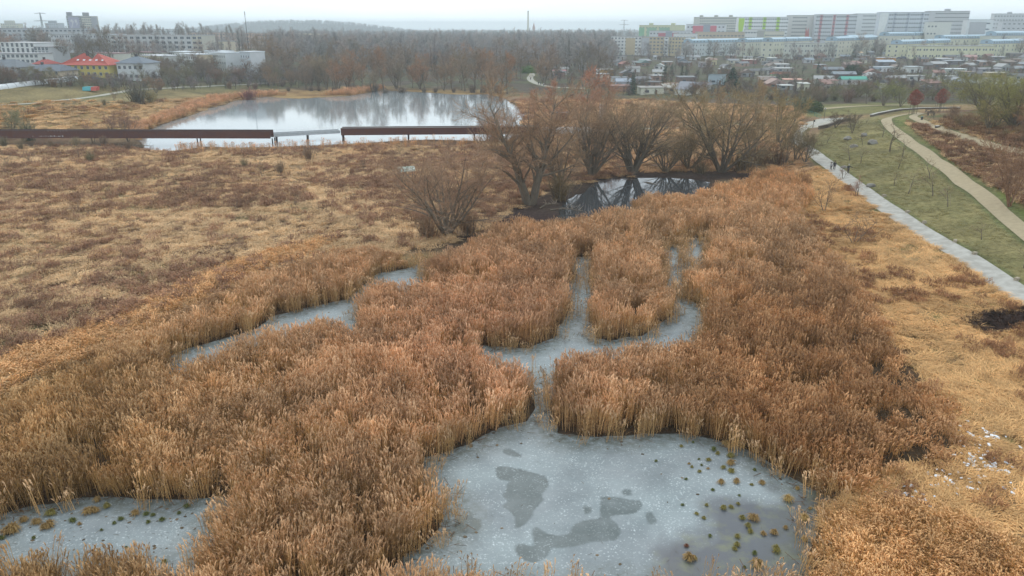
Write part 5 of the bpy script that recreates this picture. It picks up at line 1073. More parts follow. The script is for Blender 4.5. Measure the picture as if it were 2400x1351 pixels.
def hiphouse(name, lb, A, B, eave, ridge, depth, wcol, rcol, bays, floors, ridges=((.25,.75),), cat='house', skylights=0, winmesh=None, over=.8, gable=False):
    z = min(h1(*Wd(A[0], A[1])), h1(*Wd(B[0], B[1])))-.3; ze = Zat(A[1], eave); zr = Zat(A[1]+depth/2, ridge); a = np.array(Wd(A[0], A[1], ze)); b_ = np.array(Wd(B[0], B[1], ze)); W_ = np.linalg.norm(b_-a); an = math.atan2(b_[1]-a[1], b_[0]-a[0])
    root = empty(name, (a[0], a[1], z), an); tag(root, lb, cat); H = ze-z; R_ = zr-z
    cbox('wall', root, wcol, 0, 0, -2, W_, depth, H)
    fh = (H-.6)/floors
    for f in range(floors):
        for j in range(bays): link('window', WIN, root, (W_*(j+.5)/bays, -.02, .6+f*fh+fh*.3), 0, (1.3, 1, 1.4))
    m_ = MB(); o = over; n = len(m_.v)
    e = [(-o, -o, H-.1), (W_+o, -o, H-.1), (W_+o, depth+o, H-.1), (-o, depth+o, H-.1)]
    if len(ridges) == 1:
        u0, u1 = ridges[0]; r0_, r1_ = (W_*u0, depth/2, R_), (W_*u1, depth/2, R_); m_.v = e+[r0_, r1_]; m_.f = [(0, 1, 5, 4), (1, 2, 5), (2, 3, 4, 5), (3, 0, 4), (3, 2, 1, 0)]
    else:   # two hipped wings joined by a saddle
        (u0, _), (u1, _) = ridges; md = H+(R_-H)*.45; m_.v = e+[(W_*u0, depth/2, R_), (W_*(u0+u1)/2, depth*.5, md), (W_*u1, depth/2, R_*.985), (W_*.92, depth*.5, H+(R_-H)*.42)]
        m_.f = [(0, 1, 7, 6, 5, 4), (1, 2, 7), (2, 3, 4, 5, 6, 7), (3, 0, 4), (3, 2, 1, 0)]
        m_.f = [(0, 5, 4), (0, 1, 5), (1, 6, 5), (1, 7, 6), (1, 2, 7), (2, 6, 7), (2, 5, 6), (2, 3, 5), (3, 4, 5), (3, 0, 4), (3, 2, 1, 0)]
    m_.m = [0]*len(m_.f); ro = m_.build('roof', M_flat, root); ro.color = (*rcol, 1)
    ch = MB(); cx_ = W_*(ridges[0][0]+.06); ch.box(cx_-.4, depth*.5-.4, R_-1.2, cx_+.4, depth*.5+.4, R_+.9); c_ = ch.build('chimney', M_dark, ro)
    for k in range(skylights):
        u = .30+.13*k; y = depth*.20; zz = H+(R_-H)*.36
        s = MB(); s.box(-.5, -.35, -.05, .5, .35, .12); q = s.build('skylight', mat('skylight', (.75,.78,.8), rough=.2, var=.02) if 'skylight' not in bpy.data.materials else bpy.data.materials['skylight'], root); q.location = (W_*u, y, zz+.15); q.rotation_euler = (math.atan2(R_-H, depth/2), 0, 0)
    return root, W_, H
ry_, Wy, Hy = hiphouse('villa', 'yellow villa with large red hipped double roof and skylights', (142,338), (254,334), 152, 124, 12, (.62,.52,.16), (.46,.11,.085), 8, 2, ((.34,0),(.62,0)), skylights=5, cat='villa')
balconies(ry_, Wy, Hy, [(.30,.40)], 2, .6, (.20,.18,.17), rows=[1])
hiphouse('villa', 'white villa with grey pyramid roof beside the yellow one', (272,336), (334,334), 148, 132, 12, (.66,.68,.68), (.17,.20,.235), 5, 2, ((.42,.55),), cat='villa')
hiphouse('villa', 'low annexe with grey roof between yellow and white villas', (253,346), (276,345), 158, 147, 8, (.64,.64,.62), (.16,.19,.215), 2, 1, ((.35,.65),), cat='villa annexe')
hiphouse('bungalow', 'cream bungalow with long dark grey roof in front of the yellow villa', (66,318), (138,316), 166, 151, 11, (.62,.52,.38), (.15,.17,.20), 5, 1, ((.12,.88),), cat='bungalow')
hiphouse('bungalow', 'grey-roofed house cut off by the left edge', (-40,325), (38,322), 157, 139, 11, (.50,.52,.53), (.17,.19,.21), 5, 2, ((.3,.7),))
hiphouse('bungalow', 'low dark-roofed house behind trees, left of the cream bungalow', (2,312), (62,310), 178, 164, 10, (.40,.40,.38), (.13,.14,.14), 3, 1, ((.3,.7),))
hiphouse('garden_house', 'small house with dark red roof behind the bungalow', (78,352), (104,350), 150, 139, 8, (.45,.42,.4), (.34,.08,.07), 2, 1, ((.3,.7),))
# long white tunnel (fabric greenhouse) on the left bank
def tunnel():
    a = np.array(Wd(-60, 262, 5.3)); b_ = np.array(Wd(188, 300, 5.3)); za, zb = h1(*a), h1(*b_); W_ = np.linalg.norm(b_-a); root = empty('tunnel_greenhouse', (a[0], a[1], za), math.atan2(b_[1]-a[1], b_[0]-a[0])); tag(root, 'long low white tunnel on the grassy bank below the bungalow', 'greenhouse')
    m_ = MB(); n = 9; segs = 26
    for i in range(segs+1):
        x = W_*i/segs; zz = (zb-za)*i/segs
        for k in range(n): t = math.pi*k/(n-1); m_.v.append((x, 1.6-1.6*math.cos(t), zz+.2+1.75*math.sin(t)+(.05 if i % 2 else 0)))
    for i in range(segs):
        for k in range(n-1): m_.f.append((i*n+k, (i+1)*n+k, (i+1)*n+k+1, i*n+k+1)); m_.m.append(0)
    m_.build('cover', mat('white_foil', (.74,.77,.78), rough=.35, var=.12, scale=1.5, spec=.5), root)
    for i in range(0, segs+1, 2):
        h_ = MB(); x = W_*i/segs; zz = (zb-za)*i/segs; h_.tube([(x, 1.6-1.66*math.cos(math.pi*k/8), zz+.2+1.82*math.sin(math.pi*k/8)) for k in range(9)], .04, 4); h_.build('hoop', M_dark, root)
tunnel()
def playset():
    x, y, z = place(193, 213); root = empty('tarpaulin_stall', (x, y, z)); tag(root, 'turquoise and red tarpaulin shelter at the end of the white tunnel', 'shelter')
    for nm, cc, x0, x1 in (('turquoise_cover', (.10,.40,.44), 0, 3), ('red_cover', (.5,.12,.1), 3.1, 5)):
        b_ = MB(); b_.prism([(x0, 0), (x1, 0), (x1, 2.5), (x0, 2.5)], 0, 1.3); b_.v = [(p[0], p[1]+(.5 if p[2] > 1 else 0), p[2]) for p in b_.v]; o = b_.build(nm, M_wall, root); o.color = (*cc, 1)
playset()
# masts, pylons, chimney, church
def mast():
    x, y, z = *Wd(586, 470, 8), 7.5; zt = Zat(470, 27); root = empty('radio_mast', (x, y, z)); tag(root, 'tall thin grey mast behind the flat-roofed houses', 'mast')
    m_ = MB(); m_.tube([(0, 0, -2), (0, 0, zt-z-1.5)], [.28, .12], 6); m_.build('pole', M_dark, root); a_ = MB(); a_.tube([(0, 0, zt-z-2), (0, 0, zt-z)], .35, 6); a_.build('antenna', M_wfr, root)
mast()
def pylon(px, D, top, lb):
    x, y = Wd(px, D, 20); z = 0; H = Zat(D, top); root = empty('power_pylon', (x, y, z)); tag(root, lb, 'pylon'); m_ = MB()
    for sx in (-1, 1):
        for sy in (-1, 1): m_.tube([(sx*4, sy*4, 0), (sx*1.0, sy*1.0, H*.6), (sx*.4, sy*.4, H)], .35, 4)
    for k in range(12):
        z0 = H*k/12; w0 = 4*(1-k/12*.85); z1 = H*(k+1)/12; w1 = 4*(1-(k+1)/12*.85); m_.tube([(-w0, -w0, z0), (w1, -w1, z1)], .18, 3); m_.tube([(w0, -w0, z0), (-w1, -w1, z1)], .18, 3)
    m_.build('lattice', M_dark, root)
    for hz, wv in ((.72, 15), (.97, 11)):
        a_ = MB(); a_.tube([(-wv, 0, H*hz), (0, 0, H*hz+1.2), (wv, 0, H*hz)], .4, 4); a_.tube([(-wv, 0, H*hz), (wv, 0, H*hz)], .3, 4); a_.build('cross_arm', M_dark, root)
pylon(102, 1500, 30, 'power pylon on the skyline left of the dark tower block'); pylon(1462, 2300, 47, 'faint power pylon above the wood, left of the yellow-green block'); pylon(800, 4100, 58, 'very faint tiny pylon right of the wooded hill')
x, y = Wd(1237.5, 2600, 20); H = Zat(2600, 27); root = empty('factory_chimney', (x, y, 0)); tag(root, 'tall ochre factory chimney on the horizon', 'chimney'); m_ = MB(); m_.tube([(0, 0, 0), (0, 0, H)], [3.6, 2.2], 12); o = m_.build('shaft', M_wall, root); o.color = (.50,.42,.25,1); m_ = MB(); m_.tube([(0, 0, H+.05), (0, 0, H+1.5)], 2.6, 12); m_.build('rim', M_dark, root)
x, y = Wd(1251, 2500, 20); H = Zat(2500, 53); root = empty('church', (x, y, 0)); tag(root, 'reddish church spire just right of the tall chimney', 'church'); cbox('tower', root, (.40,.22,.16), -4, -4, 0, 4, 4, H*.55); m_ = MB(); m_.v = [(-5, -5, H*.55), (5, -5, H*.55), (5, 5, H*.55), (-5, 5, H*.55), (0, 0, H)]; m_.f = [(0, 1, 4), (1, 2, 4), (2, 3, 4), (3, 0, 4), (3, 2, 1, 0)]; m_.m = [0]*5; o = m_.build('spire', M_wall, root); o.color = (.42,.16,.12,1)
# ------------------------------------------------------------------ garden plots with huts
huts = []
def hut(px, pb, w_, d_, h_, kind, wc, rc, rz=0, label=None, wide=True):
    x, y, z = place(px, pb); root = empty('garden_hut', (x, y, z-.1), rz); tag(root, label, 'garden hut', 'huts in the garden plots')
    cbox('wall', root, wc, -w_/2, 0, -.6, w_/2, d_, h_)
    o_ = .35; m_ = MB()
    if kind == 'flat': m_.v = [(-w_/2-o_, -o_, h_+.05), (w_/2+o_, -o_, h_+.05), (w_/2+o_, d_+o_, h_+.35), (-w_/2-o_, d_+o_, h_+.35)]; m_.v += [(a, b_, c_+.16) for a, b_, c_ in m_.v]; m_.f = [(3, 2, 1, 0), (4, 5, 6, 7), (0, 1, 5, 4), (1, 2, 6, 5), (2, 3, 7, 6), (3, 0, 4, 7)]
    elif kind == 'mono': m_.v = [(-w_/2-o_, -o_, h_+.9), (w_/2+o_, -o_, h_+.9), (w_/2+o_, d_+o_, h_+.05), (-w_/2-o_, d_+o_, h_+.05)]; m_.v += [(a, b_, c_+.14) for a, b_, c_ in m_.v]; m_.f = [(3, 2, 1, 0), (4, 5, 6, 7), (0, 1, 5, 4), (1, 2, 6, 5), (2, 3, 7, 6), (3, 0, 4, 7)]
    elif kind == 'slope': m_.v = [(-w_/2-o_, -o_, h_+.02), (w_/2+o_, -o_, h_+.02), (w_/2+o_, d_+o_, h_+1.3), (-w_/2-o_, d_+o_, h_+1.3)]; m_.v += [(a, b_, c_+.14) for a, b_, c_ in m_.v]; m_.f = [(3, 2, 1, 0), (4, 5, 6, 7), (0, 1, 5, 4), (1, 2, 6, 5), (2, 3, 7, 6), (3, 0, 4, 7)]
    elif kind == 'gable': hr = h_+w_*.24; m_.v = [(-w_/2-o_, -o_, h_-.1), (0, -o_, hr), (w_/2+o_, -o_, h_-.1), (-w_/2-o_, d_+o_, h_-.1), (0, d_+o_, hr), (w_/2+o_, d_+o_, h_-.1)]; m_.f = [(0, 2, 1), (3, 4, 5), (0, 1, 4, 3), (1, 2, 5, 4), (2, 0, 3, 5)]
    else: hr = h_+d_*.26; m_.v = [(-w_/2-o_, -o_, h_-.1), (w_/2+o_, -o_, h_-.1), (w_/2+o_, d_+o_, h_-.1), (-w_/2-o_, d_+o_, h_-.1), (-w_/2-o_, d_/2, hr), (w_/2+o_, d_/2, hr)]; m_.f = [(0, 1, 5, 4), (2, 3, 4, 5), (1, 2, 5), (3, 0, 4), (3, 2, 1, 0)]
    m_.m = [0]*len(m_.f); ro = m_.build('roof', M_flat, root); ro.color = (*rc, 1)
    if kind == 'mono': cbox('gable_strip', root, wc, -w_/2+.02, .02, h_+.002, w_/2-.02, .15, h_+.85)
    link('door', DOOR, root, (w_*.18, -.02, 0), 0, (.9, 1, 1.95)).color = (1, 1, 1, 1)
    link('window', WIN2, root, (-w_*.22, -.02, .95), 0, (min(1.6, w_*.3), 1, .95))
    if label is None: huts.append((root, wc, rc, kind))
    return root
dm = MB(); dm.box(-.5, -.04, 0, .5, .05, 1); DOOR = dm.mesh('door', M_door)
pi = math.pi
for a in (
 (1312,176,8,5,2.3,'flat',(.62,.60,.58),(.45,.22,.22),.1,'white hut with red-edged flat roof beside the lake path'),
 (1288,168,9,5,2.3,'flat',(.30,.24,.22),(.22,.22,.24),.1,'dark hut with grey flat roof, left of the red-edged one'),
 (1408,176,5,4,2.6,'flat',(.72,.72,.70),(.6,.6,.6),0,'small white box hut left of the orange hut'),
 (1424,178,7,5,3.4,'flat',(.60,.36,.13),(.35,.33,.3),.1,'orange hut among bare trees on the left of the plots'),
 (1483,170,9,5,2.5,'long',(.68,.68,.66),(.30,.29,.28),0,'white hut with brown-grey roof under the dark green gabled hut'),
 (1512,156,8,6,2.6,'gable',(.30,.20,.16),(.17,.23,.22),.5,'brown hut with dark green gabled roof in the plots'),
 (1467,219-61,7,5,2.4,'gable',(.38,.24,.2),(.42,.20,.17),.4,'hut with red gabled roof left of the dark green one'),
 (1545,164,7,5,2.4,'gable',(.74,.74,.72),(.5,.52,.5),-.3,'bright white hut with low pale gable'),
 (1656,158,8,6,3,'flat',(.40,.38,.40),(.32,.30,.30),.1,'grey hut with flat brown roof beside a small yellow house'),
 (1672,152,5,5,3.4,'long',(.60,.54,.34),(.35,.25,.2),0,'small yellow house in the middle of the plots'),
 (1665,148,6,5,3,'gable',(.66,.56,.50),(.5,.45,.42),0,'pinkish-white hut behind the grey one'),
 (1760,150,10,6,2.8,'flat',(.36,.17,.15),(.52,.44,.38),.1,'dark red hut with pale brown flat roof'),
 (1612,196,9,6,3,'flat',(.26,.20,.18),(.24,.25,.26),.15,'dark brown hut with grey flat roof right of the pine hedge'),
 (1680,198,8,5,4,'mono',(.42,.50,.54),(.50,.56,.60),-.15,'tall pale blue hut with sloping roof, left of the big dark pine'),
 (1625,222,12,6,2.5,'gable',(.72,.72,.68),(.26,.27,.30),.9,'white hut with dark hipped roof at the near edge of the plots'),
 (1585,218,10,6,2.2,'slope',(.55,.52,.45),(.42,.40,.36),.1,'low hut with grey-brown roof beside the near white hut'),
 (1528,222,10,6,2.8,'flat',(.70,.68,.56),(.36,.34,.31),.1,'cream hut with wide flat roof near the willows'),
 (1462,206,7,5,3,'long',(.45,.46,.5),(.40,.44,.50),0,'pale blue-grey hut next to the near spruce'),
 (1818,146,10,6,3,'flat',(.30,.32,.33),(.62,.64,.60),.1,'glass-fronted hut with white flat roof'),
 (1832,160,11,5,2.4,'flat',(.42,.42,.42),(.56,.56,.54),0,'long grey hut with pale roof, second of the stacked huts'),
 (1838,170,11,5,2.3,'flat',(.4,.38,.36),(.50,.50,.48),0,'grey-roofed hut, third of the stacked huts'),
 (1830,182,10,5,2.4,'mono',(.60,.30,.22),(.33,.36,.40),-.1,'salmon hut with blue-grey roof above the lime one'),
 (1826,190,9,5,2.4,'mono',(.50,.66,.36),(.34,.38,.38),-.25,'lime green hut with sloping grey roof'),
 (1800,192,8,4,2.2,'flat',(.52,.50,.48),(.46,.46,.45),0,'pale grey hut left of the lime green one'),
 (1860,203,9,5,3,'flat',(.50,.45,.38),(.62,.36,.28),-.1,'beige hut with salmon roof above the willow tops'),
 (1820,208,9,5,2.4,'gable',(.36,.18,.14),(.42,.30,.26),.2,'reddish brown hut left of the salmon-roofed one'),
 (1885,215,4,4,3.3,'flat',(.66,.64,.50),(.6,.6,.55),0,'small cream hut with white roof beside the cypress group'),
 (1842,212,6,4,2,'flat',(.36,.37,.36),(.55,.56,.54),0,'low shed with white roof under the beige hut'),
 (1955,172,11,5,2.3,'long',(.16,.14,.13),(.24,.26,.28),0,'dark hut with grey roof, behind the matching one'),
 (1980,184,12,5,2.3,'long',(.15,.10,.10),(.28,.31,.33),0,'dark brown hut with long grey roof above the turquoise-roofed hut'),
 (2002,199,12,5,2.6,'long',(.66,.64,.62),(.13,.42,.33),0,'white hut with bright turquoise roof'),
 (2078,151+4,12,5,2.6,'slope',(.22,.2,.2),(.42,.48,.54),0,'dark hut with pale blue-grey roof behind the white-walled one'),
 (2072,169,13,6,2.6,'flat',(.68,.68,.68),(.42,.46,.48),.1,'long white-walled hut with grey roof, centre right of the plots'),
 (2078,146,13,6,3,'flat',(.66,.30,.08),(.40,.38,.38),-.1,'bright orange hut in the right plots'),
 (2015,132,9,6,2.8,'long',(.70,.70,.66),(.58,.42,.26),.5,'white hut with orange-tan roof below the big brown tree'),
 (1995,160,9,5,2.4,'long',(.26,.17,.14),(.30,.22,.19),0,'brown hut hidden among bare trees'),
 (1898,148,7,5,2.5,'long',(.5,.5,.5),(.30,.34,.38),.2,'grey hut with slate roof at the head of the green meadow strip'),
 (1925,138,9,5,2.4,'gable',(.33,.2,.18),(.38,.24,.2),0,'brown hut with reddish roof above the green meadow strip'),
 (1895,130,9,5,2.8,'long',(.66,.66,.66),(.38,.40,.40),0,'white hut with grey roof beside the round green shrub'),
 (1858,138,9,5,2.4,'long',(.45,.36,.33),(.45,.26,.24),0,'pink-brown hut with white tanks on its roof side'),
 (1815,128,8,5,2.4,'long',(.40,.22,.2),(.48,.24,.2),0,'red hut behind the glass-fronted one'),
 (2145,171,9,6,3.2,'flat',(.68,.68,.66),(.42,.46,.46),.1,'white veranda hut with wide grey roof in the right plots'),
 (2145,190,9,4,2.3,'flat',(.60,.60,.58),(.36,.36,.34),0,'small white hut under the veranda hut'),
 (2238,174,13,5,2.6,'flat',(.56,.58,.56),(.56,.60,.60),0,'pale greenish hut with white flat roof, right plots'),
 (2222,190,7,4,2.2,'flat',(.56,.55,.5),(.42,.42,.4),0,'low pale shed above the green bushes'),
 (2195,137,13,6,2.8,'flat',(.24,.20,.20),(.48,.30,.26),-.1,'dark hut with salmon-red roof below the long yellow row house'),
 (2165,137,6,4,2.4,'gable',(.72,.72,.70),(.6,.6,.58),0,'small white hut attached left of the salmon-roofed one'),
 (2212,146,12,6,2.4,'flat',(.30,.28,.27),(.58,.58,.58),0,'hut with pale flat roof in front of the salmon-roofed one'),
 (2238,152,13,6,2.6,'flat',(.22,.20,.21),(.42,.44,.46),0,'dark hut with small white door and grey roof'),
 (2276,142,9,5,2.8,'long',(.62,.34,.30),(.48,.30,.27),0,'pink hut with reddish roof in the right plots'),
 (2258,138,8,5,2.8,'flat',(.60,.62,.62),(.46,.48,.48),0,'white and grey hut left of the pink one'),
 (2305,152,14,6,2.4,'flat',(.24,.22,.22),(.40,.41,.43),0,'wide dark hut with grey roof right of the pink one'),
 (2340,142,10,5,2.6,'flat',(.24,.23,.23),(.50,.50,.50),0,'dark hut with light roof rim near the right edge'),
 (2318,172,14,5,2.4,'flat',(.42,.40,.42),(.36,.35,.36),0,'grey-mauve hut above the yellow-green willow'),
 (2335,182,10,4,2.2,'flat',(.58,.44,.25),(.45,.4,.32),0,'tan hut half covered by the yellow-green willow'),
 (2385,134,13,6,2.8,'flat',(.26,.22,.20),(.30,.28,.27),-.05,'brown hut with slanted roof at the right edge'),
 (2150,135,9,5,2.5,'flat',(.66,.64,.62),(.42,.28,.24),0,'white hut with rusty roof between two cypresses')):
    hut(*a)
hr_ = random.Random(91); placed = [(o.location.x, o.location.y) for o in bpy.data.objects if o.name.startswith('garden_hut')]
WC = [(.60,.60,.58),(.36,.24,.19),(.26,.20,.17),(.52,.50,.47),(.44,.30,.24),(.60,.56,.46),(.34,.35,.36)]; RC = [(.22,.22,.23),(.32,.33,.34),(.30,.18,.15),(.16,.16,.16),(.40,.40,.39),(.25,.20,.17),(.20,.23,.26)]
tries = 0; nh = 0
while nh < 120 and tries < 4000:
    tries += 1; px = 1290+hr_.random()*1160; pb = 128+(hr_.random()**1.5)*90
    if px < 1450 and pb > 190: continue
    if px < 1400 and pb < 135: continue
    if 1860 < px < 1925 and 150 < pb < 205: continue
    if px > 2100 and pb < 133: continue
    x, y, z = place(px, pb)
    if any((x-a)**2+((y-b_)*.6)**2 < 100 for a, b_ in placed) or pdist(np.array([[x, y]]))[0] < 6: continue
    placed.append((x, y)); nh += 1
    hut(px, pb, hr_.uniform(5, 9), hr_.uniform(4, 5.5), hr_.uniform(2.2, 2.7), hr_.choice(['flat', 'flat', 'gable', 'long', 'slope']), hr_.choice(WC), hr_.choice(RC), hr_.uniform(-.5, .5))
def cname(c_):
    r_, g_, b_ = c_; m_ = (r_+g_+b_)/3
    if r_ > g_*1.35: return 'red-brown' if m_ < .34 else 'reddish'
    if m_ > .6: return 'white'
    if r_ > b_*1.25: return 'brown' if m_ < .4 else 'cream'
    return 'dark grey' if m_ < .3 else 'grey'
bands = {}
for o, wc, rc, kd in huts:
    D = o.location.y; b_ = 'nearest' if D < 400 else 'near middle' if D < 500 else 'far middle' if D < 620 else 'farthest'
    bands.setdefault(b_, []).append((o, wc, rc, kd))
for b_, lst in bands.items():
    lst.sort(key=lambda q: q[0].location.x/q[0].location.y)
    for i, (o, wc, rc, kd) in enumerate(lst):
        o['label'] = '%s garden hut with %s %s roof, %s from left in %s plots' % (cname(wc), cname(rc), {'gable': 'gabled', 'long': 'gabled', 'slope': 'sloping'}.get(kd, 'flat'), ordw(i+1), b_)
# trees of the plots
gt = []; n_g = 0; tries = 0
while n_g < 130 and tries < 3000:
    tries += 1; px = 1270+hr_.random()*1180; pb = 128+(hr_.random()**1.25)*108
    if 1865 < px < 1925 and 150 < pb < 205: continue
    if px < 1300 and pb > 170: continue
    x, y, z = place(px, pb)
    if any((x-a)**2+(y-b_)**2 < 20 for a, b_ in placed) or pdist(np.array([[x, y]]))[0] < 3: continue
    n_g += 1; k_ = hr_.choice(['multi', 'round', 'multi', 'bush', 'small']); gt.append(tree(k_, x, y, z, {'bush': hr_.uniform(1.5, 3), 'small': hr_.uniform(3, 5)}.get(k_, hr_.uniform(4, 7.5)), None, 'bush' if k_ == 'bush' else 'tree', 'bare fruit trees and bushes in the garden plots', hr_.choice([(.62,.55,.58),(.72,.58,.56),(.6,.62,.6),(.75,.66,.58)]), wid=1.3))
rank(gt, lambda o, w_: 'bare dark %s among the garden huts, %s from the left' % (o['category'], w_))
for px, pb, pt, k_, lb in ((1482,222,168,'spruce','blue-green spruce behind the vase-shaped willow tops'),(1714,215,155,'pine','big bushy dark pine in the middle of the garden plots'),(1690,228,198,'spruce','small dark spruce at the foot of the big pine'),(1556,200,150,'cypress','slim dark cypress at the left of a hedge of conifers'),(1598,180,150,'cypress','slim dark cypress between two white huts'),(1608,176,148,'cypress','second slim cypress just right of its twin'),
    (1574,175,148,'spruce','broad dark conifer behind the slim cypresses'),(1380,176,148,'spruce','dark spruce beside a bright green garden strip'),(1454,134,117,'spruce','dark fir in front of the white block of the front row'),(1440,134,119,'spruce','dark fir left of its taller twin before the white block'),(1852,110,86,'spruce','small dark fir in front of the cream row houses'),
    (1916,172,145,'cypress','narrow dark cypress at the green meadow strip'),(1912,216,182,'spruce','dark conifer group above the gravel road'),(1999,140,112,'spruce','dark conifer left of the white hut with tan roof'),(2142,148,128,'cypress','dark cypress left of its twin in the right plots'),(2155,150,132,'cypress','dark cypress right of its twin in the right plots'),(2357,86,47,'pine','tall dark spruce rising before the pale slabs at the right'),(2258,92,60,'spruce','pointed dark conifer before the long-fronted building'),(2248,92,64,'spruce','smaller pointed conifer touching the taller one'),(1762,226,200,'spruce','dark conifer right of the big pine'),(2256,204,178,'spruce','dark green conifer above the yellow-green willow'),(2002,176,150,'evergreen','green hedge bush right of the dark brown hut')):
    tpx(k_, px, pb, pt, lb, (1, 1.15, 1.15) if k_ != 'evergreen' else (.8, 1, .8), cat='bush' if k_ == 'evergreen' else 'conifer', wid=.85 if k_ == 'pine' and px > 2000 else 1)
tpx('evergreen', 1888, 118, 108, 'round dark green shrub in front of the cream row house', (.7,.9,.8), cat='bush', wid=1.5)
tpx('round', 2012, 130, 84, 'big brown bare tree rising in front of the blue-roofed houses', (1.0,.82,.74), wid=1.1)
tpx('evergreen', 1238, 172, 152, 'yellow-green bush at the bend of the lake path', (1.6,1.9,.9), cat='bush', wid=1.1)
st_ = []
for i in range(46):
    px = 1440+i*21+hr_.uniform(-7, 7); x, y, z = place(px, 127); st_.append(tree(hr_.choice(['multi', 'round']), x, y, z, hr_.uniform(5, 10), None, 'tree', 'street trees before the apartment rows', (.72,.74,.66), wid=.9))
rank(st_, lambda o, w_: 'bare street tree in front of the apartment rows, %s from the left' % w_)
pp_ = []
for i in range(16):
    px = 222+i*22+hr_.uniform(-8, 8); x, y = Wd(px, 700); pp_.append(tree('poplar', x, y, h1(x, y), Zat(700, hr_.uniform(54, 66))-h1(x, y), None, 'tree', 'poplars behind the prefabricated blocks', (.72,.76,.8), wid=1.2))
rank(pp_, lambda o, w_: 'bare poplar behind the pale prefabricated block, %s from the left' % w_)
for px, top, h_ in ((38,82,0),(100,78,0),(112,70,0),(160,100,0),(190,106,0),(215,100,0),(270,76,0)):
    D = 455 if px < 150 else 400; x, y = Wd(px, D); z = h1(x, y); tree('round' if px != 38 else 'multi', x, y, z, Zat(D, top)-z, 'bare tree before the grey slabs, standing %s' % {38: 'behind the flat white building, reddish', 100: 'right of the flat white building', 112: 'beside the slab gable', 160: 'left of the red-roofed villa top', 190: 'above the red roof', 215: 'between red roof and grey slab', 270: 'behind the grey pyramid roof'}[px], 'tree', None, (1.15,.8,.65) if px == 38 else (.7,.75,.76), wid=1.3)
# parked cars at the row houses
M_car = mat('car_paint', (1, 1, 1), rough=.35, var=.03, objcol=True, spec=.6)
cb_ = MB()
prof = [(-2.1,.35),(-2.15,.8),(-1.4,.95),(-.8,1.42),(.7,1.45),(1.5,.98),(2.1,.85),(2.15,.35)]
n = len(prof); cb_.v = [(x, -.85, z) for x, z in prof]+[(x, .85, z) for x, z in prof]; cb_.f = [tuple(range(n)), tuple(reversed(range(n, 2*n)))]+[(i, i+n, (i+1) % n+n, (i+1) % n) for i in range(n)]; cb_.m = [0]*(n+2); CARB = cb_.mesh('body', M_car)
cw = MB(); cw.v = [(-1.15,-.87,1.0),(-.75,-.87,1.36),(.62,-.87,1.38),(1.25,-.87,1.0),(-1.15,.87,1.0),(-.75,.87,1.36),(.62,.87,1.38),(1.25,.87,1.0)]; cw.f = [(0,1,2,3),(7,6,5,4)]; cw.m = [0, 0]; CARW = cw.mesh('side_window', M_win)
wl = MB(); wl.tube([(0, -.1, 0), (0, .1, 0)], .33, 10); WHEEL = wl.mesh('wheel', M_dark)
cars = []
for i in range(16):
    px = 2108+(i % 8)*11.5+hr_.uniform(-3, 3); D = 640+(i//8)*14+hr_.uniform(-3, 3); x, y = Wd(px, D, 4); z = h1(x, y); cc = hr_.choice([(.7,.7,.7),(.72,.73,.75),(.25,.27,.3),(.6,.6,.62),(.1,.12,.2),(.4,.05,.05)])
    c_ = empty('parked_car', (x, y, z), hr_.uniform(-.6, -.3)); b_ = link('body', CARB, c_); b_.color = (*cc, 1); link('side_window', CARW, c_)
    for sx in (-1.3, 1.3):
        for sy in (-.8, .8): link('wheel', WHEEL, c_, (sx, sy, .33))
    tag(c_, None, 'car', 'cars parked by the row houses'); cars.append(c_)
rank(cars, lambda o, w_: '%s car parked by the row houses, %s from the left' % (('dark', 'silver white')[o.children[0].color[0] > .5], w_))
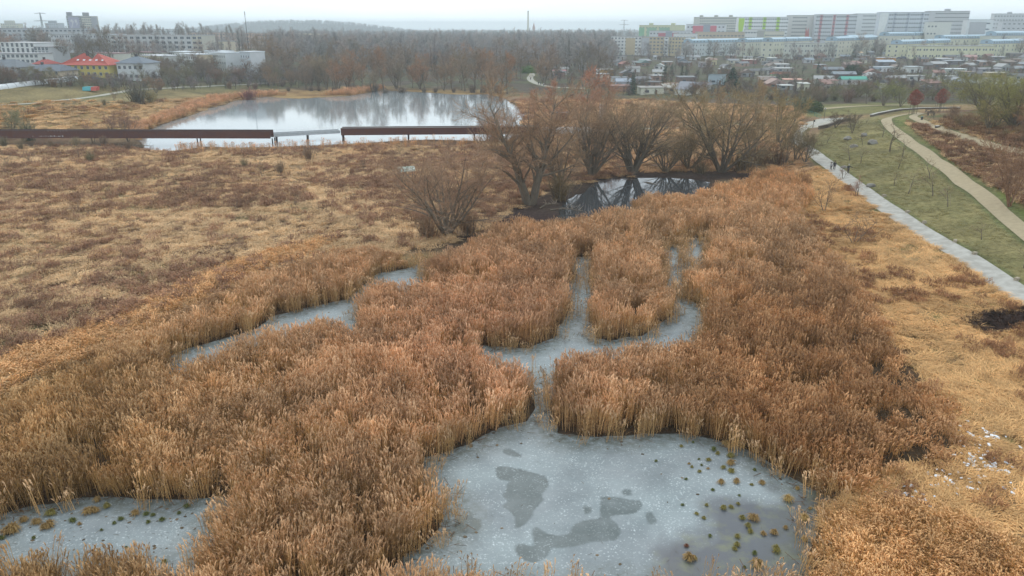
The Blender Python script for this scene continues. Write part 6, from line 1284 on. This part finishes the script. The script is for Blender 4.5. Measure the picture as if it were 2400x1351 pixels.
# ------------------------------------------------------------------ walkways over the lake
M_rust = mat('rusty_steel', (.15,.062,.045), rough=.8, var=.35, scale=.8, c2=(.095,.045,.042)); M_rusttop = mat('dark_rail', (.06,.05,.052), rough=.6, var=.1)
M_lgrey = mat('light_steel', (.50,.52,.53), rough=.5, var=.1, scale=1); M_conc = mat('concrete', (.50,.49,.47), rough=.9, var=.2, scale=1.5)
def walkway(name, lb, A, B, zb, zt, mt, posts, feet, cover=M_rusttop, marks=False):
    a = np.array(Wd(A[0], A[1], zt)); b_ = np.array(Wd(B[0], B[1], zt)); W_ = np.linalg.norm(b_-a); root = empty(name, (a[0], a[1], 0), math.atan2(b_[1]-a[1], b_[0]-a[0])); tag(root, lb, 'walkway', 'rusty walkways over the lake edge' if mt is M_rust else None)
    for y0 in (0, 2.6): m_ = MB(); m_.box(0, y0, zb, W_, y0+.12, zt-.08); m_.build('side_beam', mt, root)
    m_ = MB(); m_.box(0, .123, zb+.25, W_, 2.597, zb+.4); m_.build('deck', M_lgrey if mt is M_lgrey else M_rusttop, root)
    for y0 in (-.06, 2.56): m_ = MB(); m_.box(-.02, y0, zt-.077, W_+.02, y0+.22, zt); m_.build('top_rail', cover, root)
    m_ = MB(); k = 0
    for i in range(int(W_/4)): m_.box(i*4+.0, -.03, zb+.02, i*4+.06, -.003, zt-.1)
    m_.build('rib', mt, root)
    for p in posts:
        x = np.linalg.norm(np.array(Wd(p, A[1], 1))-np.array(Wd(A[0], A[1], 1)))
        for y0 in (.3, 2.2): m_ = MB(); m_.tube([(x-.05, y0, -1.2), (x, y0, zb+.01)], .16, 8); m_.build('post', M_rusttop, root)
    if marks:
        m_ = MB(); R = random.Random(4); x0 = np.linalg.norm(np.array(Wd(75, A[1], 2))-np.array(Wd(A[0], A[1], 2)))
        for i in range(13): x = x0+(0 if i == 0 else 1.2+i*.52+R.uniform(-.1, .1)); m_.box(x, -.05, zb+.35, x+R.choice((.08, .1, .25)), -.032, zb+.35+R.uniform(.18, .36))
        for i in range(7): x = x0+4+i*.75; m_.box(x, -.09, zt-.06, x+.4, -.063, zt-.02)
        m_.build('pale_marks', M_wfr, root)
    return root
walkway('steel_walkway', 'long rusty steel walkway running from the left edge to the pale footbridge', (-160,187), (632,186), 2.0, 3.85, M_rust, (230,458,634), 0, marks=True)
walkway('steel_walkway', 'rusty steel walkway from the pale footbridge towards the gnarled tree', (798,194), (1265,197), 1.7, 3.6, M_rust, (801,954,1110,1255), 0, cover=M_wfr)
fb = walkway('footbridge', 'pale grey low footbridge linking the two rusty walkways', (636,192), (797,199), 1.55, 2.35, M_lgrey, (648,720), 0, cover=M_lgrey)
rl = MB(); W_ = 17.5
for i in range(12): rl.tube([(i*1.55, -.03, 2.35), (i*1.55, -.03, 3.3)], .025, 4)
for z0 in (2.7, 3.0, 3.3): rl.tube([(0, -.03, z0), (W_, -.03, z0)], .02, 4)
rl.build('railing', M_lgrey, fb)
def boxthing(name, lb, cat, px, D, zb, dims, parts, rz=0):
    x, y = Wd(px, D, zb); z = h1(x, y) if zb is None else h1(x, y); root = empty(name, (x, y, z), rz); tag(root, lb, cat)
    for nm, mt_, b6 in parts: m_ = MB(); m_.box(*b6); m_.build(nm, mt_, root)
    return root
boxthing('steel_cabin', 'dark brown steel box hut behind the reddish trees', 'cabin', 1312, 232, 1, 0, (('body', M_rust, (-2.6, 0, -.4, 2.6, 3, 2.9)), ('roof', M_rusttop, (-2.8, -.2, 2.905, 2.8, 3.2, 3.05)), ('door', M_rusttop, (-.5, -.05, 0, .5, -.003, 2.1))))
boxthing('white_signboard', 'tall white board standing behind the vase-shaped tree', 'signboard', 1411, 240, 1, 0, (('panel', M_wfr, (-.75, 0, .4, .75, .12, 4.6)), ('post', M_lgrey, (-.9, 0, -.4, -.78, .12, 4.8)), ('side_post', M_lgrey, (.78, 0, -.4, .9, .12, 4.8))))
boxthing('concrete_landing', 'pale concrete landing with steps at the walkway end', 'landing', 1330, 205, 1, 0, (('slab', M_conc, (-6.5, 0, -.5, 7, 9, 1.0)), ('step', M_conc, (7.003, .5, -.5, 9.5, 8, .6)), ('lower_step', M_conc, (9.503, 1, -.5, 12, 7, .3)), ('parapet', M_lgrey, (-6.4, -.25, -.5, 5, -.003, 1.5))))
# little roofed shelter in the meadow
x, y, z = place(953, 425); root = empty('picnic_shelter', (x, y, z), .35); tag(root, 'small shelter with pale green patterned roof in the meadow', 'shelter')
M_groof = mat('mossy_roof', (.33,.46,.38), rough=.8, var=.35, scale=3.5, c2=(.62,.68,.62)); m_ = MB()
m_.v = [(-1.6,-1.1,2.0),(1.6,-1.1,2.0),(1.6,0,2.75),(-1.6,0,2.75),(1.6,1.1,2.0),(-1.6,1.1,2.0)]; m_.v += [(a, b_, c_+.08) for a, b_, c_ in m_.v]; m_.f = [(0,3,2,1),(3,5,4,2),(6,7,8,9),(9,8,10,11),(0,1,7,6),(5,11,10,4),(1,2,8,7),(2,4,10,8),(0,6,9,3),(3,9,11,5)]; m_.m = [0]*10; m_.build('roof', M_groof, root)
for sx in (-1.4, 1.4):
    for sy in (-.9, .9): m_ = MB(); m_.tube([(sx, sy, -.2), (sx, sy, 2.05)], .06, 6); m_.build('post', M_post, root)
for k in range(3): m_ = MB(); m_.box(-1.35, -.95, .4+k*.45, 1.35, -.9, .5+k*.45); m_.build('rail', M_post, root)
# ------------------------------------------------------------------ stones
M_stone = mat('field_stone', (.33,.30,.27), rough=.9, var=.35, scale=3, bump=.6, c2=(.20,.19,.16)); M_cut = mat('cut_stone', (.42,.36,.27), rough=.9, var=.2, scale=4, bump=.4)
def stone_mesh(seed, flat=.62):
    bm = bmesh.new(); bmesh.ops.create_icosphere(bm, subdivisions=3, radius=1); R = random.Random(seed); dirs = [(Vector((R.gauss(0, 1), R.gauss(0, 1), R.gauss(0, 1))).normalized(), R.uniform(.62, .9)) for _ in range(14)]
    for v in bm.verts:
        n = v.co.normalized(); k = 1.0
        for d, c_ in dirs:
            q = n.dot(d)
            if q*k > c_: k = c_/q
        v.co = n*k; v.co.z *= flat; v.co.x *= 1.2
    me = bpy.data.meshes.new('boulder'); bm.to_mesh(me); bm.free(); me.materials.append(M_stone); return me
SM = [stone_mesh(i) for i in range(4)]
for i, (px, pb, r_, lb) in enumerate(((1987,327,.95,'dark rounded boulder, leftmost of the four on the upper slope'),(2024,319,.95,'mossy boulder highest up on the slope'),(2001,346,.85,'pale boulder lowest of the four on the upper slope'),(2045,338,1.25,'largest boulder on the slope, light on top'),(1978,394,.6,'pale stone at the path edge beside the walker with outstretched arm'),(2041,438,.75,'pointed pale stone on the lawn by the icy path'),(1950,383,.4,'small stone behind the walkers'))):
    x, y, z = place(px, pb); o = link('boulder', SM[i % 4], None, (x, y, z+r_*.22), i*1.3, r_); tag(o, lb, 'boulder', 'boulders on the grass slope')
bs = []
for px, pb in ((2072,461),(2127,499),(2166,524),(2238,568),(2284,597),(2383,658)):
    x, y, z = place(px, pb); m_ = MB(); R = random.Random(px); w_, d_, h_ = R.uniform(.28, .38), R.uniform(.2, .28), R.uniform(.26, .34)
    bm = bmesh.new(); bmesh.ops.create_cube(bm, size=1); bmesh.ops.bevel(bm, geom=bm.edges[:], offset=.12, segments=2, affect='EDGES')
    for v in bm.verts: v.co = Vector((v.co.x*w_*2+R.uniform(-.02, .02), v.co.y*d_*2+R.uniform(-.02, .02), v.co.z*h_*1.5+R.uniform(-.02, .02)))
    me = bpy.data.meshes.new('edge_stone'); bm.to_mesh(me); bm.free(); me.materials.append(M_cut); o = link('edge_stone', me, None, (x, y, z+.15), R.uniform(0, 1)); tag(o, None, 'stone', 'cut stones lining the icy path'); bs.append(o)
bs.sort(key=lambda o: o.location.y)
for i, o in enumerate(bs): o['label'] = 'cut sandstone block lining the icy path, %s from the viewer' % ordw(i+1)
# ------------------------------------------------------------------ plateau furniture, walls, railing, lamps
M_wood = mat('weathered_wood', (.15,.12,.095), rough=.9, var=.3, scale=2); M_pale = mat('pale_coping', (.52,.50,.46), rough=.8, var=.1); M_green = mat('green_rail', (.10,.27,.20), rough=.5, var=.1)
def bench(px, pb, rz, lb):
    x, y, z = place(px, pb); root = empty('park_bench', (x, y, z), rz); tag(root, lb, 'bench')
    m_ = MB()
    for k in range(3): m_.box(-.95, -.24+k*.17, .42, .95, -.10+k*.17, .47)
    m_.build('seat', M_wood, root); m_ = MB()
    for k in range(3): m_.box(-.95, .30, .55+k*.14, .95, .34, .66+k*.14)
    m_.build('backrest', M_wood, root)
    for sx in (-.8, .8): m_ = MB(); m_.box(sx-.04, -.2, -.1, sx+.04, .27, .415); m_.box(sx-.03, .275, -.1, sx+.03, .297, .98); m_.build('leg', M_dark, root)
bench(2176, 262, .1, 'dark bench on the plateau, farther of the two'); bench(2182, 270, .1, 'dark bench on the plateau, nearer to the brown slope')
x, y, z = place(2160, 282); root = empty('litter_bin', (x, y, z)); tag(root, 'dark green litter bin beside the upper sandy path', 'bin'); m_ = MB(); m_.tube([(0, 0, .1), (0, 0, .85)], [.24, .28], 12); m_.build('bucket', M_dark, root); m_ = MB(); m_.tube([(0, 0, .852), (0, 0, .92)], [.31, .27], 12); m_.build('lid', M_green, root); m_ = MB(); m_.tube([(0, .35, -.1), (0, .35, .9)], .04, 6); m_.build('post', M_dark, root)
x, y, z = place(2197, 300); root = empty('stone_seat', (x, y, z), .3); tag(root, 'pale stone block seat above the brown slope', 'stone seat'); m_ = MB(); m_.box(-.55, -.4, .35, .55, .4, .5); m_.build('top', M_pale, root); m_ = MB(); m_.box(-.45, -.3, -.2, .45, .3, .348); m_.build('base', M_rusttop, root)
def wall_run(name, lb, pts, h_, th, mt, cap=None, cat='wall'):
    P3 = [place(*p) for p in pts]; root = empty(name, P3[0]); tag(root, lb, cat); o0 = Vector(P3[0])
    for i in range(len(P3)-1):
        a, b_ = Vector(P3[i])-o0, Vector(P3[i+1])-o0; d = (b_-a); d.z = 0; n_ = Vector((-d.y, d.x, 0)).normalized()*th/2; m_ = MB()
        for nm, z0, z1, k, mm in (('wall_section', -.5, h_, 1, mt), ('coping', h_+.003, h_+.12, 1.5, cap)):
            if mm is None: continue
            m_ = MB(); q = [a-n_*k, b_-n_*k, b_+n_*k, a+n_*k]; m_.v = [(p.x, p.y, p.z+z0) for p in q]+[(p.x, p.y, p.z+z1) for p in q]; m_.f = [(3,2,1,0),(4,5,6,7),(0,1,5,4),(1,2,6,5),(2,3,7,6),(3,0,4,7)]; m_.m = [0]*6; m_.build(nm, mm, root)
    return root
wall_run('retaining_wall', 'dark timber retaining wall at the foot of the green slope', [(1919,303),(1938,299),(1955,293),(1975,287),(1992,283)], .7, .5, M_wood, M_wood)
wall_run('retaining_wall', 'low wall with pale coping along the bend of the sandy path', [(2041,274),(2055,270),(2075,266),(2095,262),(2112,260)], .55, .5, M_wood, M_pale)
wall_run('retaining_wall', 'straight low wall with pale coping behind the plateau', [(2113,259.5),(2160,257),(2210,256),(2250,256)], .5, .5, M_wood, M_pale)
def railing(lb, pts):
    P3 = [place(*p) for p in pts]; root = empty('bridge_railing', P3[0]); tag(root, lb, 'railing'); o0 = Vector(P3[0]); 
    for i in range(len(P3)-1):
        a, b_ = Vector(P3[i])-o0, Vector(P3[i+1])-o0; m_ = MB(); m_.tube([a+Vector((0, 0, 1.15)), b_+Vector((0, 0, 1.15))], .05, 5); m_.tube([a+Vector((0, 0, .25)), b_+Vector((0, 0, .25))], .04, 5)
        for k in range(7): p = a.lerp(b_, k/6); m_.tube([p+Vector((0, 0, .25)), p+Vector((0, 0, 1.15))], .022, 4)
        m_.build('rail_panel', M_green, root); m_ = MB(); m_.tube([a-Vector((0, 0, .3)), a+Vector((0, 0, 1.2))], .06, 5); m_.build('post', M_green, root)
railing('green bridge railing ending beside the small square', [(1908,272),(1914,275),(1924,280)]); railing('long pale green railing running left from the small square', [(1866,266),(1880,267.5),(1893,269.5),(1905,271.5)])
x, y, z = place(1931, 281); root = empty('street_lamp', (x, y, z)); tag(root, 'short white-headed lamp post by the small square', 'lamp post'); m_ = MB(); m_.tube([(0, 0, -.2), (0, 0, 3.1)], .06, 6); m_.build('pole', M_dark, root); m_ = MB(); m_.tube([(0, 0, 3.103), (0, 0, 3.45)], [.16, .24], 10); m_.build('lamp_head', M_wfr, root)
x, y, z = place(1905, 301); root = empty('sign_post', (x, y, z)); tag(root, 'slim wooden post with a small plate at the path junction', 'sign post'); m_ = MB(); m_.tube([(0, 0, -.2), (0, 0, 2.4)], .07, 6); m_.build('pole', M_wood, root); m_ = MB(); m_.box(-.05, -.1, 1.7, .35, -.072, 2.2); m_.build('plate', M_dark, root)
path_obj('path_square', pl([(1893,303,1.35),(1915,292,1.5),(1945,281,1.8),(1985,280,1.9)]), 7.5, M_slab, .05)
# stakes and mulch rings at the saplings
stk = []
for px, pb in ((2115,367),(2096,435),(2129,455),(2222,486),(2398,628)):
    x, y, z = place(px, pb); m_ = MB(); m_.tube([(.35, 0, -.1), (.02, 0, 1.9)], .025, 4); o = m_.build('sapling_stake', M_lbark); o.location = (x, y, z); tag(o, None, 'stake', 'pale stakes beside saplings'); stk.append(o)
rank(stk, lambda o, w_: 'pale leaning stake tied to a sapling, %s such stake from the left' % w_)
# ------------------------------------------------------------------ tussocks in the ice
M_tb = mat('tussock_brown', (.42,.27,.12), rough=.9, var=.35, scale=6, objcol=True)
def tussock_mesh(seed):
    R = random.Random(seed); mb = MB()
    for i in range(260):
        a = R.uniform(0, 6.283); e = R.uniform(.05, 1.0); q = R.random()*.35; p = Vector((q*math.cos(a+R.uniform(-1, 1)), q*math.sin(a+R.uniform(-1, 1)), R.uniform(.0, .3)))
        d = Vector((math.cos(a), math.sin(a), 0)); L_ = R.uniform(.5, 1.0); s = Vector((-d.y, d.x, R.uniform(-.4, .4)))
        mb.ribbon([p, p+d*L_*.35*e+Vector((0, 0, L_*.5)), p+d*L_*.95*e+Vector((0, 0, L_*(.75-e*.75)))], [.07, .06, .02], s)
    return mb.mesh('tussock', M_tb)
TM = [tussock_mesh(i) for i in range(4)]; tus = {'near': [], 'left': []}
TC = {'g': ((.36,.62,.40),'green'), 'o': ((.66,.86,.55),'olive'), 'b': ((.92,.92,.80),'brown'), 'y': ((1.2,1.25,1.0),'straw-yellow'), 'p': ((.5,.3,.35),'purplish')}
TA = [(280,240,.5,'o'),(65,365,.4,'g'),(430,350,.4,'g'),(512,355,.6,'o'),(590,300,.6,'o'),(555,265,.8,'g'),(345,388,.35,'b'),(370,415,.45,'o'),(452,400,.4,'g'),(507,430,.35,'b'),(435,455,.55,'o'),(700,320,.9,'o'),(700,380,1.0,'b'),(640,420,.7,'o'),(705,450,.8,'o'),(620,545,.9,'b'),(750,540,.95,'b'),(880,568,.4,'o'),(968,552,.8,'b'),(905,440,.5,'g'),(320,520,.4,'g'),(548,612,.5,'g'),(775,660,.35,'g'),(290,740,.4,'g'),(495,742,.5,'o'),(410,815,.45,'o'),(472,852,.5,'o'),(640,765,.8,'o'),(705,757,.5,'o'),(765,732,.5,'o'),(800,850,.7,'o'),(895,850,1.1,'b'),(850,920,.8,'o'),(868,965,.6,'o'),(1070,975,.8,'b'),(1170,935,.6,'b'),(980,985,.6,'b'),(758,1008,.65,'o'),(755,1080,.7,'o'),(735,1115,.5,'o'),(525,1005,.5,'g'),(325,1090,.5,'p'),(345,1190,1.1,'b'),(395,1195,.6,'o'),(905,1152,.55,'g'),(925,1250,1.3,'b'),(820,1272,.4,'g'),(1090,1120,.9,'o'),(1270,600,.6,'y'),(1190,690,1.2,'y'),(1330,850,1.0,'y'),(1330,1030,.8,'y'),(1380,770,.4,'y'),(660,215,1,'b'),(690,240,1,'b'),(800,235,.7,'o'),(380,205,.4,'g')]
TB = [(140,470,1.5,'b'),(95,490,1.3,'b'),(240,380,1,'b'),(370,400,1,'b'),(500,430,1.2,'b'),(450,450,1.0,'b'),(510,310,1,'o'),(980,175,.9,'b'),(1075,240,.9,'o'),(890,290,1.1,'b'),(960,285,1.0,'b'),(1360,310,.9,'b'),(1470,320,.6,'g'),(1540,330,.6,'g'),(1630,375,.6,'g'),(1880,240,.7,'g'),(1800,310,.5,'g'),(730,385,.7,'g'),(800,420,.5,'b'),(1150,410,.5,'g'),(1215,370,.6,'g'),(1020,480,.4,'g'),(1490,400,.5,'g'),(20,560,.6,'g'),(340,560,.5,'g'),(1270,655,.35,'g'),(1650,800,.6,'o')]
for lst, x0, y0, sc_, key in ((TA, 1520, 980, 3.6425, 'near'), (TB, 0, 1130, 4.2857, 'left')):
    for i, (a, b_, s_, t_) in enumerate(lst):
        x, y = G(x0+a/sc_, y0+b_/sc_+4*s_, 0); o = link('grass_tussock', TM[i % 4], None, (x, y, max(0, h1(x, y))-.02), i*1.1, (.40*s_*(1+.25*math.sin(i*2.3)), .38*s_, .48*s_)); o.color = (*TC[t_][0], 1)
        tag(o, None, 'grass tussock', 'tussocks frozen into the ice'); tus[key].append((o, TC[t_][1], s_))
for key, lst in tus.items():
    for cn in ('green', 'olive', 'brown', 'straw-yellow', 'purplish'):
        sub = [q for q in lst if q[1] == cn]; sub.sort(key=lambda q: q[0].location.x/q[0].location.y)
        for i, (o, _, s_) in enumerate(sub):
            o['label'] = '%s %s tussock in the %s, %s of that colour from the left' % ('large' if s_ > .85 else 'small' if s_ < .5 else 'medium', cn, 'main frozen pool' if key == 'near' else 'left frozen channel', ordw(i+1))
# ------------------------------------------------------------------ leftover snow, floating bits, branches
M_snow = mat('snow', (.82,.84,.86), rough=.6, var=.05); M_bit = mat('debris', (.10,.08,.06), rough=.9, var=.4, tint=True)
def flake(seed, n=8, hgt_=.04):
    R = random.Random(seed); m_ = MB(); pts = [(math.cos(t)*R.uniform(.5, 1), math.sin(t)*R.uniform(.4, 1)) for t in np.linspace(0, 6.28, n, endpoint=False)]; m_.prism(pts, 0, hgt_); return m_
fk = [flake(i).mesh('snow_patch', M_snow) for i in range(4)]; P = []; R = np.random.default_rng(3)
for a, b_, n in ((1020,930,26),(910,950,14),(940,1060,26),(1000,1080,12),(870,915,8),(820,1195,14),(1080,1120,10),(640,1245,12),(730,1100,5),(880,1180,8),(700,1170,5),(1180,1240,6),(500,1170,5),(950,1100,14)):
    cx_, cy_ = G(1900+a/2.412, 640+b_/2.412, 1.0)
    for k in range(n): P.append((cx_+R.normal(0, .45), cy_+R.normal(0, .65)))
P = np.array(P); n = len(P); s_ = R.uniform(.06, .2, n)
scatter('snow', np.stack([P[:, 0], P[:, 1], hgt(P)+.16+R.random(n)*.1], 1), np.stack([R.normal(0, .2, n), R.normal(0, .2, n), R.random(n)*6], 1), np.stack([s_*1.2, s_, np.ones(n)], 1), R.integers(0, 4, n), np.ones((n, 3)), fk)['label'] = 'last white snow remnants in the flattened grass'
db = []
for i in range(3): m_ = MB(); m_.ribbon([(-.5, 0, .01), (.1, .05, .05), (.5, 0, .01)], [.03, .05, .02], (0, 1, .3)); db.append(m_.mesh('debris', M_bit))
m_ = MB(); m_.prism([(-.3, -.2), (.2, -.3), (.4, .1), (0, .3), (-.35, .15)], 0, .02); db.append(m_.mesh('debris', M_bit))
P, R = samp(POND, 2.6, 41); d = wsdf(P); k = (d < -.1) & (R.random(len(P)) < np.clip(1.15+d/2.6, .05, 1)); P1 = P[k]
P, R = samp(CHAN_L, 4, 42); P2 = P[wsdf(P) < 0]; P, R = samp(CHAN_M, 1, 43); P3 = P[wsdf(P) < -.1]; P = np.concatenate([P1, P2, P3]); n = len(P); s_ = R.uniform(.08, .38, n)
scatter('reed_litter', np.stack([P[:, 0], P[:, 1], np.full(n, .008)], 1), np.stack([np.zeros(n), np.zeros(n), R.random(n)*6.28], 1), np.stack([s_, s_, s_], 1), R.integers(0, 4, n), np.array([1.2, 1.1, .9])*R.uniform(.6, 1.8, (n, 1)), db)['label'] = 'bits of reed and leaf frozen into the ice'
def branch(px, pb, L_, rz, lb, r0=.12):
    x, y, z = place(px, pb); R = random.Random(px); m_ = MB(); m_.tube([(0, 0, .05), (L_*.4, .2, .5), (L_, 0, .25)], [r0, r0*.8, r0*.3], 6); o = empty('fallen_branch', (x, y, z), rz); tag(o, lb, 'fallen branch'); m_.build('limb', M_bark, o); t = MB()
    for k in range(16): a = R.uniform(.3, 1)*L_; t.tube([(a, .1, .4), (a+R.uniform(-.5, 1), R.uniform(-1.2, 1.2), R.uniform(.1, 1.4))], .025, 3)
    t.build('twigs', M_twig, o)
branch(1290, 492, 5, -.3, 'dead branch lying in the dark pool below the tallest tree', .14); branch(1265, 488, 4, .6, 'crooked fallen branch on the mud beside the tallest tree'); branch(1500, 425, 4.5, -.8, 'broken limb dipping into the dark pool under the fan-shaped tree', .16)
branch(300, 345, 6, .1, 'driftwood pile at the lake edge under the rusty walkway', .15); branch(255, 348, 6, .3, 'second driftwood trunk under the rusty walkway, farther left', .15); branch(400, 338, 5, 0, 'thin driftwood in the lake below the walkway posts', .1)
# ------------------------------------------------------------------ people
M_skin = mat('skin', (.42,.27,.20), rough=.6, var=.03); 
def skinmesh(name, verts, edges, rad, mt, parent, sub=2):
    me = bpy.data.meshes.new(name); me.from_pydata(verts, edges, []); me.materials.append(mt); o = bpy.data.objects.new(name, me); COL.objects.link(o); o.parent = parent
    sk = o.modifiers.new('skin', 'SKIN'); sk.use_smooth_shade = True
    for i, r_ in enumerate(rad): me.skin_vertices[0].data[i].radius = (r_, r_) if not hasattr(r_, '__len__') else r_
    me.skin_vertices[0].data[0].use_root = True
    su = o.modifiers.new('sub', 'SUBSURF'); su.levels = sub; su.render_levels = sub; return o
def person(px, pb, h, rz, lb, jc, tc_, hc=(.05,.035,.025), stride=.25, armL=None, armR=None, group=None, pos=None, hood=False):
    x, y, z = pos or place(px, pb); root = empty('person', (x, y, z+.07), rz); root.scale = (h/1.75,)*3; tag(root, lb, 'person', group)
    mj = mat('jacket', jc, rough=.85, var=.12, scale=8); mtt = mat('trousers', tc_, rough=.9, var=.1, scale=8); mh_ = mat('hair', hc, rough=.8, var=.2, scale=20); msh = mat('shoe', (.06,.05,.05), rough=.7, var=.1)
    aL = armL or [(.20,0,1.42),(.25,-.02,1.13),(.25,-.12,.88),(.25,-.15,.80)]; aR = armR or [(-.20,0,1.42),(-.25,.03,1.13),(-.25,-.06,.88),(-.25,-.09,.80)]; s = stride
    lL = [(.09,0,.92),(.10,-s*.45,.50),(.10,-s*.6,.09),(.10,-s*.6-.15,.04)]; lR = [(-.09,0,.92),(-.10,s*.25,.50),(-.10,s*.75,.10),(-.10,s*.75-.14,.04)]
    V = [(0,0,.95),(0,0,1.15),(0,0,1.38),(0,-.01,1.50),(0,-.03,1.60),(0,-.03,1.70)]+aL+aR+lL+lR
    E = [(0,1),(1,2),(2,3),(3,4),(4,5),(2,6),(6,7),(7,8),(8,9),(2,10),(10,11),(11,12),(12,13),(0,14),(14,15),(15,16),(16,17),(0,18),(18,19),(19,20),(20,21)]
    Rr = [(.13,.10),(.12,.09),(.15,.10),.052,.095,.07]+[.055,.042,.032,.036]*2+[.085,.055,.038,.035]*2
    for hand, d in ((9, aL), (13, aR)):    # four fingers and a thumb
        b_ = Vector(V[hand]); dr = (Vector(d[3])-Vector(d[2])).normalized(); sd = dr.cross(Vector((0, 1, 0))).normalized() if abs(dr.y) < .9 else Vector((1, 0, 0))
        for k, (o_, ln) in enumerate(((-.028,.07),(-.01,.08),(.01,.075),(.028,.06),(.05,.045))):
            n0 = len(V); p1 = b_+sd*o_+dr*(.03 if k < 4 else 0); p2 = p1+dr*ln+Vector((0, -.015, 0))+(sd*.02 if k == 4 else sd*0); V += [tuple(p1), tuple(p2)]; E += [(hand, n0), (n0, n0+1)]; Rr += [.010, .008]
    skinmesh('body', V, E, Rr, M_skin, root)
    skinmesh('jacket', [(0,0,.93),(0,0,1.15),(0,0,1.38),(0,0,1.47)]+aL[:3]+aR[:3], [(0,1),(1,2),(2,3),(2,4),(4,5),(5,6),(2,7),(7,8),(8,9)], [(.17,.135),(.16,.125),(.185,.13),.08]+[.075,.062,.05]*2, mj, root)
    skinmesh('trousers', [(0,0,.95)]+lL[:3]+lR[:3], [(0,1),(1,2),(2,3),(0,4),(4,5),(5,6)], [(.15,.12)]+[.105,.075,.06]*2, mtt, root)
    for l_ in (lL, lR): skinmesh('shoe', [l_[2], tuple(Vector(l_[3])+Vector((0, -.02, 0)))], [(0, 1)], [.055, .05], msh, root, 1)
    hr = bmesh.new(); bmesh.ops.create_icosphere(hr, subdivisions=2, radius=.112); bmesh.ops.delete(hr, geom=[v for v in hr.verts if v.co.z < -.05 and v.co.y < .03], context='VERTS'); me = bpy.data.meshes.new('hair'); hr.to_mesh(me); hr.free(); me.materials.append(mh_); o = link('hair', me, root, (0, -.012, 1.70))
    f = MB(); f.box(-.045, -.128, 1.655, -.025, -.118, 1.67); f.box(.025, -.128, 1.655, .045, -.118, 1.67); f.build('eyes', M_dark, root); f = MB(); f.v = [(-.015,-.12,1.62),(.015,-.12,1.62),(0,-.15,1.615),(0,-.12,1.66)]; f.f = [(0,1,2),(1,3,2),(3,0,2),(0,3,1)]; f.m = [0]*4; f.build('nose', M_skin, root); f = MB(); f.box(-.028, -.122, 1.578, .028, -.112, 1.588); f.build('mouth', mat('lips', (.3,.12,.1), rough=.6, var=.02), root)
    return root
person(1954.6, 399.5, 1.78, 2.9, 'person in a long black coat walking beside a child on the icy path', (.03,.03,.035), (.03,.03,.04), group='walkers on the icy path')
person(1947, 399.5, 1.42, 3.0, 'child in a black and white patterned jacket on the icy path', (.42,.42,.44), (.05,.05,.06), stride=.3, group='walkers on the icy path')
person(1987, 408, 1.78, 2.6, 'person in dark clothes and pale cap stretching an arm out to the side', (.045,.05,.06), (.04,.04,.05), hc=(.5,.48,.45), stride=.3, armR=[(-.20,0,1.42),(-.42,-.08,1.28),(-.66,-.14,1.14),(-.74,-.16,1.10)], group='walkers on the icy path')
for px, pb, jc, lb in ((1262, 200, (.03,.03,.04), 'tiny dark walker on the lake path, left one of three'), (1267, 201, (.06,.07,.10), 'tiny dark walker on the lake path, middle one of three'), (1274, 203, (.55,.55,.58), 'tiny walker in pale jacket on the lake path, right one of three'), (1243.5, 189, (.03,.03,.03), 'tiny lone dark walker farther up the lake path'), (1602, 302, (.03,.03,.03), 'small dark walker on the gravel side path'), (1635, 300, (.45,.15,.12), 'small walker in a red jacket on the gravel side path')):
    person(px, pb, 1.75, .3, lb, jc, (.04,.04,.05), group='far walkers')
# ------------------------------------------------------------------ haze
hz = MB(); hz.box(-5200, -60, -9, 5200, 6200, 64)
mh = bpy.data.materials.new('haze'); mh.use_nodes = True; nt = mh.node_tree; nt.nodes.clear(); o_ = nt.nodes.new('ShaderNodeOutputMaterial'); pv = nt.nodes.new('ShaderNodeVolumePrincipled')
pv.inputs['Color'].default_value = (.84, .95, 1.0, 1); pv.inputs['Density'].default_value = .00029; pv.inputs['Anisotropy'].default_value = .35; nt.links.new(pv.outputs[0], o_.inputs['Volume'])
tag(hz.build('haze', mh), kind='stuff')
